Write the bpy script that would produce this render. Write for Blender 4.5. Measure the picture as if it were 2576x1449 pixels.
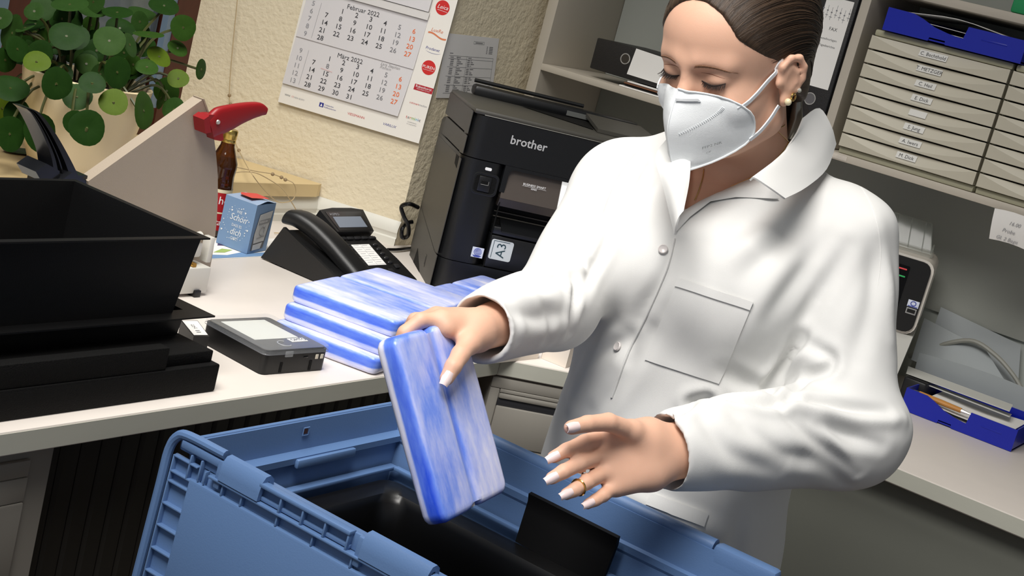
import bpy, bmesh, math, random
import numpy as np
from mathutils import Matrix, Vector
from mathutils.bvhtree import BVHTree

for o in list(bpy.data.objects):
    bpy.data.objects.remove(o)
SC = bpy.context.scene
COL = SC.collection
rnd = random.Random(7)

# ------------------------------------------------------------------ camera
R3 = [[0.539713, -0.8038, 0.25023], [-0.042863, -0.323091, -0.945397], [0.840757, 0.499518, -0.20883]]           # camera right, down, forward in the room
cd = bpy.data.cameras.new('camera')
cam = bpy.data.objects.new('camera', cd)
COL.objects.link(cam)
rt, dn, fw = [Vector(r) for r in R3]
m = Matrix(((rt.x, -dn.x, -fw.x, 0), (rt.y, -dn.y, -fw.y, 0), (rt.z, -dn.z, -fw.z, 1.55), (0, 0, 0, 1)))
cam.matrix_world = m
cd.sensor_width = 36
cd.lens = 3638.05 / 2576 * 36
cd.clip_start = 0.02
SC.camera = cam

# ------------------------------------------------------------------ world, lamps, exposure
w = bpy.data.worlds.new('world'); SC.world = w
w.use_nodes = True
wb = w.node_tree.nodes['Background']
wb.inputs[0].default_value = (0.72, 0.76, 0.82, 1)
wb.inputs[1].default_value = 0.30

def area(name, loc, target, sx, sy, power, color, spread=180):
    l = bpy.data.lights.new(name, 'AREA')
    l.shape = 'RECTANGLE'; l.size = sx; l.size_y = sy
    l.energy = power; l.color = color; l.spread = math.radians(spread)
    o = bpy.data.objects.new(name, l); COL.objects.link(o)
    o.location = loc
    o.rotation_euler = (Vector(target) - Vector(loc)).to_track_quat('-Z', 'Y').to_euler()
    return o
area('ceiling_lamp', (0.35, 0.75, 3.05), (1.7, 1.0, 1.1), 1.2, 1.2, 20.5, (1, 0.965, 0.92), 80)
area('ceiling_lamp', (1.35, 1.55, 3.1), (1.95, 1.65, 1.0), 1.0, 0.5, 7.2, (1, 0.98, 0.93), 75)

SC.view_settings.view_transform = 'Standard'
SC.view_settings.look = 'None'
SC.view_settings.exposure = 0.0
SC.view_settings.gamma = 1
SC.view_settings.use_curve_mapping = False

# ------------------------------------------------------------------ helpers
def S(r, g, b):
    f = lambda c: (c / 255 / 12.92) if c <= 10.3 else ((c / 255 + 0.055) / 1.055) ** 2.4
    return (f(r), f(g), f(b))

MATS = {}
def mat(name, col, rough=0.5, metal=0.0, bump=0.0, bscale=200, bdist=0.004, var=0.0, vscale=8, spec=0.5, trans=0.0, sss=0.0,
        alpha=1.0, emit=0.0, coat=0.0, stretch=None):
    if name in MATS:
        return MATS[name]
    mt = bpy.data.materials.new(name); mt.use_nodes = True
    nt = mt.node_tree; b = nt.nodes['Principled BSDF']
    c = (*col, 1)
    b.inputs['Base Color'].default_value = c
    b.inputs['Roughness'].default_value = rough
    b.inputs['Metallic'].default_value = metal
    b.inputs['Specular IOR Level'].default_value = spec
    b.inputs['Transmission Weight'].default_value = trans
    b.inputs['Alpha'].default_value = alpha
    b.inputs['Coat Weight'].default_value = coat
    if sss:
        b.inputs['Subsurface Weight'].default_value = sss
        b.inputs['Subsurface Radius'].default_value = (0.012, 0.005, 0.003)
        b.inputs['Subsurface Scale'].default_value = 0.5
    if emit:
        b.inputs['Emission Color'].default_value = c
        b.inputs['Emission Strength'].default_value = emit
    tc = nt.nodes.new('ShaderNodeTexCoord')
    src = tc.outputs['Object']
    if stretch:
        mp = nt.nodes.new('ShaderNodeMapping'); mp.inputs['Scale'].default_value = stretch
        nt.links.new(src, mp.inputs['Vector']); src = mp.outputs['Vector']
    if var:
        n = nt.nodes.new('ShaderNodeTexNoise'); n.inputs['Scale'].default_value = vscale; n.inputs['Detail'].default_value = 5
        mx = nt.nodes.new('ShaderNodeMix'); mx.data_type = 'RGBA'
        mx.inputs[6].default_value = tuple(min(1, x * (1 - var)) for x in col) + (1,)
        mx.inputs[7].default_value = tuple(min(1, x * (1 + var)) for x in col) + (1,)
        nt.links.new(src, n.inputs['Vector']); nt.links.new(n.outputs['Fac'], mx.inputs[0])
        nt.links.new(mx.outputs[2], b.inputs['Base Color'])
    if bump:
        n = nt.nodes.new('ShaderNodeTexNoise'); n.inputs['Scale'].default_value = bscale; n.inputs['Detail'].default_value = 4
        bp = nt.nodes.new('ShaderNodeBump'); bp.inputs['Strength'].default_value = bump; bp.inputs['Distance'].default_value = bdist
        nt.links.new(src, n.inputs['Vector']); nt.links.new(n.outputs['Fac'], bp.inputs['Height'])
        nt.links.new(bp.outputs['Normal'], b.inputs['Normal'])
    MATS[name] = mt
    return mt

# The room is measured on the bench in bench units: 1 unit = 0.7356 m; crate and person are in metres.
KB, ZB = 0.7356, 0.373
UNIT = [True]
def W2(p):
    return Vector((p[0] * KB, p[1] * KB, p[2] * KB + ZB)) if UNIT[0] else Vector(p)

class MB:
    def __init__(self):
        self.v = []; self.f = []
    def add(self, vs, fs):
        n = len(self.v)
        self.v += [tuple(x) for x in vs]
        self.f += [tuple(i + n for i in f) for f in fs]
        return self
    def box(self, a, b, M=None):
        x0, y0, z0 = a; x1, y1, z1 = b
        vs = [(x0, y0, z0), (x1, y0, z0), (x1, y1, z0), (x0, y1, z0), (x0, y0, z1), (x1, y0, z1), (x1, y1, z1), (x0, y1, z1)]
        if M is not None:
            vs = [tuple(M @ Vector(p)) for p in vs]
        return self.add(vs, [(3, 2, 1, 0), (4, 5, 6, 7), (0, 1, 5, 4), (1, 2, 6, 5), (2, 3, 7, 6), (3, 0, 4, 7)])
    def bbox(self, a, b, r=0.004, M=None, seg=2):
        bm = bmesh.new()
        bmesh.ops.create_cube(bm, size=1)
        sx, sy, sz = [abs(b[i] - a[i]) for i in range(3)]
        for q in bm.verts:
            q.co = Vector((a[0] + (q.co.x + .5) * (b[0] - a[0]), a[1] + (q.co.y + .5) * (b[1] - a[1]), a[2] + (q.co.z + .5) * (b[2] - a[2])))
        r = min(r, min(sx, sy, sz) * 0.45)
        bmesh.ops.bevel(bm, geom=list(bm.edges), offset=r, segments=seg, affect='EDGES', profile=0.5)
        bm.verts.index_update()
        vs = [(M @ q.co if M is not None else q.co) for q in bm.verts]
        fs = [tuple(x.index for x in f.verts) for f in bm.faces]
        bm.free()
        return self.add([tuple(q) for q in vs], fs)
    def tube(self, pts, r, seg=8, caps=True, closed=False):
        P = [Vector(p) for p in pts]; n = len(P)
        rs = r if isinstance(r, (list, tuple)) else [r] * n
        base = len(self.v)
        T0 = (P[1] - P[0]).normalized()
        up = Vector((0, 0, 1)) if abs(T0.z) < 0.9 else Vector((1, 0, 0))
        N = T0.cross(up).normalized()
        for i in range(n):
            if closed:
                T = (P[(i + 1) % n] - P[i - 1])
            else:
                T = P[min(i + 1, n - 1)] - P[max(i - 1, 0)]
            T = T.normalized() if T.length > 1e-9 else T0
            N = (N - T * N.dot(T))
            N = N.normalized() if N.length > 1e-6 else T.orthogonal().normalized()
            B = T.cross(N)
            for k in range(seg):
                a = 2 * math.pi * k / seg
                self.v.append(tuple(P[i] + (N * math.cos(a) + B * math.sin(a)) * rs[i]))
        for i in range(n if closed else n - 1):
            for k in range(seg):
                a0 = base + i * seg + k; a1 = base + i * seg + (k + 1) % seg
                j = (i + 1) % n
                b0 = base + j * seg + k; b1 = base + j * seg + (k + 1) % seg
                self.f.append((a0, a1, b1, b0))
        if caps and not closed:
            self.f.append(tuple(base + k for k in range(seg))[::-1])
            self.f.append(tuple(base + (n - 1) * seg + k for k in range(seg)))
        return self
    def lathe(self, prof, seg=24, M=None, caps=True):
        base = len(self.v); n = len(prof)
        for r, z in prof:
            for k in range(seg):
                a = 2 * math.pi * k / seg
                p = Vector((r * math.cos(a), r * math.sin(a), z))
                self.v.append(tuple(M @ p if M is not None else p))
        for i in range(n - 1):
            for k in range(seg):
                k2 = (k + 1) % seg
                self.f.append((base + i * seg + k, base + i * seg + k2, base + (i + 1) * seg + k2, base + (i + 1) * seg + k))
        if caps:
            self.f.append(tuple(base + k for k in range(seg))[::-1])
            self.f.append(tuple(base + (n - 1) * seg + k for k in range(seg)))
        return self
    def prism(self, poly, t0, t1, fn):
        """poly: 2-D outline (counter-clockwise seen from t1); fn(u, v, t) -> point"""
        n = len(poly)
        vs = [fn(u, v, t0) for u, v in poly] + [fn(u, v, t1) for u, v in poly]
        fs = [tuple(range(n))[::-1], tuple(range(n, 2 * n))]
        fs += [(i, (i + 1) % n, n + (i + 1) % n, n + i) for i in range(n)]
        return self.add(vs, fs)
    def slab(self, pts, off):
        """flat outline given by 3-D points, thickened by the vector off"""
        n = len(pts); o = Vector(off)
        vs = [tuple(p) for p in pts] + [tuple(Vector(p) + o) for p in pts]
        fs = [tuple(range(n))[::-1], tuple(range(n, 2 * n))]
        fs += [(i, (i + 1) % n, n + (i + 1) % n, n + i) for i in range(n)]
        return self.add(vs, fs)
    def grid(self, rows, t=0.0, close=False):
        """rows of points -> sheet; t > 0 makes it a closed thick sheet"""
        nr, nc = len(rows), len(rows[0])
        A = [[Vector(p) for p in r] for r in rows]
        flat = [p for r in A for p in r]
        fs = []
        ncj = nc if close else nc - 1
        for i in range(nr - 1):
            for j in range(ncj):
                j2 = (j + 1) % nc
                fs.append((i * nc + j, i * nc + j2, (i + 1) * nc + j2, (i + 1) * nc + j))
        if not t:
            return self.add([tuple(p) for p in flat], fs)
        nm = [Vector() for _ in flat]
        for f in fs:
            a, b, c, d = [flat[i] for i in f]
            n = (c - a).cross(d - b)
            for i in f:
                nm[i] += n
        back = [p - (q.normalized() * t if q.length > 0 else Vector()) for p, q in zip(flat, nm)]
        N = len(flat)
        fs2 = [tuple(i + N for i in f)[::-1] for f in fs]
        edge = []
        if not close:
            for i in range(nr - 1):
                edge.append((i * nc, (i + 1) * nc)); edge.append(((i + 1) * nc + nc - 1, i * nc + nc - 1))
        for j in range(ncj):
            j2 = (j + 1) % nc
            edge.append((j2, j)); edge.append(((nr - 1) * nc + j, (nr - 1) * nc + j2))
        sides = [(a, b, b + N, a + N) for a, b in edge]
        return self.add([tuple(p) for p in flat + back], fs + fs2 + sides)
    def ball(self, c, r, seg=12, rings=8, M=None):
        rr = r if isinstance(r, (tuple, list)) else (r, r, r)
        prof = []
        base = len(self.v)
        for i in range(1, rings):
            th = math.pi * i / rings
            for k in range(seg):
                a = 2 * math.pi * k / seg
                p = Vector((rr[0] * math.sin(th) * math.cos(a), rr[1] * math.sin(th) * math.sin(a), rr[2] * math.cos(th)))
                if M is not None: p = M @ p
                self.v.append(tuple(p + Vector(c)))
        for z in (1, -1):
            p = Vector((0, 0, rr[2] * z))
            if M is not None: p = M @ p
            self.v.append(tuple(p + Vector(c)))
        t = base + (rings - 1) * seg
        for i in range(rings - 2):
            for k in range(seg):
                k2 = (k + 1) % seg
                self.f.append((base + i * seg + k, base + (i + 1) * seg + k, base + (i + 1) * seg + k2, base + i * seg + k2))
        for k in range(seg):
            k2 = (k + 1) % seg
            self.f.append((t, base + k, base + k2))
            self.f.append((t + 1, base + (rings - 2) * seg + k2, base + (rings - 2) * seg + k))
        return self

def world_of(o):
    W = o.matrix_basis.copy()
    while o.parent is not None:
        o = o.parent; W = o.matrix_basis @ W
    return W

def link_mesh(name, vs, fs, m, parent=None, smooth=35, raw=False):
    """one mesh object; vs in room coordinates, kept in the parent's own frame"""
    me = bpy.data.meshes.new(name)
    P = [Vector(p) if raw else W2(p) for p in vs]
    if parent is not None:
        inv = world_of(parent).inverted()
        P = [inv @ p for p in P]
    me.from_pydata([tuple(p) for p in P], [], fs)
    me.validate()
    if m is not None:
        me.materials.append(m)
    if smooth:
        me.polygons.foreach_set('use_smooth', [True] * len(me.polygons))
        if smooth < 180:
            bm = bmesh.new(); bm.from_mesh(me)
            bmesh.ops.recalc_face_normals(bm, faces=bm.faces)
            lim = math.radians(smooth)
            for e in bm.edges:
                if len(e.link_faces) == 2 and e.calc_face_angle(0) > lim:
                    e.smooth = False
            bm.to_mesh(me); bm.free()
    o = bpy.data.objects.new(name, me)
    COL.objects.link(o)
    if parent is not None:
        o.parent = parent
    return o

HOOK = [None]
def part(name, mb, m, parent, smooth=35, label=None, kind=None):
    if HOOK[0]: mb.v = [HOOK[0](p) for p in mb.v]
    o = link_mesh(name, mb.v, mb.f, m, parent, smooth)
    if label: o['label'] = label
    if kind: o['kind'] = kind
    return o

def thing(name, label, cat, loc, rotz=0.0, group=None):
    o = bpy.data.objects.new(name, None); COL.objects.link(o)
    o.empty_display_size = 0.02
    o.location = W2(loc); o.rotation_euler = (0, 0, rotz)
    o.matrix_basis = Matrix.Translation(W2(loc)) @ Matrix.Rotation(rotz, 4, 'Z')
    o['label'] = label; o['category'] = cat
    if group: o['group'] = group
    return o

def solo(name, mb, m, label, cat, group=None, smooth=35):
    """a thing that is one mesh, its origin at the base centre"""
    P = [W2(p) for p in mb.v]
    c = Vector((sum(p.x for p in P) / len(P), sum(p.y for p in P) / len(P), min(p.z for p in P)))
    u = UNIT[0]; UNIT[0] = False
    o = link_mesh(name, [p - c for p in P], mb.f, m, None, smooth)
    UNIT[0] = u
    o.location = c
    o['label'] = label; o['category'] = cat
    if group: o['group'] = group
    return o

def struct(name, mb, m, parent=None, smooth=35):
    o = link_mesh(name, mb.v, mb.f, m, parent, smooth)
    if parent is None: o['kind'] = 'structure'
    return o

BOLD = [0.0]
def text_geo(s, size=1.0, shear=0.0, align='LEFT', extrude=0.0):
    c = bpy.data.curves.new('tx', 'FONT'); c.body = s; c.size = size; c.align_x = align; c.shear = shear
    c.resolution_u = 2; c.extrude = extrude; c.offset = BOLD[0] * size
    o = bpy.data.objects.new('tx', c)
    me = o.to_mesh()
    vs = [tuple(v.co) for v in me.vertices]; fs = [tuple(p.vertices) for p in me.polygons]
    o.to_mesh_clear()
    bpy.data.objects.remove(o); bpy.data.curves.remove(c)
    return vs, fs

def put_text(mb, s, size, fn, x=0.0, y=0.0, shear=0.0, align='LEFT', wide=1.0):
    """lettering laid on a surface: fn(u, v) -> 3-D point"""
    vs, fs = text_geo(s, size, shear, align)
    return mb.add([fn(x + p[0] * wide, y + p[1]) for p in vs], fs)

def plane_fn(o, ex, ey):
    o = Vector(o); ex = Vector(ex); ey = Vector(ey)
    return lambda u, v: tuple(o + ex * u + ey * v)

def rrect(x0, y0, x1, y1, r, n=4, corners=(1, 1, 1, 1)):
    """rounded rectangle, counter-clockwise from lower left"""
    out = []
    for i, (cx, cy, a0) in enumerate(((x0 + r, y0 + r, 180), (x1 - r, y0 + r, 270), (x1 - r, y1 - r, 0), (x0 + r, y1 - r, 90))):
        if corners[i]:
            for k in range(n + 1):
                a = math.radians(a0 + 90 * k / n)
                out.append((cx + r * math.cos(a), cy + r * math.sin(a)))
        else:
            out.append(((x0, y0), (x1, y0), (x1, y1), (x0, y1))[i])
    return out

def smooth_path(pts, n=6):
    """Catmull-Rom through the points"""
    P = [Vector(p) for p in pts]
    if len(P) < 3: return P
    Q = [P[0] * 2 - P[1]] + P + [P[-1] * 2 - P[-2]]
    out = []
    for i in range(1, len(Q) - 2):
        a, b, c, d = Q[i - 1], Q[i], Q[i + 1], Q[i + 2]
        for k in range(n):
            t = k / n
            out.append(0.5 * ((2 * b) + (c - a) * t + (2 * a - 5 * b + 4 * c - d) * t * t + (3 * b - a - 3 * c + d) * t ** 3))
    out.append(P[-1])
    return out

Z3 = lambda u, v, t: (u, v, t)
black = mat('black_plastic', S(11, 11, 12), 0.42, bump=0.08, bscale=900)
black_soft = mat('black_matt', S(8, 8, 8), 0.75, bump=0.35, bscale=500, spec=.2)
black_gloss = mat('black_gloss', S(9, 9, 11), 0.18)
white_paper = mat('white_paper', S(236, 234, 230), 0.75, var=0.03, vscale=6)
ink = mat('dark_ink', S(62, 62, 66), 0.8)
ink_grey = mat('grey_ink', S(150, 150, 154), 0.8)
ink_red = mat('red_ink', S(196, 38, 36), 0.7)
ink_orange = mat('orange_ink', S(236, 112, 52), 0.8)
ink_blue = mat('blue_ink', S(48, 52, 140), 0.8)
ink_white = mat('white_ink', S(240, 240, 240), 0.6)
chrome = mat('chrome', S(225, 222, 216), 0.28, metal=0.7)

# ================================================================== the room
plaster = mat('cream_plaster', S(226, 214, 186), 0.85, bump=0.9, bscale=85, bdist=.0035, var=0.04, vscale=5)
wall_grey = mat('grey_laminate_wall', S(188, 194, 188), 0.6, var=0.03, vscale=4)
worktop_m = mat('cream_worktop', S(222, 214, 206), 0.42, var=0.03, vscale=20)
edge_m = mat('worktop_edge_shaded', S(190, 190, 178), 0.45, var=0.05, vscale=9, stretch=(1, 1, 6))  # greyer than the top: shade on the front edge put into the colour
shelf_m = mat('grey_beige_board', S(186, 178, 164), 0.5, var=0.04, vscale=7)
brown_wood = mat('dark_brown_wood', S(74, 36, 24), 0.45, var=0.25, vscale=9, stretch=(6, 6, 0.6))
floor_m = mat('brown_floor', S(112, 88, 62), 0.5, var=0.2, vscale=6, stretch=(1, 8, 1))
dark_fluted = mat('dark_tambour', S(34, 32, 27), 0.6, var=0.12, vscale=12, stretch=(6, 6, 0.5))
cab_grey = mat('grey_cabinet', S(142, 138, 130), 0.5, var=0.03)
ceil_m = mat('ceiling_white', S(225, 224, 218), 0.8)
ZF = -0.507

mb = MB().box((-1.5, -3, ZF - .08), (4.6, 3.7, ZF)); struct('floor', mb, floor_m)
mb = MB().box((-1.5, -3, 3.9), (4.6, 3.7, 4.0)); struct('ceiling', mb, ceil_m)
mb = MB().prism([(3.457, 2.487), (4.32, 2.487), (4.32, 3.6), (3.094, 3.6)], ZF, 3.9, Z3); struct('wall_back', mb, plaster, smooth=0)
mb = MB().box((4.32, -3, ZF), (4.5, 3.7, 3.9)); struct('wall_right', mb, wall_grey, smooth=0)
mb = MB().box((-1.5, 2.745, ZF), (3.372, 3.35, 0.806)); struct('wall_left', mb, plaster, smooth=0)
sill_m = mat('sill_beige', S(214, 190, 142), 0.4, var=0.05, vscale=6, stretch=(1, 6, 1))
mb = MB().prism([(0.3, 2.726), (3.340, 2.726), (3.362, 2.735), (3.2, 3.25), (0.3, 3.25)], .806, .844, Z3)
struct('trim_1', mb, sill_m, smooth=0)
# moulding that runs along under the sill and on round the splayed reveal
prof = [(0, .73), (.017, .73), (.017, .750), (.012, .754), (.013, .762), (.016, .768), (.015, .780), (.006, .796), (0, .803)]
n1 = Vector((0, -1, 0)); n2 = Vector((-.951, -.31, 0))
k = 1 / (1 + n1.dot(n2)); mit = (n1 + n2) * k
rows = []
for p, o in (((2.2, 2.745), n1), ((3.3725, 2.745), mit), ((3.4585, 2.484), n2)):
    rows.append([(p[0] + o.x * d, p[1] + o.y * d, z) for d, z in prof])
trim_m = mat('white_moulding', S(212, 210, 200), 0.4, var=0.04)
mb = MB().grid(rows[:2]); mb.grid(rows[1:]); struct('trim_2', mb, trim_m, smooth=25)

# window: brown frame, panes, the dim outside behind them
win = MB()
win.box((3.128, 3.23, .846), (3.33, 3.33, 2.6))
wf = struct('window_1', win, brown_wood)
mb = MB().box((2.54, 3.24, .846), (2.64, 3.31, 2.6)); mb.box((1.6, 3.24, .846), (1.72, 3.31, 2.6))
part('window_post', mb, brown_wood, wf)
mb = MB().box((1.6, 3.235, .846), (3.13, 3.315, .93)); part('window_rail', mb, brown_wood, wf)
mb = MB().box((3.105, 3.235, .93), (3.13, 3.26, 2.6)); mb.box((2.64, 3.235, .93), (2.66, 3.26, 2.6)); mb.box((2.5, 3.235, .93), (2.54, 3.26, 2.6))
part('window_gasket', mb, mat('blue_grey_seal', S(110, 130, 150), 0.4), wf)
glass = mat('window_glass', S(200, 215, 225), 0.05, trans=0.9, spec=0.6)
mb = MB().box((2.66, 3.275, .93), (3.105, 3.283, 2.6)); mb.box((1.72, 3.275, .93), (2.5, 3.283, 2.6)); part('pane', mb, glass, wf)
mb = MB().box((1.5, 3.5, .3), (3.3, 3.52, 2.6)); struct('trim_3', mb, mat('outside_shutter', S(60, 62, 68), 0.7))
for r in range(7):       # pale slatted blind strips outside the glass
    mb = MB().bbox((2.70, 3.40, .95 + r * .16), (3.06, 3.415, 1.09 + r * .16), .004)
    part('blind_slat', mb, mat('blind_grey', S(84, 92, 98), 0.6), wf)

# ------------------------------------------------------------------ bench
def worktop(poly, label):
    mb = MB().prism(poly, .687, .73, Z3)
    vs = mb.v; bm = bmesh.new()
    bv = [bm.verts.new(p) for p in vs]
    for f in mb.f: bm.faces.new([bv[i] for i in f])
    bmesh.ops.recalc_face_normals(bm, faces=bm.faces)
    bmesh.ops.bevel(bm, geom=[e for e in bm.edges if abs(e.verts[0].co.z - e.verts[1].co.z) < 1e-6], offset=.004, segments=2, affect='EDGES', profile=.5)
    bm.verts.index_update()
    mb = MB().add([tuple(v.co) for v in bm.verts], [tuple(v.index for v in f.verts) for f in bm.faces]); bm.free()
    return solo('worktop', mb, worktop_m, label, 'worktop')
wl = worktop([(.2, 1.675), (2.829, 1.661), (2.829, 2.744), (.2, 2.744)], 'long cream worktop carrying the phone, black trays and ice packs')
wc = worktop([(2.830, 1.661), (3.285, 1.207), (4.318, 1.207), (4.318, 2.485), (3.456, 2.485), (3.372, 2.744), (2.830, 2.744)], 'cream corner worktop under the black printer')
wr = worktop([(3.285, -1.4), (4.318, -1.4), (4.318, 1.206), (3.285, 1.206)], 'cream worktop on the right carrying the lower blue letter tray')
for o, a, b in ((wl, (.2, 1.675), (2.829, 1.661)), (wc, (2.830, 1.661), (3.285, 1.207)), (wr, (3.285, 1.206), (3.285, -1.4))):
    d = Vector((b[0] - a[0], b[1] - a[1], 0)).normalized(); n = Vector((d.y, -d.x, 0))
    A = Vector((a[0], a[1], 0)) + d * .001; B = Vector((b[0], b[1], 0)) - d * .001
    mb = MB().slab([A + Vector((0, 0, .6905)), B + Vector((0, 0, .6905)), B + Vector((0, 0, .7265)), A + Vector((0, 0, .7265))], n * .0012)
    part('edge_band', mb, edge_m, o, smooth=0)

# tambour cupboard under the left worktop
t = thing('tambour_cabinet', 'dark cupboard with upright tambour slats under the left worktop', 'cabinet', (2.0, 1.78, ZF))
mb = MB().box((1.60, 1.775, ZF), (2.62, 2.3, .68)); part('carcass', mb, dark_fluted, t, smooth=0)
x = 1.602; i = 0
while x < 2.60:
    mb = MB().bbox((x, 1.757, ZF + .01), (x + .0435, 1.775, .680), .006, seg=1)
    part('slat', mb, dark_fluted, t); x += .0455
# grey drawer cupboard at the far left
t = thing('drawer_cabinet', 'grey cupboard with dark recessed drawer grips at the far left', 'cabinet', (1.3, 1.72, ZF))
mb = MB().box((.9, 1.712, ZF), (1.585, 2.3, .684)); part('carcass', mb, cab_grey, t, smooth=0)
for i, (z0, z1) in enumerate(((.40, .655), (.10, .385), (-.2, .085))):
    mb = MB().bbox((.93, 1.700, z0), (1.535, 1.712, z1 - .075), .004)
    d = part('drawer', mb, cab_grey, t)
    mb = MB().bbox((.93, 1.702, z1 - .03), (1.535, 1.712, z1), .003); part('drawer_rail', mb, cab_grey, d)
    mb = MB().bbox((.93, 1.7095, z1 - .074), (1.47, 1.7118, z1 - .031), .001); part('grip', mb, mat('grip_dark', S(40, 40, 44), .5), d)
    mb = MB().bbox((1.475, 1.702, z1 - .074), (1.535, 1.712, z1 - .031), .002); part('grip_end', mb, cab_grey, d)
# diagonal cupboard under the corner
e = Vector((.7071, -.7071, 0)); nn = Vector((.7071, .7071, 0)); o0 = Vector((2.829, 1.661, .685)) + nn * .004
def dg(u, zz, w): return tuple(o0 + e * u + Vector((0, 0, zz)) + nn * w)
def dbox(mb, u0, u1, z0, z1, w0, w1, r=.003):
    bm = MB().bbox((u0, w0, z0), (u1, w1, z1), r)
    return mb.add([dg(a, c, b) for a, b, c in bm.v], bm.f)
t = thing('corner_cabinet', 'grey corner cupboard with one long recessed drawer grip', 'cabinet', dg(.3, ZF - .685, .2), -math.pi / 4)
mb = MB(); dbox(mb, -.006, .64, -1.19, -.002, .004, .3); part('carcass', mb, cab_grey, t)
mb = MB(); dbox(mb, -.006, .64, -.0285, -.003, -.001, .006); part('top_rail', mb, cab_grey, t)
mb = MB(); dbox(mb, -.006, .0185, -1.1, -.0290, -.001, .006); part('side_rail', mb, cab_grey, t)
mb = MB(); dbox(mb, .0195, .62, -.168, -.0715, -.003, .006); d = part('drawer', mb, cab_grey, t)
mb = MB(); dbox(mb, .0195, .62, -.0375, -.029, -.002, .006, .001); dbox(mb, .0195, .62, -.0525, -.0385, -.003, .006, .004); part('drawer_rail', mb, cab_grey, d)
mb = MB(); dbox(mb, .0195, .62, -.0725, -.0525, .0030, .0055, .0005); part('grip', mb, mat('grip_dark', S(40, 40, 44), .5), d)
mb = MB(); dbox(mb, .0195, .62, -.36, -.171, -.002, .006); part('drawer', mb, cab_grey, t)
# panel under the right worktop
mb = MB().box((3.34, -1.4, ZF + .06), (3.365, 1.12, .685))
solo('modesty_panel', mb, mat('panel_grey', S(112, 114, 106), .55, var=.03), 'plain grey panel below the right worktop', 'panel', smooth=0)
mb = MB().bbox((3.325, -1.4, ZF + .0), (3.345, 1.10, ZF + .075), .004); struct('baseboard_right', mb, floor_m)

# ------------------------------------------------------------------ shelf unit on the right
XS = 3.9
t = thing('shelf_unit', 'tall grey beige shelf unit with open compartments above the bench', 'shelf', (4.1, 1.4, 1.3))
mb = MB().bbox((XS, 2.420, .95), (4.318, 2.456, 2.9), .002); part('side_panel', mb, shelf_m, t)
mb = MB().bbox((XS, 1.443, 1.345), (4.318, 1.470, 2.9), .002); part('divider', mb, shelf_m, t)
mb = MB().bbox((XS - .004, -.6, 1.322), (4.318, 2.419, 1.343), .002); part('shelf_board', mb, shelf_m, t)
mb = MB().bbox((XS - .002, -.6, 1.795), (4.318, 1.442, 1.818), .002); part('shelf_board', mb, shelf_m, t)
mb = MB().box((4.305, -.6, 1.344), (4.317, 1.442, 2.9)); mb.box((4.305, 1.471, 1.344), (4.317, 2.419, 2.9)); mb.box((4.305, -.6, .95), (4.317, 2.419, 1.321)); part('back_panel', mb, mat('back_panel_grey', S(160, 163, 156), .6), t)
mb = MB().bbox((XS - .0052, 1.375, 1.3255), (XS - .0042, 1.44, 1.3385), .0002); part('sticker_strip', mb, mat('worn_tape', S(200, 192, 180), .6, var=.3, vscale=60), t)

label_clear = mat('label_white', S(215, 214, 208), 0.5)
beige_plastic = mat('beige_plastic', S(190, 184, 166), 0.45, var=.02)
beige_dark = mat('beige_frame', S(170, 167, 142), 0.5)
def drawer_set(y1, z0, names, label, wid=.388):
    """front at XS-.02, left end at y1 (left in the picture), runs towards -y"""
    x0 = XS - .012; y0 = y1 - wid; n = 8; pitch = .0395
    t = thing('drawer_tower', label, 'drawer unit', ((x0 + 4.29) / 2, (y0 + y1) / 2, z0))
    H = .016 + pitch * n + .018
    mb = MB().bbox((x0 + .014, y0, z0), (4.26, y1, z0 + .017), .003); mb.bbox((x0 + .014, y0, z0 + H - .018), (4.26, y1, z0 + H), .005)
    mb.box((x0 + .03, y0, z0 + .012), (4.26, y0 + .008, z0 + H - .012)); mb.box((x0 + .03, y1 - .008, z0 + .012), (4.26, y1, z0 + H - .012)); mb.box((4.25, y0, z0), (4.26, y1, z0 + H))
    part('housing', mb, beige_dark, t)
    for i in range(n):
        zb = z0 + .019 + i * pitch; zt = zb + pitch - .0035
        rows = []
        m = 14
        for j in range(m + 1):
            s = j / m; y = y1 - .001 - s * (wid - .002)
            zc = zt - (zt - zb) * .86 * math.sin(math.pi * s) ** .9
            xf = x0
            up = .013 * min(1, (zt - zc) / (zt - zb) * 1.2)
            rows.append([(xf + .03, y, zb), (xf + .001, y, zb), (xf, y, zb + .001), (xf, y, (zb + zc) / 2), (xf, y, zc), (xf + up * .5, y, (zc + zt) / 2), (xf + up, y, zt - .0008), (xf + .03, y, zt)])
        mb = MB().grid(rows)
        mb.slab([rows[0][k] for k in range(8)], (0, .0006, 0)); mb.slab([rows[-1][k] for k in range(8)][::-1], (0, -.0006, 0))
        mb.box((x0 + .03, y0 + .01, zb), (4.2, y1 - .01, zb + .004))
        d = part('drawer', mb, beige_plastic, t, smooth=22)
        nm = names[i] if names else None
        if nm is not None:
            yc = y1 - .185 + (i - 4) * .002; zz = (zb + zt) / 2 + .004; wd = .028 + .0042 * max(len(nm), 5)
            zl = zz
            fn = lambda u, v: (x0 + .0040 + v * .42, yc - u, zl + v)
            mb = MB().add([fn(-wd / 2, -.0085), fn(wd / 2, -.0085), fn(wd / 2, .0085), fn(-wd / 2, .0085)], [(0, 1, 2, 3)])
            lb = part('name_label', mb, label_clear, d, smooth=0)
            if nm:
                fn2 = lambda u, v: (x0 + .0034 + v * .42, yc - u, zl + v)
                mb = MB(); put_text(mb, nm, .0135, fn2, 0, -.0045, align='CENTER'); part('lettering', mb, ink, d, smooth=0)
    return t
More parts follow.
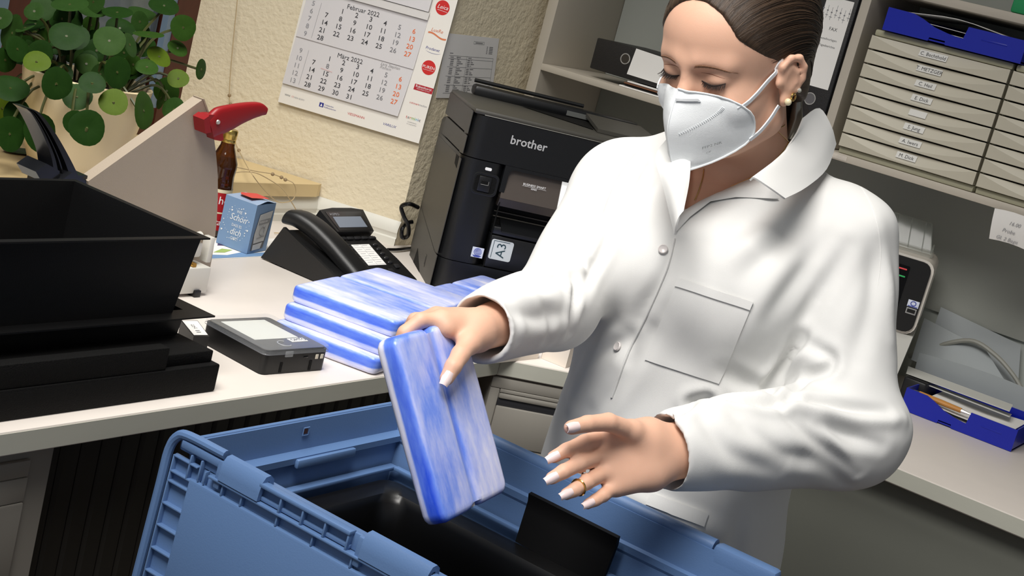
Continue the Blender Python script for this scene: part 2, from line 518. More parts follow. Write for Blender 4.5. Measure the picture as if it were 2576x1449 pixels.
drawer_set(1.408, 1.344, ['M. Dick', 'A. Iwers', 'S. Jung', '', 'E. Dick', 'C. Heil', 'T. METZGER', 'C. Bechthold'], 'beige drawer tower with eight labelled drawers below the blue tray')
drawer_set(1.012, 1.344, None, 'second beige drawer tower at the right picture edge, unlabelled')

blue_tray = mat('royal_blue_plastic', S(10, 30, 160), 0.35)
def letter_tray(x0, x1, y0, y1, z0, h, label, hi=True):
    """front face at x0; y1 is the end on the left of the picture; scooped finger cut-out in the front"""
    t = thing('letter_tray', label, 'letter tray', ((x0 + x1) / 2, (y0 + y1) / 2, z0))
    L = y1 - y0
    top = []
    pts = [(0, h), (.19, h * .98), (.26, h * .86), (.36, h * .62), (.46, h * .50), (.55, h * .44), (.575, h * .44), (.59, h * .97), (1, h * .97)]
    poly = [(0, 0), (.34, 0), (.345, h * .16), (.46, h * .16), (.465, 0), (1, 0)] + pts[::-1]
    mb = MB().prism([(u * L, v) for u, v in poly], 0, .004, lambda u, v, q: (x0 + q, y1 - u, z0 + v))
    part('front_wall', mb, blue_tray, t, smooth=0)
    mb = MB().box((x0 + .004, y0, z0 + .002), (x1, y1, z0 + .006)); mb.box((x0 + .004, y0, z0), (x1, y0 + .004, z0 + h)); mb.box((x0 + .004, y1 - .004, z0), (x1, y1, z0 + h)); mb.box((x1 - .004, y0, z0), (x1, y1, z0 + h))
    part('tray_body', mb, blue_tray, t, smooth=0)
    mb = MB().bbox((x0 - .001, y0 + L * .12, z0 + h * .55), (x0, y0 + L * .30, z0 + h * .62), .0004); part('rib', mb, blue_tray, t)
    return t
letter_tray(XS - .02, 4.24, 1.0, 1.383, 1.6956, .062, 'royal blue letter tray of white papers on the drawer tower')
for i, lab in enumerate(('lowest white sheet in the blue tray on the drawer tower', 'second white sheet from the bottom in the blue tray on the drawer tower', 'third white sheet from the bottom in the blue tray on the drawer tower', 'topmost curled white sheet in the blue tray on the drawer tower')):
    mb = MB(); z = 1.708 + i * .0155; sh = (i % 3) * .006
    rows = [[(XS - .006 + sh + a * .28, 1.368 - sh - b * .345, z + .0022 * math.sin(3 * b + i) + .006 * a + (.016 * math.sin(math.pi * b) ** 2 if i == 3 else 0)) for a in (0, .5, 1)] for b in np.linspace(0, 1, 9)]
    mb.grid(rows, .0012)
    solo('paper_sheet', mb, white_paper, lab, 'paper', 'papers in the upper blue tray')
mb = MB().bbox((3.905, .78, 1.819), (4.2, 1.075, 1.87), .006); solo('green_folder', mb, mat('green_card', S(30, 140, 84), .6), 'green folder lying on the top shelf at the picture corner', 'folder')

# note hanging from the board
tl = (3.89, 0.9486, 1.3167); bl = (3.885, 0.9369, 1.2394); 
rows = []
for i in range(6):
    s = i / 5
    rows.append([(3.888 + .02 * q * q, 0.946 - .006 * q - s * .13, 1.322 - .082 * q + .004 * math.sin(4 * s)) for q in (0, .33, .66, 1)])
mb = MB().grid(rows, .0008)
t = solo('hanging_note', mb, white_paper, 'white note with faint handwriting hanging from the right shelf', 'note')
mb = MB()
for k, s in enumerate(('16.00', 'Probe', 'Gl. 2 Bege')):
    put_text(mb, s, .014, lambda u, v: (3.8868 + .02 * ((1.322 - (1.292 - k * .022 + v)) / .082) ** 2, .900 + .012 * k - u, 1.292 - k * .022 + v), shear=.3)
part('handwriting', mb, ink_grey, t, smooth=0)

# binder lying on the left board
bk = mat('binder_black', S(30, 28, 28), .5, bump=.2, bscale=400)
t = thing('binder', 'black binder lying flat on the left shelf with white spine label', 'binder', (4.05, 2.1, 1.36))
zb = 1.368
mb = MB().bbox((3.95, 1.86, zb), (4.27, 2.277, zb + .006), .002); mb.bbox((3.95, 1.86, zb + .089), (4.27, 2.277, zb + .096), .002); part('cover', mb, bk, t)
mb = MB().bbox((3.946, 1.86, zb + .001), (3.952, 2.277, zb + .095), .002); part('spine', mb, bk, t)
mb = MB().bbox((3.955, 1.87, zb + .008), (4.26, 2.265, zb + .06), .001); part('paper_block', mb, white_paper, t)
mb = MB().slab([(3.946, 2.135, 1.4644), (3.946, 2.1437, 1.3827), (3.946, 1.90, 1.3795), (3.946, 1.90, 1.4545)], (-.0008, 0, 0)); part('spine_label', mb, white_paper, t, smooth=0)
RX = Matrix.Rotation(math.pi / 2, 3, 'Y')
def ring(c, r, tr, m, par, name='grip_ring', seg=20):
    mb = MB().tube([(c[0], c[1] + r * math.cos(a), c[2] + r * math.sin(a)) for a in np.linspace(0, 2 * math.pi, seg, endpoint=False)], tr, 6, closed=True)
    return part(name, mb, m, par)
c = (3.946, 2.1629, 1.4252); ring((3.9455, c[1], c[2]), .0155, .0018, chrome, t)
mb = MB().lathe([(.0145, 0), (.0145, .001)], 20, Matrix.Translation((3.9452, c[1], c[2])) @ Matrix.Rotation(math.pi / 2, 4, 'Y')); part('finger_hole', mb, mat('hole_dark', S(48, 42, 34), .7), t)
# papers under it, one leaf each
for i in range(4):
    mb = MB().bbox((3.92 + .006 * (i % 2), 1.84, 1.3435 + i * .0058), (4.2, 2.146 - .007 * i, 1.3478 + i * .0058), .001)
    solo('magazine', mb, (white_paper, black, mat('magazine_brown', S(120, 80, 56), .5), white_paper)[i], ('lowest thin white magazine under the flat black binder', 'thin black magazine second from the bottom under the flat binder', 'thin brown magazine third from the bottom under the flat binder', 'topmost thin white magazine under the flat black binder')[i], 'magazine')

# two standing binders
def standing(y0, y1, label, txt):
    t = thing('binder', label, 'binder', (4.1, (y0 + y1) / 2, 1.344))
    zt = 1.82
    mb = MB().bbox((3.952, y0, 1.344), (4.27, y0 + .006, zt), .002); mb.bbox((3.952, y1 - .006, 1.344), (4.27, y1, zt), .002); part('cover', mb, bk, t)
    mb = MB().bbox((3.946, y0 + .001, 1.344), (3.953, y1 - .001, zt), .003); part('spine', mb, bk, t)
    mb = MB().bbox((3.96, y0 + .008, 1.35), (4.26, y1 - .02, zt - .01), .001); part('paper_block', mb, white_paper, t)
    mb = MB().tube([(3.945, y0 + .004, 1.346), (3.945, y0 + .004, zt)], .0025, 6); mb.tube([(3.945, y1 - .004, 1.346), (3.945, y1 - .004, zt)], .0025, 6); part('spine_edge', mb, black_gloss, t)
    mb = MB().slab([(3.946, y1 - .034, 1.498), (3.946, y0 + .017, 1.498), (3.946, y0 + .017, 1.75), (3.946, y1 - .034, 1.75)], (-.0008, 0, 0)); part('spine_label', mb, white_paper, t, smooth=0)
    ring((3.945, (y0 + y1) / 2 - .005, 1.462), .0165, .0016, chrome, t)
    mb = MB().lathe([(.015, 0), (.015, .001)], 20, Matrix.Translation((3.9452, (y0 + y1) / 2 - .005, 1.462)) @ Matrix.Rotation(math.pi / 2, 4, 'Y')); part('finger_hole', mb, mat('hole_grey', S(96, 94, 96), .6), t)
    if txt:
        yc = (y0 + y1) / 2
        mb = MB()
        for s, sz, z, dy in (('FAX', .0135, 1.660, .0), ('Bestellvorlagen', .0088, 1.632, .006), ('Tagesberichte', .0088, 1.613, .004)):
            put_text(mb, s, sz, lambda u, v: (3.9449, yc - u + dy - .012, z + v), align='CENTER')
        part('lettering', mb, ink, t, smooth=0)
        mb = MB()
        for k in range(7):
            y = yc + .035 - k * .013; z = 1.715 - .004 * (k % 3)
            mb.box((3.9446, y - .005, z), (3.945, y, z + .003)); mb.box((3.9446, y - .007, z - .012), (3.945, y + .002, z - .0105)); mb.box((3.9446, y - .003, z - .02), (3.945, y - .002, z + .016))
        part('sketch', mb, ink_grey, t, smooth=0)
standing(1.489, 1.622, 'black standing binder with white label reading FAX beside the divider', True)
standing(1.628, 1.760, 'black standing binder with blank white label behind the woman\'s head', False)

# ------------------------------------------------------------------ label printer and papers on the right worktop
wht = mat('warm_white_plastic', S(222, 216, 206), .4)
t = thing('label_printer', 'white desk printer with black front panel behind the woman\'s sleeve', 'printer', (4.08, 1.22, .73))
_c, _s = math.cos(math.radians(14)), math.sin(math.radians(14))
HOOK[0] = lambda p: (3.95 + (p[0] - 3.95) * _c - (p[1] - 1.066) * _s, 1.066 + (p[0] - 3.95) * _s + (p[1] - 1.066) * _c, p[2])
zA, zB = .73, 1.128
mb = MB().prism(rrect(1.062, .915, 1.40, zB, .03), .004, .24, lambda u, v, q: (3.95 + q, u, v)); part('housing', mb, wht, t)
mb = MB().prism([(1.075, .73), (1.40, .73), (1.40, .914), (1.062, .914)], .006, .24, lambda u, v, q: (3.95 + q, u, v)); part('lower_body', mb, mat('grey_white_plastic', S(196, 196, 190), .5), t, smooth=0)
mb = MB().prism(rrect(1.069, .922, 1.39, zB - .006, .026), -.006, .006, lambda u, v, q: (3.95 + q, u, v)); part('front_panel', mb, black, t)
mb = MB().prism(rrect(1.125, .945, 1.36, 1.10, .004), -.0085, -.005, lambda u, v, q: (3.95 + q, u, v)); part('tray_door', mb, black_gloss, t)
mb = MB().prism(rrect(1.145, .975, 1.36, 1.04, .004), -.0095, -.0075, lambda u, v, q: (3.95 + q, u, v)); part('slot', mb, black_soft, t)
for (u, v), m2 in zip(((2274, 672), (2269, 690)), (mat('lamp_red', S(190, 60, 64), .4, emit=.3), mat('lamp_green', S(40, 150, 80), .4, emit=.3))):
    pass
c = (3.941, 1.1429, 1.0893); mb = MB().bbox((3.9405, c[1] - .011, c[2] - .002), (3.942, c[1] + .011, c[2] + .002), .0005); part('red_lamp', mb, mat('lamp_red', S(190, 60, 64), .4, emit=.3), t)
c = (3.941, 1.142, 1.0688); mb = MB().bbox((3.9405, c[1] - .011, c[2] - .002), (3.942, c[1] + .011, c[2] + .002), .0005); part('green_lamp', mb, mat('lamp_green', S(40, 150, 80), .4, emit=.3), t)
c = (3.943, 1.0876, 1.0038); mb = MB().bbox((3.9425, c[1] - .0155, c[2] - .0095), (3.944, c[1] + .0155, c[2] + .0095), .0004); st = part('eco_sticker', mb, mat('sticker_pale', S(214, 220, 236), .5), t)
mb = MB().tube([(3.942, c[1] + .007 * math.cos(a), c[2] + .001 + .006 * math.sin(a)) for a in np.linspace(0, 6.28, 14, endpoint=False)], .0012, 4, closed=True); mb.box((3.9418, c[1] - .013, c[2] - .0088), (3.9424, c[1] + .013, c[2] - .0064)); part('emblem', mb, mat('emblem_blue', S(70, 84, 170), .6), st)
c = (3.943, 1.0878, 0.9828); mb = MB().bbox((3.9425, c[1] - .014, c[2] - .0085), (3.944, c[1] + .014, c[2] + .0085), .0004); st = part('energy_sticker', mb, mat('sticker_grey', S(150, 150, 150), .5), t)
mb = MB().box((3.9416, c[1] - .011, c[2] - .0045), (3.9424, c[1] + .011, c[2] + .0055)); part('emblem', mb, black, st)
for k in range(12):
    z = .80 + k * .0105
    mb = MB().bbox((3.99, 1.0735, z), (4.16, 1.0765, z + .005), .0005); 
    if k == 0: acc = MB()
    acc.add(mb.v, mb.f)
part('vent_grille', acc, mat('grip_dark', S(40, 40, 44), .5), t)
clear = mat('clear_plastic', S(205, 212, 205), .12, trans=.75, alpha=.35)
mb = MB().slab([(4.12, 1.087, 1.125), (4.12, 1.30, 1.125), (4.15, 1.31, 1.212), (4.15, 1.112, 1.212)], (.003, 0, 0))
for k in range(4):
    mb.tube([(4.118, 1.115 + k * .04, 1.13), (4.147, 1.128 + k * .04, 1.21)], .0018, 5)
mb.tube([(4.12, 1.087, 1.125), (4.15, 1.112, 1.212), (4.15, 1.31, 1.212)], .002, 5)
part('paper_support', mb, clear, t, label='clear plastic paper support')
mb = MB().bbox((4.03, 1.08, 1.127), (4.12, 1.25, 1.140), .004); mb.tube([(4.05, 1.087, 1.140), (4.05, 1.087, 1.158), (4.10, 1.087, 1.158)], .003, 6); part('support_hinge', mb, clear, t)
HOOK[0] = None

grey_sheet = mat('grey_paper', S(168, 174, 176), .7, var=.03)
for i, (q, dx, lab) in enumerate(((((4.29, 1.1018, 0.9697), (4.29, 0.8504, 0.9409), (4.25, 0.8089, 0.8173), (4.25, 1.0929, 0.8404)), 0, 'large grey sheet leaning on the wall behind the blue tray'),
      (((4.24, 1.1251, 0.9296), (4.24, 0.9281, 0.9019), (4.17, 0.7848, 0.8054), (4.17, 1.1049, 0.8118)), 0, 'smaller pale grey sheet leaning in front of the larger one'))):
    mb = MB().slab(q, (.001, 0, 0)); solo('loose_sheet', mb, grey_sheet, lab, 'paper')
mb = MB().grid([[(4.14 - .02 * a, 1.075 - .33 * s, .735 + .115 * a + .012 * math.sin(2.5 * s) * a) for a in (0, .5, 1)] for s in np.linspace(0, 1, 6)], .0015)
solo('loose_sheet', mb, grey_sheet, 'bent grey sheet standing just behind the lower blue tray', 'paper')
mb = MB().slab([(4.08, 1.0829, 0.8086), (4.08, 0.777, 0.8095), (4, 0.7642, 0.8056), (4, 1.061, 0.8041)], (0, 0, -.002)); solo('card_strip', mb, mat('pale_card', S(205, 205, 198), .7), 'upper pale card strip lying across the lower blue tray', 'card')
mb = MB().slab([(4.07, 1.076, 0.7866), (4.07, 0.7698, 0.7853), (4, 0.7594, 0.7912), (4, 1.0579, 0.7945)], (0, 0, -.002)); solo('card_strip', mb, mat('pale_card', S(205, 205, 198), .7), 'lower narrow card strip lying across the lower blue tray', 'card')
cab = smooth_path([(4.21, 1.1265, 0.8114), (4.215, 1.0645, 0.8625), (4.215, 0.9732, 0.9155), (4.21, 0.897, 0.9037), (4.2, 0.8237, 0.8655), (4.19, 0.7583, 0.8134), (4.18, .64, .74)], 6)
solo('grey_cable', MB().tube(cab, .007, 8), mat('cable_grey', S(150, 150, 142), .45), 'thick grey cable arching behind the lower blue tray', 'cable')
letter_tray(3.868, 4.13, .703, 1.012, .731, .062, 'royal blue letter tray on the right worktop holding papers and pen')
for i, lab in enumerate(('lowest white slip in the blue tray on the right worktop', 'middle white slip in the blue tray on the right worktop', 'topmost white slip under the pen in the lower blue tray')):
    z = .742 + i * .013
    mb = MB().grid([[(3.882 + .01 * (i % 2) + a * .22, .992 - .012 * i - b * .24, z + .003 * math.sin(5 * b + i) + .004 * a) for a in (0, .5, 1)] for b in np.linspace(0, 1, 6)], .0012)
    solo('paper_sheet', mb, white_paper, lab, 'paper', 'papers in the lower blue tray')
a = Vector((3.885, 0.9803, 0.7858)); b = Vector((3.885, 0.8601, 0.7831))
t = thing('pen', 'wooden ballpoint pen with clear end in the lower blue tray', 'pen', tuple((a + b) / 2))
mb = MB().tube([a, a.lerp(b, .5), b], [.0075, .008, .007], 10); part('barrel', mb, mat('pen_wood', S(190, 132, 62), .5, var=.2, vscale=40), t)
d = (b - a).normalized()
mb = MB().tube([b, b + d * .012, b + d * .030], [.0055, .0045, .0015], 8); part('tip', mb, chrome, t)
mb = MB().tube([a - d * .016, a], [.0055, .0065], 8); part('end_cap', mb, clear, t)
mb = MB().bbox((4.0, .60, .731), (4.2, .69, .80), .008); solo('black_box', mb, black, 'low black box beside the lower blue tray at picture edge', 'box')
mb = MB().slab([(3.5182, 0.9307, 0.731), (3.4544, 0.8983, 0.731), (3.40, .98, .731), (3.48, 1.0, .731)], (0, 0, .001)); solo('loose_sheet', mb, white_paper, 'corner of white paper on the right worktop near the elbow', 'paper')
mb = MB().bbox((3.97, .99, .731), (4.1, 1.055, .80), .006); solo('adapter', mb, black, 'black adapter between the desk printer and lower blue tray', 'adapter')

# ------------------------------------------------------------------ cartons on the corner worktop
carton_blue = mat('carton_blue', S(40, 100, 215), .5)
def carton(cs, h, label, top, cols):
    c = [Vector(p) for p in cs]
    t = thing('carton', label, 'carton', tuple(sum(c, Vector()) / 4))
    H = Vector((0, 0, h))
    mb = MB().add([*c, *[p + H for p in c]], [(0, 1, 5, 4), (1, 2, 6, 5), (2, 3, 7, 6), (3, 0, 4, 7), (3, 2, 1, 0), (4, 5, 6, 7)])
    part('box_body', mb, cols[0], t, smooth=0)
    n = (c[0] - c[3]).normalized()
    mb = MB().slab([c[3] - (c[1] - c[0]).normalized() * .0006, c[0] - (c[1] - c[0]).normalized() * .0006, c[0] + H - (c[1] - c[0]).normalized() * .0006, c[3] + H - (c[1] - c[0]).normalized() * .0006], -(c[1] - c[0]).normalized() * .0006)
    part('end_face', mb, cols[1], t, smooth=0)
    mb = MB().slab([p + H + Vector((0, 0, .0005)) for p in c], (0, 0, .0006)); part('lid', mb, cols[1], t, smooth=0)
    return t
carton([(2.770, 1.640, .7305), (2.945, 1.630, .7305), (2.950, 1.690, .7305), (2.775, 1.70, .7305)], .031, 'flat white carton with blue end at the worktop corner', None, (mat('carton_white', S(226, 216, 204), .6), carton_blue))
t = carton([(2.958, 1.628, .7305), (2.962, 1.560, .7305), (3.08, 1.575, .7305), (3.076, 1.643, .7305)], .10, 'small upright white carton beside the flat blue-ended carton', None, (mat('carton_white', S(226, 216, 204), .6), mat('carton_white', S(226, 216, 204), .6)))
mb = MB(); put_text(mb, 'testfrei', .011, lambda u, v: tuple(Vector((2.9593, 1.606, .785)) + Vector((.004, -.068, 0)).normalized() * u + Vector((0, 0, v)) + Vector((-.0008, 0, 0))))
part('lettering', mb, ink_blue, t, smooth=0)

# ================================================================== big printer on the corner
RZ = math.atan2(-.694, .72)
ORG = Vector((3.145, 2.117, .73))
PX_ = Vector((.72, -.694, 0)).normalized(); PY_ = Vector((.694, .72, 0)).normalized()
def pl(x, y, z): return tuple(ORG + PX_ * x + PY_ * y + Vector((0, 0, z)))
def plm(mb): return MB().add([pl(*p) for p in mb.v], mb.f)
pr_front = mat('printer_black', S(15, 16, 18), .38, bump=.06, bscale=900)
pr_side = mat('printer_black_lit', S(58, 56, 52), .5, bump=.1, bscale=700)  # same black housing; the light falling on the flank is in this colour
pr_lid = mat('printer_lid', S(66, 64, 58), .45, bump=.08, bscale=700)
t = thing('printer', 'large black multifunction printer standing across the corner', 'printer', pl(.28, .2, 0), RZ)
def plan(x0, y0, x1, y1, r, z0, z1): return plm(MB().prism(rrect(x0, y0, x1, y1, r, 6, (1, 1, 0, 0)), z0, z1, Z3))
part('side_body', plm(MB().bbox((.0, .055, .018), (.565, .385, .372), .003)), pr_side, t)
part('rear_body', plm(MB().bbox((.002, .30, .012), (.563, .425, .418), .012)), pr_side, t)
part('side_shoulder', plm(MB().bbox((-.0005, .05, .3745), (.565, .35, .426), .003)), pr_side, t)
part('scanner_body', plm(MB().bbox((.0, .05, .4285), (.565, .376, .494), .003)), pr_side, t)
part('base', plan(0, -.002, .565, .06, .045, .0, .0905), pr_front, t)
part('front_column', plan(0, -.002, .1265, .058, .045, .0925, .371), pr_front, t)
# upper fascia with the rounded lower corner over the output opening
part('fascia', plan(0, -.002, .565, .06, .045, .3735, .487), pr_front, t)
part('fascia_frame', plm(MB().prism([(.118, .30), (.132, .30), (.132, .352), (.136, .360), (.144, .364), (.565, .364), (.565, .373), (.118, .373)], -.003, .03, lambda u, v, q: (u, q, v))), pr_front, t)
part('scanner_lid', plm(MB().bbox((.001, -.001, .488), (.565, .377, .503), .007)), pr_lid, t)
part('output_cavity', plm(MB().box((.127, .05, .10), (.56, .056, .372))), black_soft, t, smooth=0)
part('control_panel', plm(MB().slab([(.124, -.006, .285), (.284, -.006, .285), (.284, .012, .3635), (.124, .012, .3635)][::-1], (0, .03, 0))), mat('panel_bronze', S(88, 80, 74), .35, metal=.3), t, smooth=0)
part('panel_lip', plm(MB().slab([(.124, .004, .262), (.40, .004, .262), (.40, -.006, .2845), (.124, -.006, .2845)][::-1], (0, .03, 0))), mat('panel_bronze_dark', S(60, 54, 50), .35, metal=.3), t, smooth=0)
part('touch_screen', plm(MB().slab([(.286, -.006, .285), (.40, -.006, .285), (.40, .012, .3635), (.286, .012, .3635)][::-1], (0, .03, 0))), mat('screen_white', S(245, 245, 240), .3, emit=.6), t, smooth=0)
f = lambda u, v: pl(u, .0025 - .0 + (v - .32) * .2 - .0045, v)
mb = MB(); put_text(mb, 'BUSINESS SMART', .0085, f, .210, .3315, align='CENTER'); put_text(mb, 'SERIES', .006, f, .210, .3235, align='CENTER'); mb.add([f(.176, .3292), f(.244, .3292), f(.244, .3297), f(.176, .3297)], [(0, 1, 2, 3)])
part('panel_lettering', mb, ink_white, t, smooth=0)
f = lambda u, v: pl(u, -.0026, v)
mb = MB(); BOLD[0] = .014; put_text(mb, 'brother', .0325, f, .113, .432); BOLD[0] = 0; part('maker_lettering', mb, mat('silver_letters', S(214, 214, 214), .3, metal=.4), t, smooth=0)
# USB pocket
part('usb_frame', plm(MB().grid([[(u, y, v) for u, v in rrect(.041 + a, .281 + a, .112 - a, .341 - a, .014 - a * .5, 5)] for a, y in ((0, -.0025), (.003, -.0035), (.006, -.0025), (.008, .001))], close=True)), pr_front, t)
part('usb_pocket', plm(MB().prism(rrect(.047, .287, .106, .335, .011, 5), -.0024, -.002, lambda u, v, q: (u, q, v))), black_soft, t)
part('usb_block', plm(MB().bbox((.0565, -.006, .291), (.091, -.001, .332), .004)), pr_front, t)
mb = plm(MB().box((.0640, -.0066, .3105), (.0840, -.0058, .3195)))
part('usb_port', mb, black_soft, t)
mb = plm(MB().box((.0635, -.0068, .3095), (.0845, -.0060, .3105)).box((.0836, -.0068, .3100), (.0845, -.0060, .32)))
part('usb_port_rim', mb, chrome, t)
mb = plm(MB().prism(rrect(.066, .3485, .084, .3565, .003), -.0030, -.0024, lambda u, v, q: (u, q, v))); part('usb_mark', mb, ink_white, t)
part('front_gap', plm(MB().box((.1268, -.001, .0), (.1292, .004, .30))), black_soft, t)
# paper cassette with stickers
part('paper_cassette', plm(MB().bbox((.1295, .000, .0925), (.55, .05, .182), .003)), pr_front, t)
part('cassette_lip', plm(MB().bbox((.1295, .004, .184), (.55, .05, .206), .004)), pr_front, t)
part('output_flap', plm(MB().slab([(.15, -.012, .195), (.52, -.012, .195), (.52, .05, .222), (.15, .05, .222)], (0, 0, .004))), pr_front, t)
for z in (.226, .240):
    part('guide_rail', plm(MB().tube([(.13, .045, z), (.54, .045, z)], .0015, 5)), mat('rail_grey', S(96, 92, 84), .4), t)
sp = mat('sticker_silver', S(206, 212, 214), .4)
st = part('a3_sticker', plm(MB().prism(rrect(.134, .117, .196, .172, .006), -.0008, .0, lambda u, v, q: (u, q, v))), sp, t)
mb = MB(); M9 = lambda u, v: pl(.176 - v - .0, -.0012, .1235 + u)
put_text(mb, 'A3', .036, M9)
mb.add([pl(a, -.0011, b) for a, b in ((.140, .120), (.1415, .120), (.1415, .169), (.140, .169), (.140, .169), (.185, .169), (.185, .1675), (.140, .1675))], [(0, 1, 2, 3), (4, 5, 6, 7)])
part('lettering', mb, mat('ink_teal', S(36, 64, 74), .6), st, smooth=0)
st = part('eco_sticker', plm(MB().prism(rrect(.0865, .1125, .1185, .1405, .0005), -.0033, -.0024, lambda u, v, q: (u, q, v))), mat('sticker_pale', S(214, 220, 236), .5), t, smooth=0)
mb = MB()
for r in (.010, .0065, .003):
    mb.tube([pl(.1025 + r * math.cos(a), -.0036, .1285 + r * .95 * math.sin(a)) for a in np.linspace(0, 6.28, 18, endpoint=False)], .0009, 4, closed=True)
mb.add([pl(u, -.0036, v) for u, v in ((.0895, .1185), (.1155, .1185), (.109, .1135), (.096, .1135))], [(0, 1, 2, 3)])
part('emblem', mb, mat('emblem_blue', S(70, 84, 170), .6), st, smooth=0)
# left flank: grip recess, panel seams and the foot notch
part('flank_panel', plm(MB().slab([(-.0012, .012, .098), (-.0012, .055, .098), (-.0012, .375, .150), (-.0012, .395, .362), (-.0012, .012, .362)], (.002, 0, 0))), pr_side, t, smooth=0)
part('flank_front', plm(MB().slab([(-.0010, .010, .0), (-.0010, .385, .0), (-.0010, .385, .145), (-.0010, .055, .094), (-.0010, .010, .094)], (.002, 0, 0))), pr_side, t, smooth=0)
part('grip_recess', plm(MB().slab([(-.0018, .035, .331), (-.0018, .075, .338), (-.0018, .082, .362), (-.0018, .04, .362)], (.001, 0, 0))), black_soft, t, smooth=0)
part('foot_notch', plm(MB().slab([(-.0018, .18, .0), (-.0018, .30, .0), (-.0018, .285, .045)], (.001, 0, 0))), black_soft, t, smooth=0)
part('moulded_mark', plm(MB().bbox((-.0022, .135, .028), (-.001, .152, .062), .0005).box((-.003, .139, .034), (-.002, .148, .056))), pr_side, t)
part('upper_flank', plm(MB().slab([(-.0012, .01, .4305), (-.0012, .372, .4305), (-.0012, .372, .492), (-.0012, .01, .492)], (.002, 0, 0))), pr_side, t, smooth=0)
part('middle_flank', plm(MB().slab([(-.0012, .01, .3765), (-.0012, .345, .3765), (-.0012, .345, .4255), (-.0012, .01, .4255)], (.002, 0, 0))), pr_side, t, smooth=0)
# document feeder on the lid
part('feeder_rear', plm(MB().bbox((.06, .345, .50), (.565, .40, .532), .010)), pr_front, t)
part('feeder_bar', plm(MB().tube([(.065, .40, .540), (.40, .40, .540)], .006, 8)), pr_front, t)
part('feeder_pocket', plm(MB().slab([(.20, .335, .5045), (.40, .335, .5045), (.37, .14, .5045)], (0, 0, .0006))), black_soft, t, smooth=0)
part('feeder_cover', plm(MB().slab([(.37, .10, .504), (.565, .10, .504), (.565, .335, .518), (.395, .335, .518)], (0, 0, .010))), pr_lid, t)
part('feeder_strip', plm(MB().box((.34, .343, .508), (.44, .345, .522))), mat('strip_grey', S(96, 98, 96), .5), t)
part('feeder_strip_dark', plm(MB().box((.45, .343, .506), (.53, .345, .514))), black_gloss, t)
part('lid_highlight_strip', plm(MB().bbox((.03, -.0018, .4885), (.45, -.0005, .4905), .0004)), mat('highlight_silver', S(170, 168, 160), .3, metal=.6), t)  # gleam on the lid's front edge, painted as a bright sliver

# mains lead behind the printer
cab = smooth_path([(3.4624, 2.4406, 0.8612), (3.4267, 2.449, 0.8695), (3.42, 2.4697, 0.8545), (3.4244, 2.456, 0.8281), (3.4306, 2.4371, 0.8058), (3.4324, 2.4315, 0.778), (3.4277, 2.446, 0.7672), (3.4256, 2.4524, 0.7886), (3.4457, 2.457, 0.8068), (3.4646, 2.4493, 0.8141)], 6)
solo('power_cable', MB().tube(cab, .0065, 8), black_gloss, 'black looped power cable between the moulding and the printer', 'cable')
cab = smooth_path([(3.3402, 2.4239, 0.738), (3.3841, 2.421, 0.738), (3.465, 2.4309, 0.738)], 4)
solo('phone_cable', MB().tube(cab, .005, 8), black_gloss, 'black cable from the desk phone to the printer side', 'cable')

# ================================================================== desk telephone
ph = mat('phone_black', S(15, 15, 16), .42, bump=.1, bscale=800)
ph_key = mat('phone_key', S(34, 34, 36), .4)
A25 = math.radians(25)
PO = Vector((2.79, 2.179, .755))
def fp(x, s, h=0.0):
    return tuple(PO + Vector((x, s * math.cos(A25) - h * math.sin(A25), s * math.sin(A25) + h * math.cos(A25))))
def fpm(mb): return MB().add([fp(*p) for p in mb.v], mb.f)
t = thing('desk_phone', 'black desk telephone with corded handset and small grey display', 'telephone', (2.95, 2.25, .73))
# left flank and body wedge
side = [(2.06, .732), (2.41, .733), (2.358, .832), (2.30, .812), (2.235, .790), (2.16, .764), (2.08, .742)]
mb = MB().prism([(y, z) for y, z in side], 2.79, 2.80, lambda u, v, q: (q, u, v)); part('left_flank', mb, ph, t, smooth=20)
mb = MB().prism([(2.06, .732), (2.38, .734), (2.352, .826), (2.30, .807), (2.235, .784), (2.16, .758), (2.08, .738)], 2.80, 2.92, lambda u, v, q: (q, u, v)); part('cradle', mb, ph, t, smooth=20)
mb = fpm(MB().prism([(.125, -.045), (.338, -.045), (.345, -.02), (.339, .06), (.318, .150), (.125, .150)], -.005, .0, Z3)); part('key_field', mb, ph, t, smooth=20)
mb = MB().box((2.80, 2.36, .7305), (2.83, 2.385, .75)); part('foot', mb, ph, t)
mb = MB().box((3.05, 2.30, .7305), (3.08, 2.325, .78)); part('foot', mb, ph, t)
mb = MB().box((2.93, 2.16, .7305), (3.07, 2.30, .745)); part('base_plate', mb, ph, t)
# display unit
mb = fpm(MB().prism([(.157, .1515), (.312, .1520), (.345, .238), (.300, .245), (.22, .245), (.160, .236)], -.012, .016, Z3)); part('display_housing', mb, ph, t, smooth=20)
mb = fpm(MB().prism([(.168, .154), (.304, .155), (.326, .230), (.175, .228)], .016, .0168, Z3)); sc = part('display_glass', mb, black_gloss, t, smooth=0)
mb = fpm(MB().prism([(.179, .166), (.297, .167), (.306, .209), (.188, .208)], .0168, .0174, Z3)); part('display', mb, mat('lcd_grey', S(112, 120, 132), .3, emit=.12), sc, smooth=0)
mb = MB(); put_text(mb, 'AGFEO', .0125, lambda u, v: fp(.182 + u + v * .2, .2135 + v, .0174)); part('maker_lettering', mb, ink_grey, sc, smooth=0)
for i in range(5):
    x = .163 + i * .0315
    mb = fpm(MB().bbox((x, .134, 0), (x + .028, .144, .006), .003)); part('soft_key', mb, ph_key, t)
for side_x in (.170, .284):
    for i in range(5):
        s = .113 - i * .0172
        mb = fpm(MB().ball((side_x + .009, s, .001), (.0115, .0052, .004), 10, 6)); part('line_key', mb, ph_key, t)
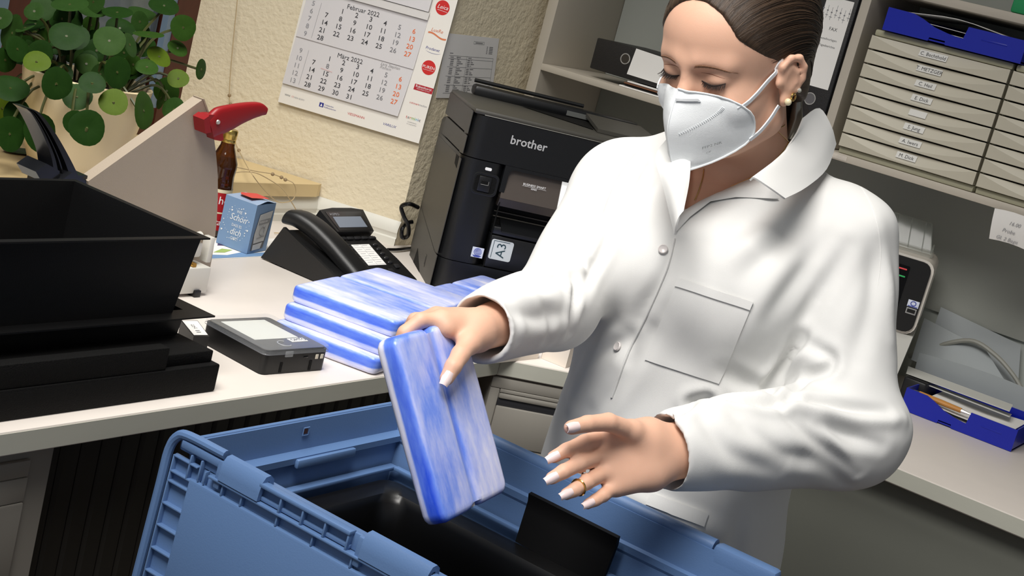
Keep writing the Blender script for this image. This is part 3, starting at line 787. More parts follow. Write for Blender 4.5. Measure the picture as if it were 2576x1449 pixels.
mb = fpm(MB().prism([(.194, .037), (.2697, .037), (.270, .117), (.194, .1165)], 0, .0008, Z3)); st = part('name_strip', mb, white_paper, t, smooth=0)
mb = MB()
for i in range(5):
    s = .040 + i * .0160
    mb.box((.196, s, .0009), (.268, s + .0008, .0011))
    for k in range(2):
        mb.box((.200 + k * .036, s + .008, .0009), (.222 + k * .036, s + .0092, .0011))
mb.box((.2315, .038, .0009), (.2321, .116, .0011))
part('print', fpm(mb), ink_grey, st, smooth=0)
for r in range(1):
    for c in range(3):
        x = .198 + c * .027; s = .018 - r * .030
        mb = fpm(MB().bbox((x, s - .016, 0), (x + .020, s, .006), .004)); part('number_key', mb, ph_key, t)
for i in range(1):
    mb = fpm(MB().bbox((.295, .02 - i * .04, 0), (.315, .035 - i * .04, .005), .003)); part('function_key', mb, ph_key, t)
# handset: a long curved bar, thick at both ends
pts = [(.052, .222, .004), (.056, .195, .018), (.066, .15, .026), (.078, .09, .026), (.088, .03, .021), (.096, -.02, .017), (.098, -.04, .014)]
rows = []
for i, p in enumerate(smooth_path(pts, 4)):
    s = i / 24
    w = .040 - .004 * math.sin(math.pi * s); h = .022
    rows.append([fp(p[0] + w * math.copysign(abs(math.cos(a)) ** .6, math.cos(a)), p[1] + .004 * math.sin(a), p[2] + h * math.copysign(abs(math.sin(a)) ** .8, math.sin(a))) for a in np.linspace(0, 2 * math.pi, 20, endpoint=False)])
mb = MB().grid(rows, close=True)
n = len(rows[0]); mb.f.append(tuple(range(n))); mb.f.append(tuple(range(len(mb.v) - n, len(mb.v)))[::-1])
hs = part('handset', mb, ph, t, smooth=50)
mb = fpm(MB().bbox((.112, .000, .008), (.142, .052, .022), .010)); part('silver_key', mb, mat('silver_plastic', S(196, 190, 184), .35, metal=.3), t, label='silver key beside the handset')

# ================================================================== wall calendar on the splayed reveal
cx = Vector((.31, -.951, 0)).normalized(); cn = Vector((-.951, -.31, 0))
CO = Vector((3.304, 2.921, 1.045))
def cp(x, z, h=0.0): return tuple(CO + cx * x + Vector((0, 0, z)) + cn * h)
t = thing('wall_calendar', 'three-month wall calendar hanging beside the window', 'calendar', cp(.23, 0), math.atan2(-.951, .31))
mb = MB().slab([cp(0, 0, .0), cp(.4615, 0, .0), cp(.478, .62, .0), cp(.016, .62, .0)], cn * .002); part('backing_board', mb, mat('calendar_board', S(238, 234, 226), .6), t, smooth=0)
sheet_m = mat('calendar_sheet', S(216, 213, 214), .7)
for nm, q, h in (('month_sheet', [(.003, .059), (.381, .060), (.393, .206), (.012, .206)], .0085), ('month_sheet', [(.012, .2045), (.3930, .2045), (.4005, .356), (.0195, .356)], .0065), ('month_sheet', [(.020, .376), (.3985, .376), (.405, .55), (.027, .55)], .012)):
    rows = []
    for i in range(4):
        s = i / 3
        a = Vector(cp(*q[0])).lerp(Vector(cp(*q[3])), s); b = Vector(cp(*q[1])).lerp(Vector(cp(*q[2])), s)
        rows.append([a.lerp(b, j / 6) + cn * (h * (1 - .55 * s)) for j in range(7)])
    part(nm, MB().grid(rows, .0012), sheet_m, t, smooth=0)
mb = MB().slab([cp(.0195, .352, .006), cp(.400, .352, .006), cp(.4025, .374, .0065), cp(.021, .374, .0065)], cn * .003); part('header_strip', mb, mat('calendar_header', S(222, 219, 216), .6), t, smooth=0)
def calpage(title, tx, tz, first_col, days, first, weeks, h0, z0, dx0):
    """numbers laid out as on the sheet: 7 columns, rows of weeks"""
    A, B, G, O = MB(), MB(), MB(), MB()
    hf = lambda z: h0[2] * (1 - .55 * (z - h0[0]) / (h0[1] - h0[0])) + .0007
    f = lambda u, v: cp(u, v, hf(v))
    BOLD[0] = 0; put_text(A, title, .0192, f, tx, tz + .002); BOLD[0] = .005
    row, col = 0, first_col
    pitch, drop, shift = .0458, .0229, -.0009
    for d in range(1, days + 1):
        x = dx0 + (col - 1) * pitch + row * shift; z = z0 - row * drop
        tgt = O if col == 7 else (B if col == 6 or (d == 8 and first == 9) else A)
        put_text(tgt, str(d), .0202, f, x, z - .0075, align='CENTER', wide=1.06)
        col += 1
        if col > 7: col = 1; row += 1
    for i, wk in enumerate(weeks):
        put_text(G, str(wk), .0202, f, dx0 - .049 + i * shift, z0 - i * drop - .0075, align='CENTER', wide=1.06)
    z1 = z0 + .007
    G.add([f(dx0 - .0250, z1), f(dx0 - .0242, z1), f(dx0 - .0305, z1 - .107), f(dx0 - .0313, z1 - .107)], [(3, 2, 1, 0)])
    return A, B, G, O
BOLD[0] = .005
for args in (('März 2022', .153, .176, 2, 31, 9, range(9, 14), (.059, .206, .0085), .168, .0865), ('Februar 2022', .148, .321, 2, 28, 5, range(5, 10), (.2045, .356, .0065), .312, .0925)):
    A, B, G, O = calpage(*args)
    part('black_print', A, ink, t, smooth=0, kind='stuff'); part('saturday_print', B, mat('mid_grey_ink', S(128, 128, 132), .8), t, smooth=0, kind='stuff')
    part('week_print', G, ink_grey, t, smooth=0, kind='stuff'); part('sunday_print', O, ink_orange, t, smooth=0, kind='stuff')
BOLD[0] = 0
mb = MB(); f = lambda u, v: cp(u, v, .0052)
put_text(mb, 'Lara Stephan', .0125, f, .290, .192, shear=.35, wide=.95); put_text(mb, 'Relham', .0125, f, .290, .182, shear=.35, wide=.95)
part('handwriting', mb, mat('pencil', S(170, 168, 168), .9), t, smooth=0)
mb = MB(); [mb.box((0, 0, 0), (0, 0, 0)) for _ in range(0)]
mb.slab([cp(.112, .1335, .0078), cp(.150, .131, .0078), cp(.150, .1320, .0078), cp(.112, .1345, .0078)], cn * .0002); part('red_marker', mb, mat('pink_mark', S(230, 170, 168), .9), t, smooth=0)
hb = .0024
f = lambda u, v: cp(u, v, hb)
def disc(c, r, h, m, n=32):
    mb = MB().slab([cp(c[0] + r * math.cos(a), c[1] + r * math.sin(a), h) for a in np.linspace(0, 2 * math.pi, n, endpoint=False)], cn * .0004)
    return part('round_emblem', mb, m, t, smooth=0)
red = mat('logo_red', S(206, 40, 38), .5)
disc((.434, .398), .0213, .002, red); disc((.436, .2215), .0213, .002, red)
mb = MB(); g = lambda u, v: cp(u, v, .0028)
put_text(mb, 'Leica', .0165, g, .434, .3945, shear=.35, align='CENTER'); mb.add([g(.42, .3895), g(.451, .3875), g(.451, .3884), g(.42, .3906)], [(0, 1, 2, 3)])
part('white_print', mb, ink_white, t, smooth=0); mb = MB(); put_text(mb, 'PUREN', .0125, g, .436, .218, align='CENTER'); mb.add([g(.419, .2135), g(.453, .2135), g(.453, .2142), g(.419, .2142)], [(0, 1, 2, 3)])
mb2 = MB().slab([cp(.406, .149, .002), cp(.4645, .149, .002), cp(.466, .1665, .002), cp(.4075, .1665, .002)], cn * .0004); part('red_emblem', mb2, mat('logo_crimson', S(178, 28, 44), .5), t, smooth=0)
part('white_print', mb, ink_white, t, smooth=0); mb = MB(); put_text(mb, 'Rabenhorst', .0108, g, .436, .1575, align='CENTER'); put_text(mb, 'MEHR WISSEN TUT GUT', .0038, g, .436, .1525, align='CENTER')
part('white_print', mb, ink_white, t, smooth=0)
mb = MB(); put_text(mb, 'LuxRe', .0145, f, .434, .326, shear=.3, align='CENTER')
for i in range(10):
    s0, s1 = i / 10, (i + 1) / 10
    wv = lambda s: .3155 + .004 * math.sin(s * 5.2 + .6) - .004 * s
    mb.add([f(.409 + .058 * s0, wv(s0)), f(.409 + .058 * s1, wv(s1)), f(.409 + .058 * s1, wv(s1) + .0048), f(.409 + .058 * s0, wv(s0) + .0048)], [(0, 1, 2, 3)])
part('orange_print', mb, mat('logo_orange', S(218, 126, 84), .7), t, smooth=0)
mb = MB(); put_text(mb, 'Prodanet', .0118, f, .434, .2725, shear=.2, align='CENTER')
for i in range(12):
    s0, s1 = i / 12 * math.pi, (i + 1) / 12 * math.pi
    q = lambda s, r: f(.438 - .024 * math.cos(s), .2705 - (.006 + r) * math.sin(s))
    mb.add([q(s0, 0), q(s0, .0008), q(s1, .0008), q(s1, 0)], [(0, 1, 2, 3)])
part('blue_print', mb, ink_blue, t, smooth=0); mb = MB(); put_text(mb, 'VARILUX', .0105, f, .360, .0235, shear=.3, align='CENTER')
part('blue_print', mb, ink_blue, t, smooth=0); mb = MB(); mb.add([f(.131, .022), f(.145, .022), f(.145, .035), f(.131, .035)], [(0, 1, 2, 3)])
put_text(mb, 'Volksbanken', .0058, f, .148, .0295); put_text(mb, 'Raiffeisenbanken', .0058, f, .148, .0225)
part('blue_print', mb, ink_blue, t, smooth=0)
mb = MB(); mb.add([cp(.134, .0245, .0027), cp(.138, .0325, .0027), cp(.1418, .0245, .0027)], [(0, 1, 2)]); part('emblem_mark', mb, ink_white, t, smooth=0)
mb = MB(); put_text(mb, 'VIESSMANN', .0105, f, .252, .023, align='CENTER'); part('red_print', mb, ink_red, t, smooth=0); mb = MB(); put_text(mb, 'rohmert', .0088, f, .404, .107); part('red_print', mb, ink_red, t, smooth=0); mb = MB(); put_text(mb, '11', .0085, f, .0385, .0245); part('red_print', mb, ink_red, t, smooth=0)
mb = MB(); put_text(mb, 'WINI', .0078, f, .0165, .0245); part('dark_print', mb, ink, t, smooth=0)
mb = MB(); put_text(mb, 'medien', .0088, f, .434, .107); put_text(mb, 'MEIN BÜRO', .0066, f, .047, .0245); put_text(mb, 'COMPETENCE', .0045, f, .426, .0515, align='CENTER'); put_text(mb, 'IN CALENDARS', .0045, f, .426, .0455, align='CENTER'); part('grey_print', mb, ink_grey, t, smooth=0)
x = .4035
for ch, c in zip('terminic', ((200, 40, 40), (120, 120, 120), (210, 120, 40), (120, 170, 40), (60, 160, 60), (40, 170, 200), (60, 90, 180), (50, 50, 60))):
    mb = MB(); put_text(mb, ch, .0135, f, x, .062); part('letter', mb, mat('letter_%d_%d' % (c[0], c[1]), S(*c), .7), t, smooth=0)
    x += {'t': .0052, 'e': .0068, 'r': .0052, 'm': .0100, 'i': .0036, 'n': .0070}.get(ch, .006)

# printed list pinned to the wall behind the calendar
LA, LB, LC, LD = Vector((3.4546, 2.485, 1.3761)), Vector((3.7251, 2.485, 1.3878)), Vector((3.7643, 2.485, 1.202)), Vector((3.4777, 2.485, 1.1846))
lf = lambda u, v, h=.0012: tuple(LD.lerp(LC, u).lerp(LA.lerp(LB, u), v) + Vector((0, -h - .004 * (1 - u) * 0, 0)))
t = thing('printed_list', 'grey printed table sheet pinned to the wall behind the printer', 'paper', lf(.5, 0))
mb = MB().slab([lf(0, 0, .0002), lf(1, 0, .0002), lf(1, 1, .0002), lf(0, 1, .0002)], (0, -.001, 0)); part('sheet', mb, mat('list_paper', S(228, 226, 224), .7), t, smooth=0)
mb = MB()
def bar(u0, v0, u1, v1): mb.add([lf(u0, v0, .0016), lf(u1, v0, .0016), lf(u1, v1, .0016), lf(u0, v1, .0016)], [(0, 1, 2, 3)])
for v in (.665, .62, .49, .345, .205, .075): bar(.10, v, .93, v + .005)
for u in (.26, .43, .93): bar(u, .075, u + .004, .67)
bar(.52, .915, .72, .919); bar(.52, .875, .72, .879); bar(.52, .875, .523, .919); bar(.717, .875, .72, .919)
for k in range(5):
    for j in range(4):
        v = .60 - k * .138 - j * .028
        if v < .09: continue
        for u0, u1 in ((.14, .20), (.27, .30 + .07 * ((k + j) % 3) / 2), (.45, .50), (.515, .53 + .05 * ((k * 2 + j) % 3) / 2)):
            bar(u0, v, u1, v + .012)
for j in range(5): bar(.78, .84 - j * .026, .80, .852 - j * .026); bar(.83, .84 - j * .026, .90, .852 - j * .026)
bar(.55, .89, .69, .902); bar(.11, .70, .17, .71); bar(.13, .64, .19, .65); bar(.24, .64, .32, .65); bar(.46, .64, .52, .65)
part('print', mb, mat('list_ink', S(120, 120, 124), .8), t, smooth=0)

# ================================================================== black trays and foam block at the left
t = thing('foam_block', 'stepped black foam block under the black trays', 'block', (1.4, 1.9, .73))
part('foam_lower', MB().bbox((.9, 1.702, .7305), (1.928, 2.06, .784), .004), black_soft, t)
part('foam_step', MB().bbox((.9, 1.716, .7835), (1.918, 2.05, .8065), .003), black_soft, t)
part('foam_ridge', MB().bbox((.9, 1.7045, .7835), (1.795, 1.73, .826), .003), black_soft, t)
def rim_tray(x0, x1, y0, y1, z, depth, rim, label, m, slope=.02):
    t = thing('black_tray', label, 'tray', ((x0 + x1) / 2, (y0 + y1) / 2, z - depth))
    o = [(x0, y0), (x1, y0), (x1, y1), (x0, y1)]
    def rect(d, zz): return [(x0 + d, y0 + d, zz), (x1 - d, y0 + d, zz), (x1 - d, y1 - d, zz), (x0 + d, y1 - d, zz)]
    rows = [rect(0, z), rect(rim, z), rect(rim + slope, z - depth + .004)]
    mb = MB().grid([r + [r[0]] for r in rows])
    base = rect(rim + slope, z - depth + .004); mb.add(base, [(0, 1, 2, 3)])
    rows2 = [rect(0, z), rect(0, z - .003), rect(rim - .003, z - .003), rect(rim + slope - .003, z - depth)]
    mb.grid([r + [r[0]] for r in rows2][::-1])
    mb.add(rect(rim + slope - .003, z - depth), [(3, 2, 1, 0)])
    part('tray_shell', mb, m, t, smooth=20)
    return t
tray_m = mat('tray_black', S(9, 9, 10), .5, bump=.05, bscale=600, spec=.32)
rim_tray(.9, 1.952, 1.762, 2.10, .855, .048, .042, 'shallow black tray with broad flat rim on the foam block', tray_m, .004)
rim_tray(.9, 1.898, 1.764, 2.135, 1.006, .185, .014, 'deep black tray stacked inside the shallow black tray', tray_m, .02)
t = thing('scanner_unit', 'small black device with white label tucked behind the foam block', 'device', (1.95, 2.02, .73))
a, b, c, d = [Vector(q) for q in ((2.0116, 1.8586, 0.775), (2.0472, 1.8511, 0.775), (2.0956, 1.9349, 0.775), (2.0566, 1.9421, 0.775))]
mb = MB().slab([a, b, c, d], (0, 0, -.043)); part('housing', mb, black, t, smooth=0)
mb = MB().slab([a.lerp(c, .05) + Vector((0, 0, .0005)), b.lerp(d, .06) + Vector((0, 0, .0005)), c.lerp(a, .06) + Vector((0, 0, .0005)), d.lerp(b, .05) + Vector((0, 0, .0005))], (0, 0, .0006)); lb = part('label_plate', mb, white_paper, t, smooth=0)
mb = MB(); L = lambda u, v: tuple(a.lerp(b, u).lerp(d.lerp(c, u), v) + Vector((0, 0, .0014)))
for k in range(14):
    u = .35 + .05 * (k % 5); v = .45 + .09 * (k // 5)
    if (k * 7) % 3: mb.add([L(u, v), L(u + .03, v), L(u + .03, v + .06), L(u, v + .06)], [(0, 1, 2, 3)])
for k in range(2): mb.add([L(.35, .2 + k * .1), L(.62, .2 + k * .1), L(.62, .23 + k * .1), L(.35, .23 + k * .1)], [(0, 1, 2, 3)])
part('print', mb, ink, lb, smooth=0)

# ================================================================== paper cutter with beige guard and red lever
gm = mat('beige_enamel', S(168, 154, 137), .5, bump=.1, bscale=600)
t = thing('paper_cutter', 'paper cutter with curved beige guard plate and red lever', 'paper cutter', (2.1, 2.3, .73))
mb = MB().bbox((1.55, 2.176, .737), (2.366, 2.50, .798), .004); part('bed', mb, mat('cutter_white', S(212, 210, 202), .45), t)
for x in (2.345, 1.6): part('foot', MB().bbox((x - .021, 2.170, .7305), (x - .002, 2.20, .746), .002), black, t)
pts = [(2.2665, 2.23, 0.7579), (2.0426, 2.23, 0.8878), (2.0152, 2.23, 0.9759), (2.2864, 2.23, 1.1665), (2.3096, 2.23, 1.136), (2.3355, 2.23, 1.097), (2.357, 2.23, 1.0525), (2.3792, 2.23, 0.998), (2.3954, 2.23, 0.9424), (2.4081, 2.23, 0.886), (2.4159, 2.23, 0.8288), (2.4199, 2.23, 0.7663)]
mb = MB().slab(pts, (0, .006, 0)); g = part('guard_plate', mb, gm, t, smooth=0)
mb = MB().slab([(2.282, 2.228, 1.1667), (2.2867, 2.228, 1.1671), (2.3147, 2.228, 1.1324), (2.31, 2.228, 1.1321)], (0, .03, 0)); mb.slab([(2.0168, 2.232, 0.9762), (2.287, 2.232, 1.1669), (2.2904, 2.232, 1.1636), (2.0196, 2.232, 0.9729)], (0, .028, 0)); part('flange', mb, gm, g, smooth=0)
mb = MB().bbox((2.37, 2.20, .80), (2.385, 2.225, .86), .003); mb.bbox((2.29, 2.195, .815), (2.345, 2.225, .85), .006); mb.tube([(2.30, 2.20, .858), (2.335, 2.20, .866)], .010, 10); part('hinge_bracket', mb, mat('cutter_white', S(212, 210, 202), .45), t)
mb = MB().lathe([(.006, 0), (.006, .01)], 12, Matrix.Translation((2.315, 2.19, .803)) @ Matrix.Rotation(math.pi / 2, 4, 'X')); part('brass_screw', mb, mat('brass', S(180, 140, 70), .3, metal=1), t)
redp = mat('red_plastic', S(140, 18, 24), .42)
YH = 2.205
arm = [(Vector((2.2932, 2.205, 1.1081)), .026), (Vector((2.3175, 2.205, 1.1246)), .033), (Vector((2.3475, 2.205, 1.1352)), .030), (Vector((2.3814, 2.205, 1.1471)), .024), (Vector((2.4167, 2.205, 1.1566)), .0185), (Vector((2.4377, 2.205, 1.1597)), .0155), (Vector((2.4538, 2.205, 1.158)), .0095)]
cl = smooth_path([a for a, r in arm], 5); rs = np.interp(np.linspace(0, len(arm) - 1, len(cl)), range(len(arm)), [r for a, r in arm])
rows = []
for i, p in enumerate(cl):
    T = (cl[min(i + 1, len(cl) - 1)] - cl[max(i - 1, 0)]).normalized(); N = Vector((-T.z, 0, T.x))
    rows.append([p + N * (rs[i] * math.copysign(abs(math.sin(a)) ** .6, math.sin(a))) + Vector((0, .011 * math.copysign(abs(math.cos(a)) ** .6, math.cos(a)), 0)) for a in np.linspace(0, 2 * math.pi, 16, endpoint=False)])
mb = MB().grid(rows, close=True); mb.f.append(tuple(range(16))); mb.f.append(tuple(range(len(mb.v) - 16, len(mb.v)))[::-1])
lv = part('red_lever', mb, redp, t, smooth=50)
mb = MB().slab([(2.2655, 2.196, 1.1285), (2.2815, 2.196, 1.0976), (2.2994, 2.196, 1.102), (2.3103, 2.196, 1.0856), (2.3303, 2.196, 1.0838), (2.338, 2.196, 1.0868), (2.3312, 2.196, 1.1018), (2.3406, 2.196, 1.1157), (2.3065, 2.196, 1.1317), (2.2942, 2.196, 1.1408), (2.2777, 2.196, 1.1398)], (0, .024, 0)); part('lever_clamp', mb, redp, lv, smooth=20)
mb = MB().slab([(2.2593, 2.19, 1.1298), (2.2727, 2.19, 1.0997), (2.2884, 2.19, 1.1031), (2.2732, 2.19, 1.1394)], (0, .034, 0)); part('lever_jaw', mb, redp, lv, smooth=20)
c = (2.3041, 2.192, 1.1265); mb = MB().lathe([(.0055, 0), (.0045, .003)], 12, Matrix.Translation(c) @ Matrix.Rotation(math.pi / 2, 4, 'X')); part('rivet', mb, chrome, lv)
# black clamp lever at the far end of the cutter
blm = mat('black_lever', S(26, 27, 30), .25)
Lf = [Vector((1.8379, 2.25, 1.1139)), Vector((1.8533, 2.25, 1.103)), Vector((1.8821, 2.25, 1.0705)), Vector((1.9132, 2.25, 1.0259)), Vector((1.9285, 2.25, 0.988))]
Rf = [Vector((1.8545, 2.25, 1.1141)), Vector((1.8762, 2.25, 1.1052)), Vector((1.9213, 2.25, 1.0668)), Vector((1.9667, 2.25, 1.0196)), Vector((2.0054, 2.25, 0.9748))]
Lp = smooth_path(Lf, 4); Rp = smooth_path(Rf, 4)
rows = []
for a, b in zip(Lp, Rp):
    q = []
    for s, yy in ((0, 0), (.06, -.012), (.22, -.012), (.26, .010), (.34, .010), (.38, -.010), (.44, -.010), (.48, .010), (.56, .010), (.60, -.014), (.94, -.014), (1, 0), (1, .03), (0, .03)):
        q.append(a.lerp(b, s) + Vector((0, yy, 0)))
    rows.append(q)
mb = MB().grid(rows, close=True); mb.f.append(tuple(range(14))); mb.f.append(tuple(range(len(mb.v) - 14, len(mb.v)))[::-1])
part('clamp_lever', mb, blm, t, smooth=30)
mb = MB().slab([(1.8851, 2.235, 0.9913), (1.9028, 2.235, 0.9722), (1.9501, 2.235, 0.9616), (1.9425, 2.235, 0.9944), (1.9082, 2.235, 1.0081)], (0, .06, 0)); mb.slab([(1.9387, 2.225, 0.9759), (1.966, 2.225, 0.9946), (2.0017, 2.225, 0.9805), (2.0135, 2.225, 0.9656), (1.9423, 2.225, 0.9603)], (0, .07, 0)); part('lever_bracket', mb, blm, t, smooth=20)
mb = MB().box((1.93, 2.24, .80), (2.02, 2.31, .985)); part('lever_post', mb, blm, t)

# ================================================================== flower pot and plant
pot_m = mat('cream_glaze', S(232, 212, 172), .3, var=.05, vscale=5)
pc = Vector((2.4685, 2.8009, 0.844))
t = thing('flower_pot', 'large cream glazed flower pot on the window sill', 'pot', tuple(pc))
Mp = Matrix.Translation(pc)
mb = MB().lathe([(.095, .0005), (.105, .004), (.118, .04), (.140, .13), (.153, .20), (.157, .232), (.158, .238), (.154, .241), (.148, .238), (.145, .22), (.142, .205)], 40, Mp); part('pot_body', mb, pot_m, t, smooth=60)
mb = MB().lathe([(.142, .204), (.10, .212), (.04, .218)], 24, Mp); part('soil', mb, mat('soil', S(40, 30, 22), .9, bump=1, bscale=120), t)
def leaf_mat(name, c0, c1):
    m = mat(name, c0, .5, spec=.08); nt = m.node_tree; b = nt.nodes['Principled BSDF']
    tc = [n for n in nt.nodes if n.type == 'TEX_COORD'][0]
    sep = nt.nodes.new('ShaderNodeSeparateXYZ'); nt.links.new(tc.outputs['Object'], sep.inputs[0])
    at = nt.nodes.new('ShaderNodeMath'); at.operation = 'ARCTAN2'; nt.links.new(sep.outputs[1], at.inputs[0]); nt.links.new(sep.outputs[0], at.inputs[1])
    mu = nt.nodes.new('ShaderNodeMath'); mu.operation = 'MULTIPLY'; mu.inputs[1].default_value = 7; nt.links.new(at.outputs[0], mu.inputs[0])
    co = nt.nodes.new('ShaderNodeMath'); co.operation = 'COSINE'; nt.links.new(mu.outputs[0], co.inputs[0])
    pw = nt.nodes.new('ShaderNodeMath'); pw.operation = 'POWER'; pw.inputs[1].default_value = 14; pw.use_clamp = True; nt.links.new(co.outputs[0], pw.inputs[0])
    ln = nt.nodes.new('ShaderNodeVectorMath'); ln.operation = 'LENGTH'; nt.links.new(tc.outputs['Object'], ln.inputs[0])
    rp = nt.nodes.new('ShaderNodeValToRGB'); nt.links.new(ln.outputs[1], rp.inputs[0])
    rp.color_ramp.elements[0].position = .0; rp.color_ramp.elements[0].color = (*S(196, 206, 140), 1)
    rp.color_ramp.elements[1].position = .0025; rp.color_ramp.elements[1].color = (*c1, 1)
    e = rp.color_ramp.elements.new(.006); e.color = (*c0, 1)
    nz = nt.nodes.new('ShaderNodeTexNoise'); nz.inputs['Scale'].default_value = 60; nt.links.new(tc.outputs['Object'], nz.inputs['Vector'])
    mx = nt.nodes.new('ShaderNodeMix'); mx.data_type = 'RGBA'; mx.inputs[7].default_value = (*c1, 1)
    f = nt.nodes.new('ShaderNodeMath'); f.operation = 'MULTIPLY'; f.inputs[1].default_value = .12; nt.links.new(pw.outputs[0], f.inputs[0])
    f2 = nt.nodes.new('ShaderNodeMath'); f2.operation = 'MULTIPLY_ADD'; f2.inputs[1].default_value = .5; nt.links.new(nz.outputs['Fac'], f2.inputs[0]); nt.links.new(f.outputs[0], f2.inputs[2])
    nt.links.new(f2.outputs[0], mx.inputs[0]); nt.links.new(rp.outputs[0], mx.inputs[6]); nt.links.new(mx.outputs[2], b.inputs['Base Color'])
    return m
lm = [leaf_mat('leaf_dark', S(24, 50, 14), S(38, 66, 22)), leaf_mat('leaf_mid', S(38, 66, 18), S(54, 82, 28)), leaf_mat('leaf_light', S(72, 92, 20), S(86, 106, 30)), leaf_mat('leaf_pale', S(36, 62, 22), S(52, 80, 36))]
stem_m = mat('stem_green', S(66, 70, 30), .5, var=.2, vscale=30)
LEAVES = [
 ((2.3915, 2.9215, 1.217, -0.5853, -0.6305, 0.3911, 0.0323), 3), ((2.3944, 2.8301, 1.2497, -0.3344, -0.0548, 0.8374, 0.0446), 3), ((2.4924, 2.862, 1.2412, -0.2767, -0.2996, 0.8418, 0.0361), 3), ((2.5117, 2.7942, 1.2526, -0.2987, -0.0945, 0.8628, 0.0375), 0), ((2.6971, 2.8349, 1.2825, -0.345, -0.3356, 0.7915, 0.0393), 0),
 ((2.7014, 2.9119, 1.2444, -0.1819, -0.275, 0.8915, 0.0381), 3), ((2.6996, 2.7547, 1.2445, -0.4936, -0.9266, 0.1653, 0.0339), 1), ((2.3167, 2.9194, 1.1502, -0.7951, 0.0864, 0.0848, 0.0462), 3), ((2.3323, 2.7476, 1.1851, -0.499, -0.4298, 0.6413, 0.042), 0), ((2.3944, 2.8878, 1.148, -0.3259, -1.0428, 0.2188, 0.0307), 1),
 ((2.4144, 2.6938, 1.1954, -0.5919, -0.5513, 0.4769, 0.0384), 1), ((2.5649, 2.7302, 1.2181, -0.1641, 0.0182, 0.9349, 0.0387), 1), ((2.4685, 2.6822, 1.1941, 0.2909, -0.8796, 0.5104, 0.0303), 3), ((2.704, 2.764, 1.1884, -0.244, -0.599, 0.7513, 0.0272), 1), ((2.5914, 2.7057, 1.1704, -0.1513, -0.64, 0.7683, 0.0323), 2),
 ((2.5241, 2.669, 1.1469, -0.384, -0.3813, 0.7778, 0.0284), 1), ((2.2517, 2.7356, 1.1193, -0.4754, -0.4136, 0.6791, 0.0315), 2), ((2.2607, 2.6662, 1.0856, -0.2785, -1.0834, 0.1672, 0.0383), 0), ((2.312, 2.6085, 1.1061, -0.4742, -0.4922, 0.6664, 0.0311), 0), ((2.3794, 2.6084, 1.1374, -0.0567, -1.106, 0.2108, 0.039), 0),
 ((2.5131, 2.7059, 1.1432, -0.2094, -1.0657, 0.2494, 0.0253), 1), ((2.3396, 2.6813, 1.0559, -0.5567, -0.5114, 0.5707, 0.0358), 3), ((2.3577, 2.5774, 1.072, -0.6028, -0.5555, 0.4925, 0.0339), 2), ((2.4798, 2.604, 1.0524, 0.3208, -0.9758, 0.283, 0.0465), 1), ((2.2667, 2.5462, 1.0139, -0.5291, -0.8868, 0.2177, 0.0415), 0),
 ((2.2791, 2.6043, 1.011, -0.2556, -1.0582, 0.2762, 0.0289), 0), ((2.6726, 2.7081, 1.12, -0.5832, -0.4518, 0.5789, 0.028), 2), ((2.6842, 2.7509, 1.0774, -0.3962, -0.984, 0.2285, 0.0358), 1), ((2.6346, 2.6623, 1.0491, -0.8232, -0.3187, 0.2005, 0.0307), 3), ((2.6475, 2.7269, 1.0637, -0.7761, 0.4209, 0.0688, 0.032), 1),
 ((2.7782, 2.7412, 1.1455, 0.3094, -1.0069, 0.1109, 0.0277), 1), ((2.2424, 2.7977, 1.039, -0.3462, -0.4257, 0.7924, 0.0433), 0), ((2.2615, 2.7826, 0.9836, -0.2647, -1.0657, 0.2725, 0.0343), 0), ((2.2107, 2.732, 0.9454, -0.01, -1.1086, 0.3086, 0.0422), 0), ((2.2747, 2.7095, 0.958, -0.0047, -1.1009, 0.3061, 0.0464), 0),
 ((2.5006, 2.8518, 1.1543, -0.8169, 0.0126, 0.1459, 0.0396), 0), ((2.523, 2.9514, 1.1954, -0.6463, -0.756, 0.1036, 0.0201), 0), ((2.5443, 2.9158, 1.196, -0.2466, -1.0688, 0.2248, 0.0241), 1), ((2.5837, 2.8538, 1.2065, -0.4071, -0.4307, 0.7253, 0.0369), 0), ((2.64, 2.8495, 1.231, -0.1504, -1.0794, 0.2364, 0.0271), 3),
 ((2.2951, 2.8812, 0.9721, -0.0072, -1.1132, 0.2985, 0.0335), 2), ((2.3176, 2.9291, 1.0811, -0.088, -1.1158, 0.2706, 0.0305), 0), ((2.3924, 2.9627, 1.0796, -0.2571, -0.0806, 0.8967, 0.0311), 0), ((2.4936, 2.9632, 1.2012, -0.0247, -1.1065, 0.2548, 0.03), 0), ((2.4505, 3.0114, 1.1426, 0.0174, -1.1102, 0.2675, 0.0367), 0), ((2.5303, 2.7643, 1.1602, -0.2461, -1.0593, 0.2379, 0.0279), 0), ((2.4973, 2.8033, 1.1206, -0.4413, -0.3029, 0.7521, 0.0229), 1)]
rl = random.Random(11)
vw_ = Vector((-.84, -.5, .2)).normalized()
for i in range(34):     # inner leaves, further back in the bush
    a = rl.uniform(0, 6.28); q = rl.uniform(.02, .20)
    c = pc + Vector((math.cos(a) * q * 1.15, .05 + math.sin(a) * q * .8, .235 + rl.uniform(0, .20) * (1 - q * 2.2)))
    n = (vw_ + Vector((rl.uniform(-.7, .7), rl.uniform(-.7, .7), rl.uniform(-.2, .8)))).normalized()
    if c.y < 3.17: LEAVES.append(((c.x, c.y, c.z, n.x, n.y, n.z, rl.uniform(.022, .036)), rl.choice((0, 0, 1, 3))))
t = thing('pilea_plant', 'bushy plant with round coin leaves growing from the cream pot', 'plant', tuple(pc + Vector((0, 0, .215))))
MB1 = MB()
rings = [(0, 0), (.3, .02), (.6, .045), (.85, .04), (1, .02)]
lv_ = []; lf_ = []
seg = 20
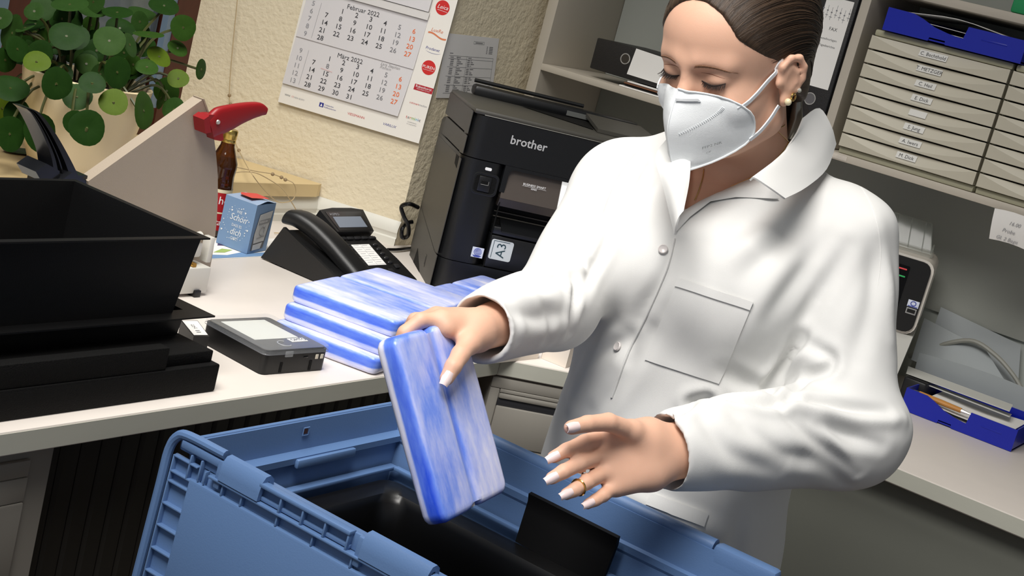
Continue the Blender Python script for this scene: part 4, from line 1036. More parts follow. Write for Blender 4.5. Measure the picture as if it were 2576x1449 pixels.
for i, (rr, hh) in enumerate(rings[1:]):
    for k in range(seg):
        a = 2 * math.pi * k / seg; wob = 1 + .03 * math.sin(3 * a + 1)
        lv_.append((rr * math.cos(a) * wob, rr * math.sin(a) * wob, hh + (.02 * math.sin(2 * a) * rr)))
lv_.append((0, 0, 0))
for k in range(seg): lf_.append((len(lv_) - 1, k, (k + 1) % seg))
for i in range(len(rings) - 2):
    for k in range(seg): lf_.append((i * seg + k, (i + 1) * seg + k, (i + 1) * seg + (k + 1) % seg, i * seg + (k + 1) % seg))
PW = world_of(t)
leaf_mesh = {}
for idx, (L, mi) in enumerate(LEAVES):
    c = Vector(L[:3]); n = Vector(L[3:6]); r = L[6]
    if mi not in leaf_mesh:
        me = bpy.data.meshes.new('leaf')
        me.from_pydata(lv_, [], lf_); me.materials.append(lm[mi]); me.polygons.foreach_set('use_smooth', [True] * len(me.polygons)); leaf_mesh[mi] = me
    o = bpy.data.objects.new('leaf', leaf_mesh[mi]); COL.objects.link(o); o.parent = t
    q = n.to_track_quat('Z', 'Y') @ Matrix.Rotation(rnd.random() * 6.28, 3, 'Z').to_quaternion()
    M_ = Matrix.Translation(W2(c)) @ q.to_matrix().to_4x4() @ Matrix.Scale(r * KB, 4)
    o.matrix_basis = PW.inverted() @ M_
    off = Vector((c.x - pc.x, c.y - pc.y, 0)); off = off.normalized() * min(.09, off.length) if off.length > 0 else off
    s = pc + Vector((0, 0, .212)) + off
    mid = (s + c) / 2 + Vector((0, 0, .05)) - n * .03
    path = smooth_path([s, mid, c - n * .012, c + n * .001], 5)
    part('stem', MB().tube(path, .0035, 5), stem_m, t)
for m_ in lm:      # the dot, rim and veins are drawn in the leaf's own unit size
    for n in m_.node_tree.nodes:
        if n.type == 'VALTORGB':
            n.color_ramp.elements[1].position = .05; n.color_ramp.elements[2].position = .12
        if n.type == 'TEX_NOISE': n.inputs['Scale'].default_value = 2.2
mb = MB().ball((2.3827, 2.8901, 0.8673, -0.0692, 0.0545, 0.981, 0.0262)[:3], (.06, .03, .006), 12, 6)
c = Vector((2.4321, 2.9488, 0.85)); mb = MB().ball(c, (.055, .03, .004), 14, 6); solo('fallen_leaf', mb, mat('fallen_leaf_green', S(56, 76, 40), .5), 'small fallen green leaf lying on the sill beside the pot', 'leaf')

# ================================================================== juice bottle, gift box, flyer
bc = Vector((2.808, 2.62, .7305))
t = thing('juice_bottle', 'brown glass juice bottle with gold cap behind the gift box', 'bottle', tuple(bc))
Mb = Matrix.Translation(bc)
amber = mat('amber_glass', S(92, 48, 10), .06, trans=.7, spec=.6)
mb = MB().lathe([(.030, 0), (.0375, .006), (.0375, .13), (.0355, .15), (.0345, .165), (.0365, .185), (.036, .20), (.026, .225), (.019, .243), (.017, .262)], 28, Mb); part('glass', mb, amber, t, smooth=60)
mb = MB().lathe([(.028, .003), (.0345, .008), (.0345, .13), (.0325, .15), (.0315, .165), (.0335, .185), (.0325, .198), (.028, .205)], 24, Mb); part('juice', mb, mat('dark_juice', S(22, 8, 8), .2), t, smooth=60)
mb = MB().lathe([(.0185, .252), (.0195, .254), (.0185, .261), (.0198, .263), (.0190, .270), (.0200, .272), (.0200, .284), (.018, .287)], 24, Mb); part('cap', mb, mat('gold_metal', S(206, 178, 98), .28, metal=1), t, smooth=40)
lab = MB().lathe([(.0379, .02), (.0379, .128)], 28, Mb, caps=False); lb = part('label', lab, mat('label_red', S(168, 22, 30), .5), t, smooth=60)
mb = MB().lathe([(.0382, .122), (.0382, .131)], 28, Mb, caps=False); mb.lathe([(.0382, .066), (.0382, .070)], 28, Mb, caps=False); part('label_band', mb, mat('label_cream', S(226, 214, 180), .5), lb, smooth=60)
def wrap(u, v):
    a = -math.pi * .62 + u / .038
    return (bc.x + .0384 * math.cos(a), bc.y + .0384 * math.sin(a), bc.z + v)
mb = MB(); put_text(mb, 'Rabenhorst', .030, wrap, -.085, .092); put_text(mb, 'Vital', .024, wrap, -.03, .035, shear=.3); part('lettering', mb, ink_white, lb, smooth=0)

gbl = mat('gift_box_blue', S(112, 142, 178), .6, var=.03, vscale=30)
g0, g1, g2 = Vector((2.772, 2.443, .7325)), Vector((2.868, 2.466, .7325)), Vector((2.757, 2.541, .7325))
g3 = g1 + g2 - g0; GH = .130
t = thing('gift_box', 'light blue gift carton with white lettering and a glass window', 'box', tuple((g0 + g3) / 2))
up = Vector((0, 0, 1))
mb = MB().add([g0, g1, g3, g2, g0 + up * GH, g1 + up * GH, g3 + up * GH, g2 + up * GH], [(0, 1, 5, 4), (1, 2, 6, 5), (2, 3, 7, 6), (3, 0, 4, 7), (3, 2, 1, 0), (4, 5, 6, 7)]); part('carton', mb, gbl, t, smooth=0)
rows = [[(g0.lerp(g1, s) + up * (GH + .001 + .007 * math.sin(math.pi * s) ** 2 * (1 - q))).lerp(g2.lerp(g3, s) + up * (GH + .001), q) for s in np.linspace(0, 1, 9)] for q in np.linspace(0, 1, 5)]
mb = MB().grid(rows, .001); lid = part('lid', mb, mat('gift_lid', S(150, 170, 198), .6), t, smooth=60)
ey = (g2 - g0); n_front = (g1 - g0).cross(up).normalized()
tf = lambda u, v: tuple(g0.lerp(g1, u).lerp(g2.lerp(g3, u), v) + up * (GH + .0105 - .006 * abs(v - .3)))
mb = MB().add([tf(.15, .30), tf(.80, .12), tf(.95, .62), tf(.55, .88), tf(.3, .75)], [(0, 1, 2, 3, 4)]); part('red_band', mb, mat('band_red', S(206, 70, 60), .6), lid, smooth=0)
el = (g0 - g2).normalized(); nl = Vector((-abs(el.y), -abs(el.x), 0)).normalized(); nl = el.cross(up).normalized()
if nl.x > 0: nl = -nl
lf2 = lambda u, v: tuple(g2 + el * u + up * v + nl * .0008)
mb = MB(); LW = (g0 - g2).length
for s, sz, v, sh in (('WIE', .0115, .094, 0), ('Schön', .0250, .0735, .25), ('DASS ES', .0105, .0575, 0), ('dich', .0250, .036, .25), ('GIBT!', .0115, .0225, 0)):
    put_text(mb, s, sz, lf2, LW * .52, v, shear=sh, align='CENTER', wide=.85)
for k in range(34):
    a = k * 2.4; rr = .033 + .012 * ((k * 37) % 10) / 10
    u0, v0 = LW * .5 + rr * math.cos(a) * .95, .066 + rr * 1.1 * math.sin(a); q = .0008 + .0006 * (k % 3)
    if .004 < u0 < LW - .004: mb.add([lf2(u0 - q, v0), lf2(u0, v0 - q), lf2(u0 + q, v0), lf2(u0, v0 + q)], [(0, 1, 2, 3)])
for u0, v0 in ((.028, .097), (.070, .100), (.008, .04), (.086, .058)):
    mb.add([lf2(u0, v0 - .003), lf2(u0 + .003, v0 + .001), lf2(u0 + .0015, v0 + .003), lf2(u0, v0 + .0015), lf2(u0 - .0015, v0 + .003), lf2(u0 - .003, v0 + .001)], [(0, 1, 2, 3, 4, 5)])
part('lettering', mb, mat('ink_offwhite', S(226, 228, 230), .6), t, smooth=0)
ef = (g1 - g0).normalized(); nf = Vector((ef.y, -ef.x, 0)); FWd = (g1 - g0).length
ff = lambda u, v, h=.0008: tuple(g0 + ef * (u * FWd) + up * v + nf * h)
mb = MB().slab([ff(.12, .006), ff(.75, .010), ff(.92, .112), ff(.25, .104), ff(.14, .05)], nf * .0004); part('window_dark', mb, mat('print_dark', S(70, 74, 80), .5), t, smooth=0)
mb = MB().slab([ff(.20, .026, .0013), ff(.72, .030, .0013), ff(.90, .111, .0013), ff(.27, .103, .0013), ff(.17, .05, .0013)], nf * .0004); wn = part('printed_glass', mb, mat('print_glass', S(190, 192, 192), .5), t, smooth=0)
mb = MB().slab([ff(.20, .007, .0013), ff(.60, .010, .0013), ff(.66, .026, .0013), ff(.20, .022, .0013)], nf * .0004); part('printed_foot', mb, mat('print_glass', S(190, 192, 192), .5), t, smooth=0)
mb = MB().slab([ff(.26, .075, .0018), ff(.80, .080, .0018), ff(.83, .092, .0018), ff(.27, .088, .0018)], nf * .0003); part('name_plate', mb, mat('plate_grey', S(140, 142, 144), .5), wn, smooth=0)
mb = MB(); put_text(mb, 'Rotbäckchen', .0105, lambda u, v: ff(u / FWd + .30, v + .080 + .06 * u, .0024), wide=.72); part('lettering', mb, ink_white, wn, smooth=0)
mb = MB().tube([ff(.50 + .12 * math.cos(a), .058 + .012 * math.sin(a), .002) for a in np.linspace(0, 6.28, 20, endpoint=False)], .0009, 4, closed=True)
mb.tube([ff(.56, .066, .002), ff(.62, .074, .002), ff(.60, .054, .002)], .0009, 4); mb.tube([ff(.30, .040, .002), ff(.70, .044, .002)], .0006, 4); part('line_drawing', mb, mat('line_grey', S(120, 120, 122), .7), wn)
t = thing('flyer', 'colourful glossy flyer lying under the blue gift box', 'flyer', (2.72, 2.47, .7302))
q = [Vector(p) for p in ((2.5755, 2.4163, 0.7303), (2.8161, 2.4223, 0.7303), (3.0348, 2.5676, 0.7303), (2.7296, 2.5614, 0.7303))]
mb = MB().slab(q, (0, 0, .0008)); part('sheet', mb, white_paper, t, smooth=0)
fq = lambda u, v: tuple(q[0].lerp(q[1], u).lerp(q[3].lerp(q[2], u), v) + Vector((0, 0, .0014)))
for nm, pts, c in (('blue_print', ((.0, .02), (1, .02), (.97, .22), (.80, .20), (.62, .30), (.4, .16), (0, .26)), (116, 150, 190)), ('purple_print', ((.20, .70), (.36, .66), (.50, .74), (.36, .80), (.2, .82)), (78, 56, 92)), ('green_print', ((.18, .34), (.34, .30), (.44, .42), (.28, .52)), (168, 190, 92)), ('red_print', ((.52, .56), (.74, .32), (.80, .36), (.58, .60)), (168, 40, 70))):
    part(nm, MB().add([fq(*p) for p in pts], [tuple(range(len(pts)))]), mat('flyer_%s' % nm, S(*c), .4), t, smooth=0)

# ================================================================== string garland on wall and sill
cord_m = mat('twine', S(188, 166, 128), .8)
AN = lambda *p: p
w1 = [(3.2235, 3.0941, 1.3155), (3.2278, 3.081, 1.2007), (3.2322, 3.0674, 1.0947), (3.2361, 3.0555, 1.0243), (3.2415, 3.0389, 0.9672), (3.2469, 3.0223, 0.9162), (3.2573, 2.9905, 0.872), (3.0047, 2.7, 0.8833), (3.0716, 2.7, 0.8348), (3.1359, 2.7, 0.8001), (3.1747, 2.7, 0.7956), (3.2081, 2.7, 0.8043), (3.2119, 2.7, 0.8297), (3.1958, 2.7, 0.8523), (3.1729, 2.71, 0.8608), (3.1147, 2.715, 0.8747), (3.0507, 2.72, 0.8798), (2.9563, 2.72, 0.891), (2.911, 2.72, 0.8976)]
w2 = [(2.9376, 2.715, 0.8692), (2.9744, 2.715, 0.877), (3.0119, 2.715, 0.8791), (3.0555, 2.712, 0.8741), (3.1312, 2.71, 0.8481), (3.1635, 2.705, 0.8311), (3.1942, 2.7, 0.8042), (3.2362, 2.705, 0.7726), (3.2504, 2.705, 0.7506), (3.2355, 2.69, 0.7248), (3.0985, 2.6051, 0.735), (3.0468, 2.6032, 0.735)]
t = thing('string_garland', 'thin beige twine garland hanging down the wall over the sill', 'garland', w1[0])
part('twine', MB().tube(smooth_path(w1, 5), .0015, 5), cord_m, t); part('twine', MB().tube(smooth_path(w2, 5), .0015, 5), cord_m, t)
for p in (w1[3], w1[6], (3.1135, 2.714, 0.8749), (3.1486, 2.71, 0.8675), (3.1678, 2.71, 0.8607), (2.9532, 2.72, 0.8909), (3.2392, 3.0462, 0.9998)):
    part('bead', MB().ball(p, .0055, 8, 6), mat('bead_brown', S(150, 128, 96), .6), t)

# ================================================================== black data logger with clear lid
lo = Vector((2.093, 1.742, .7305)); lx = Vector((.999, -.035, 0)).normalized(); ly = Vector((.035, .999, 0)).normalized()
lx = (Vector((2.222, 1.722, 0)) - Vector((2.068, 1.736, 0))).normalized(); ly = Vector((-lx.y, lx.x, 0))
def lg(x, y, z): return tuple(lo + lx * x + ly * y + Vector((0, 0, z)))
def lgm(mb): return MB().add([lg(*p) for p in mb.v], mb.f)
LWd, LD, LH = .172, .188, .046
t = thing('data_logger', 'small black measuring device with pale display under a clear lid', 'device', lg(LWd / 2, LD / 2, 0), math.atan2(lx.y, lx.x))
part('housing', lgm(MB().prism(rrect(0, 0, LWd, LD, .012, 5), .001, LH, Z3)), black, t)
part('face_plate', lgm(MB().prism(rrect(.004, .004, LWd - .004, LD - .004, .010, 5), LH, LH + .003, Z3)), black_gloss, t)
part('display', lgm(MB().prism(rrect(.024, .062, .142, .168, .002), LH + .003, LH + .0036, Z3)), mat('epaper', S(206, 208, 202), .45), t, smooth=0)
mb = lgm(MB().tube([(.078 + .014 * math.cos(a), .034 + .014 * math.sin(a), LH + .0034) for a in np.linspace(.9, 5.4, 22)], .0013, 5)); part('touch_mark', mb, mat('mark_grey', S(150, 152, 158), .4), t)
f = lambda u, v: lg(.108 + u, .042 + v, LH + .0044)
part('maker_plate', lgm(MB().prism(rrect(.106, .040, .150, .058, .001), LH + .003, LH + .0037, Z3)), ink_white, t, smooth=0)
mb = MB(); put_text(mb, 'OMTO', .0165, f, .001, .0015, wide=.82); part('maker_lettering', mb, black, t, smooth=0)
lidm = mat('clear_lid', S(225, 230, 235), .08, trans=.0, alpha=.14, spec=.8)
rows = [[lg(u, v, z) for u, v in rrect(-.003 + d, -.003 + d, LWd + .003 - d, LD + .003 - d, .014, 5)] for d, z in ((-.001, LH - .004), (0, LH - .002), (0, LH + .007), (.004, LH + .010))]
mb = MB().grid(rows, close=True); mb.f.append(tuple(range(len(mb.v) - 24, len(mb.v)))); part('clear_lid', mb, lidm, t, smooth=30)
mb = lgm(MB().grid([[(u, v, z) for u, v in rrect(-.004, -.004, LWd + .004, LD + .004, .015, 5)] for z in (LH - .0045, LH - .003)], close=True)); part('lid_rim', mb, mat('rim_clear', S(120, 122, 128), .15, alpha=.8), t)
for x in (.045, .125): part('slot', lgm(MB().box((x, -.001, .003), (x + .006, .002, .024))), black_soft, t)
for x in (.138, .152): part('contact', lgm(MB().bbox((x, -.0012, .026), (x + .008, .001, .036), .001)), mat('contact_cream', S(214, 206, 190), .4), t)
part('charge_port', lgm(MB().bbox((.105, -.0008, .030), (.117, .001, .034), .0006)), black_gloss, t)
part('lid_catch', lgm(MB().bbox((.05, -.005, LH - .010), (.07, -.002, LH + .002), .001)), lidm, t)

# ================================================================== ice packs
def ice_mat():
    m = mat('ice_pack_plastic', S(90, 130, 235), .28, spec=.5); nt = m.node_tree; b = nt.nodes['Principled BSDF']
    tc = [n for n in nt.nodes if n.type == 'TEX_COORD'][0]
    sep = nt.nodes.new('ShaderNodeSeparateXYZ'); nt.links.new(tc.outputs['Object'], sep.inputs[0])
    mp = nt.nodes.new('ShaderNodeMapping'); mp.inputs['Scale'].default_value = (20, 6, 30); nt.links.new(tc.outputs['Object'], mp.inputs[0])
    n1 = nt.nodes.new('ShaderNodeTexNoise'); n1.inputs['Scale'].default_value = 1; n1.inputs['Detail'].default_value = 6; n1.inputs['Roughness'].default_value = .65; nt.links.new(mp.outputs[0], n1.inputs['Vector'])
    mr = nt.nodes.new('ShaderNodeMapRange'); mr.inputs[1].default_value = -.012; mr.inputs[2].default_value = .0135; mr.inputs[3].default_value = .62; mr.inputs[4].default_value = .42; nt.links.new(sep.outputs[2], mr.inputs[0])
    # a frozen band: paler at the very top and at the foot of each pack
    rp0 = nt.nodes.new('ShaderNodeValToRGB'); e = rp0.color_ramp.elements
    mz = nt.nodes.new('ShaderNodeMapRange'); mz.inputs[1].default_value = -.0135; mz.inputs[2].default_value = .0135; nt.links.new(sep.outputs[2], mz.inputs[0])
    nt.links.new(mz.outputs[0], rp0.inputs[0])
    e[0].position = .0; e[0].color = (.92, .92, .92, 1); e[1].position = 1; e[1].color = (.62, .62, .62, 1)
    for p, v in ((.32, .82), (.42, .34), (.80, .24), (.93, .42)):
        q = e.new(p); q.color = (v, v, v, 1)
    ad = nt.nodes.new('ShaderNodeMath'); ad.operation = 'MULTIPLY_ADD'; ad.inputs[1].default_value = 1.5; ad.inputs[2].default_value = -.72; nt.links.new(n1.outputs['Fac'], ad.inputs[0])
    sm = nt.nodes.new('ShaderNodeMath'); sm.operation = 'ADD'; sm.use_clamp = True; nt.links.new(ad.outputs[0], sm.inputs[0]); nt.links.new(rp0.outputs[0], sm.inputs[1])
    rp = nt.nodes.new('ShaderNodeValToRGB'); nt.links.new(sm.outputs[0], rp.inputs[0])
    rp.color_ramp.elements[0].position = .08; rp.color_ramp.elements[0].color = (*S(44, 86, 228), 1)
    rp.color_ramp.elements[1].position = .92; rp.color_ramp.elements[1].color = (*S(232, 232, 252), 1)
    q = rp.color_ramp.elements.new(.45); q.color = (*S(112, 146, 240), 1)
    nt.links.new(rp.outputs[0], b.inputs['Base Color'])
    b.inputs['Subsurface Weight'].default_value = .25; b.inputs['Subsurface Radius'].default_value = (.01, .012, .02)
    return m
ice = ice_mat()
def ice_pack(label, Wd, Ln, T, group=None):
    """metres, centred: grooves across both faces and a notch with filler cap on one edge"""
    UNIT[0] = False
    t = thing('ice_pack', label, 'ice pack', (0, 0, 0), 0, group)
    nx, ny = 34, 20
    xs = np.linspace(-1, 1, nx + 1); out = []
    def edge(u, L):      # rounded pillow profile
        return L * u
    bm = bmesh.new(); bmesh.ops.create_cube(bm, size=1)
    bmesh.ops.scale(bm, vec=(Wd, Ln, T), verts=bm.verts)
    bmesh.ops.bevel(bm, geom=[e for e in bm.edges if abs(e.verts[0].co.z - e.verts[1].co.z) > .001], offset=.012, segments=3, affect='EDGES', profile=.5)
    bmesh.ops.bevel(bm, geom=[e for e in bm.edges if abs(e.verts[0].co.z - e.verts[1].co.z) < 1e-5 and len(e.link_faces) == 2 and e.calc_face_angle(0) > .5], offset=.0065, segments=3, affect='EDGES', profile=.5)
    big = [f for f in bm.faces if abs(f.normal.z) > .9 and f.calc_area() > Wd * Ln * .3]
    for k in range(1, 14):
        x = (k / 14 - .5) * Wd
        x = math.copysign(abs(2 * x / Wd) ** 2 * Wd * .45, x) if k != 7 else 0
        bmesh.ops.bisect_plane(bm, geom=bm.verts[:] + bm.edges[:] + bm.faces[:], plane_co=(x, 0, 0), plane_no=(1, 0, 0))
    for x in (-.011, -.007, -.0035, .0035, .007, .011):
        bmesh.ops.bisect_plane(bm, geom=bm.verts[:] + bm.edges[:] + bm.faces[:], plane_co=(x, 0, 0), plane_no=(1, 0, 0))
    for y in np.linspace(-.45, .45, 9):
        bmesh.ops.bisect_plane(bm, geom=bm.verts[:] + bm.edges[:] + bm.faces[:], plane_co=(0, y * Ln, 0), plane_no=(0, 1, 0))
    for v in bm.verts:
        g = math.exp(-(v.co.x / .007) ** 2)
        if abs(v.co.z) > T * .4:
            v.co.z -= math.copysign(.0022 * g, v.co.z)
            v.co.z += math.copysign(.0008 * math.cos(v.co.y / Ln * 3) * (1 - g), v.co.z)
        if abs(v.co.y) > Ln * .47: v.co.y -= math.copysign(.009 * g, v.co.y)
    bmesh.ops.recalc_face_normals(bm, faces=bm.faces)
    bm.verts.index_update()
    mb = MB().add([tuple(v.co) for v in bm.verts], [tuple(v.index for v in f.verts) for f in bm.faces]); bm.free()
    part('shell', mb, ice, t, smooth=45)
    mb = MB().lathe([(.0085, 0), (.009, .004), (.0085, .008), (.006, .009)], 16, Matrix.Translation((0, -Ln / 2 + .010, 0)) @ Matrix.Rotation(math.pi / 2, 4, 'X')); part('filler_cap', mb, mat('cap_white', S(226, 222, 222), .4), t, smooth=40)
    UNIT[0] = True
    return t
def copy_tree(o, label):
    c = o.copy(); COL.objects.link(c); c['label'] = label
    for ch in o.children:
        d = ch.copy(); COL.objects.link(d); d.parent = c
    return c
IW, IL, IT = .30, .19, .0272
p0 = ice_pack('lowest blue ice pack of the stack of three at the worktop edge', IW, IL, IT, 'blue ice packs')
stack = [p0, copy_tree(p0, 'middle blue ice pack of the stack of three at the worktop edge'), copy_tree(p0, 'topmost frosted blue ice pack of the stack on the worktop')]
for k, o in enumerate(stack):
    a = math.radians((11.5, 10.5, 12)[k])
    corner = W2(((2.352, 2.374, 2.402)[k], (1.664, 1.666, 1.673)[k], .73))
    c = corner + Matrix.Rotation(a, 3, 'Z') @ Vector((IW / 2, IL / 2, 0)); c.z = W2((0, 0, .73)).z + .0008 + IT / 2 + .0005 + k * (IT + .0004)
    o.location = c; o.rotation_euler = (0, 0, a)
o = copy_tree(p0, 'blue ice pack lying flat behind the stack of three, mostly hidden by the hand')
o.location = W2((3.04, 1.84, .75)); o.rotation_euler = (0, 0, math.radians(14))
o2 = copy_tree(p0, 'blue ice pack on top of the half-hidden one beside the printer front')
o2.location = W2((3.035, 1.845, .7885)); o2.rotation_euler = (0, 0, math.radians(11))
held = ice_pack('blue ice pack held upright in the hand above the blue crate', .142, .20, .0272, 'blue ice packs')
UNIT[0] = False
TL, TR, BL = Vector((1.1803, 0.8267, 1.1444)), Vector((1.3062, 0.8332, 1.1402)), Vector((1.1989, 0.7293, 0.9862))
ey = (TL - BL).normalized(); ex = (TR - TL); ex = (ex - ey * ex.dot(ey)).normalized(); ez = ex.cross(ey)
hc = BL + ey * .10 + ex * .071
held.matrix_basis = Matrix.Translation(hc) @ Matrix((ex, ey, ez)).transposed().to_4x4()
held.location = hc; held.rotation_euler = Matrix((ex, ey, ez)).transposed().to_euler()

# ================================================================== blue crate with black liner
cr = mat('crate_blue', S(90, 120, 164), .42, bump=.05, bscale=500)
t = thing('blue_crate', 'blue plastic lidded crate with its lids hanging open in the foreground', 'crate', (1.327, .73, .64))
X0, X1, Y0, Y1, ZR = 1.137, 1.522, .43, 1.022, .972
ZB_ = .64
def rect(x0, y0, x1, y1, z): return [(x0, y0, z), (x1, y0, z), (x1, y1, z), (x0, y1, z)]
def shell(a, b):    # loops -> skin
    mb = MB()
    for q0, q1 in zip(a, b): pass
    return mb
loops = [rect(X0 + .025, Y0 + .02, X1 - .025, Y1 - .02, ZB_), rect(X0, Y0, X1, Y1, ZR), rect(X0 + .003, Y0 + .003, X1 - .003, Y1 - .003, ZR), rect(X0 + .006, Y0 + .006, X1 - .006, Y1 - .006, .936),
         rect(X0 + .016, Y0 + .020, X1 - .012, Y1 - .020, .934), rect(X0 + .016, Y0 + .020, X1 - .012, Y1 - .020, .926), rect(X0 + .014, Y0 + .014, X1 - .010, Y1 - .014, .922), rect(X0 + .03, Y0 + .025, X1 - .03, Y1 - .025, ZB_ + .005)]
mb = MB().grid([l + [l[0]] for l in loops]); mb.add(loops[0], [(3, 2, 1, 0)]); mb.add(loops[-1], [(0, 1, 2, 3)])
part('crate_shell', mb, cr, t, smooth=20)
# rolled rims and hinge rod
mb = MB().tube([(X0 - .002, Y1 + .002, ZR - .001), (X1 + .012, Y1 + .002, ZR - .001)], .0035, 8); part('end_rim', mb, cr, t)
mb = MB().tube([(X1 + .008, .885, ZR + .001), (X1 + .008, .553, ZR + .001)], .0095, 12); part('hinge_rod', mb, cr, t)
mb = MB().bbox((X1 - .002, .40, ZR - .040), (X1 + .004, Y1, ZR - .002), .002); part('long_rim', mb, cr, t)
for y0, y1 in ((.470, .552), (.888, .985)):
    mb = MB().bbox((X1 - .004, y0, ZR - .036), (X1 + .018, y1, ZR + .008), .006); part('hinge_block', mb, cr, t)
mb = MB().bbox((1.30, Y1 - .0265, .9215), (1.41, Y1 - .0195, .9335), .003); part('catch_ledge', mb, cr, t)
mb = MB().bbox((X0 + .02, Y1 - .031, .891), (X1 - .02, Y1 - .019, .8965), .0015); mb2 = MB().bbox((X1 - .028, .45, .891), (X1 - .018, Y1 - .03, .8965), .0015); part('inner_ledge', mb, cr, t); part('inner_ledge', mb2, cr, t)
mb = MB().box((1.3225, Y1 - .0068, .957), (1.3285, Y1 - .0055, .963)); part('rivet_hole', mb, mat('hole_brown', S(70, 40, 34), .8), t)
mb = MB(); a = [(1.3205, Y1 - .0065, .955), (1.3305, Y1 - .0065, .955), (1.3305, Y1 - .0065, .965), (1.3205, Y1 - .0065, .965)]
mb.tube(a, .0008, 4, closed=True); part('rivet_hole_rim', mb, cr, t)
# outer lid, hanging down on the near left side
LXo = 1.122
def lidp(y, z, h=0.0):    # lid plane: leans out a little towards its foot
    return (LXo - h - (ZR - z) * .05, y, z)
def lbox(mb, y0, y1, z0, z1, h0, h1, r=.0025):
    b = MB().bbox((h0, y0, z0), (h1, y1, z1), r)
    return mb.add([lidp(p[1], p[2], p[0]) for p in b.v], b.f)
zb = .70
mb = MB(); lbox(mb, .44, 1.026, zb, .958, -.004, .0, .001); lid = part('lid_plate', mb, cr, t)
mb = MB(); lbox(mb, .46, .9925, zb + .03, .9435, -.001, .0075, .005); part('lid_panel', mb, cr, lid)
path = [lidp(.954, .985, .002), lidp(1.010, .984, .002), lidp(1.026, .978, .002), lidp(1.034, .960, .002)] + [lidp(1.034 + .0, z, .002) for z in (.92, .86, .80, .74, .70)]
mb = MB().tube(smooth_path(path, 4), .0055, 10); part('lid_border', mb, cr, lid)
mb = MB(); lbox(mb, .954, 1.016, .9695, .979, -.002, .006, .002); part('top_bar', mb, cr, lid)
for z in (.9405, .929, .903, .877, .850, .823, .797, .771, .745, .72):
    mb = MB(); lbox(mb, .991, 1.0225, z - .0011, z + .0011, -.001, .0065, .0006); part('rib', mb, cr, lid)
mb = MB(); lbox(mb, .985, 1.0225, .957, .9592, -.001, .0065, .0008); part('rib', mb, cr, lid)
mb = MB(); lbox(mb, 1.0205, 1.0228, zb, .9592, -.001, .0065, .0008); part('rib', mb, cr, lid)
for y, z0, z1 in ((.997, .94, .968), (.981, .945, .968), (.9725, .945, .959)):
    mb = MB(); lbox(mb, y - .0011, y + .0011, z0, z1, -.001, .0065, .0006); part('rib', mb, cr, lid)
# long double bar along the panel top, with cross ribs
mb = MB(); lbox(mb, .45, .966, .9555, .9585, -.002, .009, .001); part('long_bar', mb, cr, lid)
for y in (.945, .9165, .865, .815, .762, .71, .66, .61, .56):
    mb = MB(); lbox(mb, y - .0011, y + .0011, .943, .9565, -.001, .0065, .0006); part('rib', mb, cr, lid)
for y0, y1 in ((.770, .8965), (.57, .668)):
    mb = MB(); lbox(mb, y0, y1, .9745, .9795, -.002, .009, .0015); lbox(mb, y0, y1, .9595, .964, -.002, .004, .001); part('upper_bar', mb, cr, lid)
    n = 4
    for k in range(n + 1):
        y = y1 - .001 - (y1 - y0 - .003) * k / n
        mb = MB(); lbox(mb, y - .0012, y + .0012, .958, .978, -.001, .008, .0006); part('rib', mb, cr, lid)
mb = MB(); lbox(mb, .45, .985, .959, .9775, -.006, .0005, .001); part('hinge_strip', mb, cr, lid)
for y0, y1 in ((.893, .951), (.670, .753), (.45, .53)):
    rows = []
    for y in (y0, y1):
        pf = [(.010, .9595), (.0095, .968), (.0085, .979), (.004, .9855), (-.003, .9865), (-.009, .982), (-.011, .974), (-.009, .966), (-.006, .974), (-.002, .980), (.002, .979), (.004, .968), (.005, .9595)]
        rows.append([lidp(y, z, h) for h, z in pf])
    mb = MB().grid(rows, close=True); n = len(rows[0]); mb.f.append(tuple(range(n))); mb.f.append(tuple(range(n, 2 * n))[::-1])
    part('hinge_sleeve', mb, cr, lid, smooth=40)
    mb = MB(); lbox(mb, y1 - .001, y1 + .008, .947, .979, -.001, .0065, .002); part('hinge_post', mb, cr, lid)
mb = MB().bbox((X0 - .012, .44, ZR - .010), (X0 + .004, Y1 + .004, ZR + .003), .003); part('near_rim', mb, cr, t)
# far lid hanging on the woman's side
mb = MB().bbox((X1 + .020, .44, .70), (X1 + .026, 1.02, ZR - .012), .002); part('far_lid', mb, cr, t)
# ------ black liner tub and the black panel leaning on the far wall
lnm = mat('liner_black', S(9, 9, 10), .34)
t = thing('black_liner', 'black plastic liner tub sitting inside the blue crate', 'liner', (1.33, .73, .652))
ax0, ax1, ay0, ay1 = X0 + .034, X1 - .036, Y0 + .03, Y1 - .032
ZL = .884
def rr(d, z, r=.02): return [(x, y, z) for x, y in rrect(ax0 + d, ay0 + d, ax1 - d, ay1 - d, r, 4)]
loops = [rr(.02, .652, .03), rr(.022, ZL - .012, .03), rr(.0, ZL - .006), rr(.0, ZL - .001), rr(.010, ZL), rr(.026, ZL - .004), rr(.030, ZL - .014, .03), rr(.034, ZL - .05, .03), rr(.04, .660, .03)]
mb = MB().grid(loops, close=True); n = len(loops[0]); mb.f.append(tuple(range(n))[::-1]); mb.f.append(tuple(range(len(mb.v) - n, len(mb.v))))
part('tub', mb, lnm, t, smooth=40)
pp = [Vector((1.497, 0.7891, 0.9458)), Vector((1.497, 0.6584, 0.9444)), Vector((1.487, 0.6602, 0.8791)), Vector((1.487, 0.7861, 0.8836))]
rows = []
for s in np.linspace(0, 1, 7):
    a = pp[3].lerp(pp[0], s); b = pp[2].lerp(pp[1], s); d = Vector((-.004 * (s > .9), 0, 0))
    rows.append([a.lerp(b, j / 5) + d for j in range(6)])
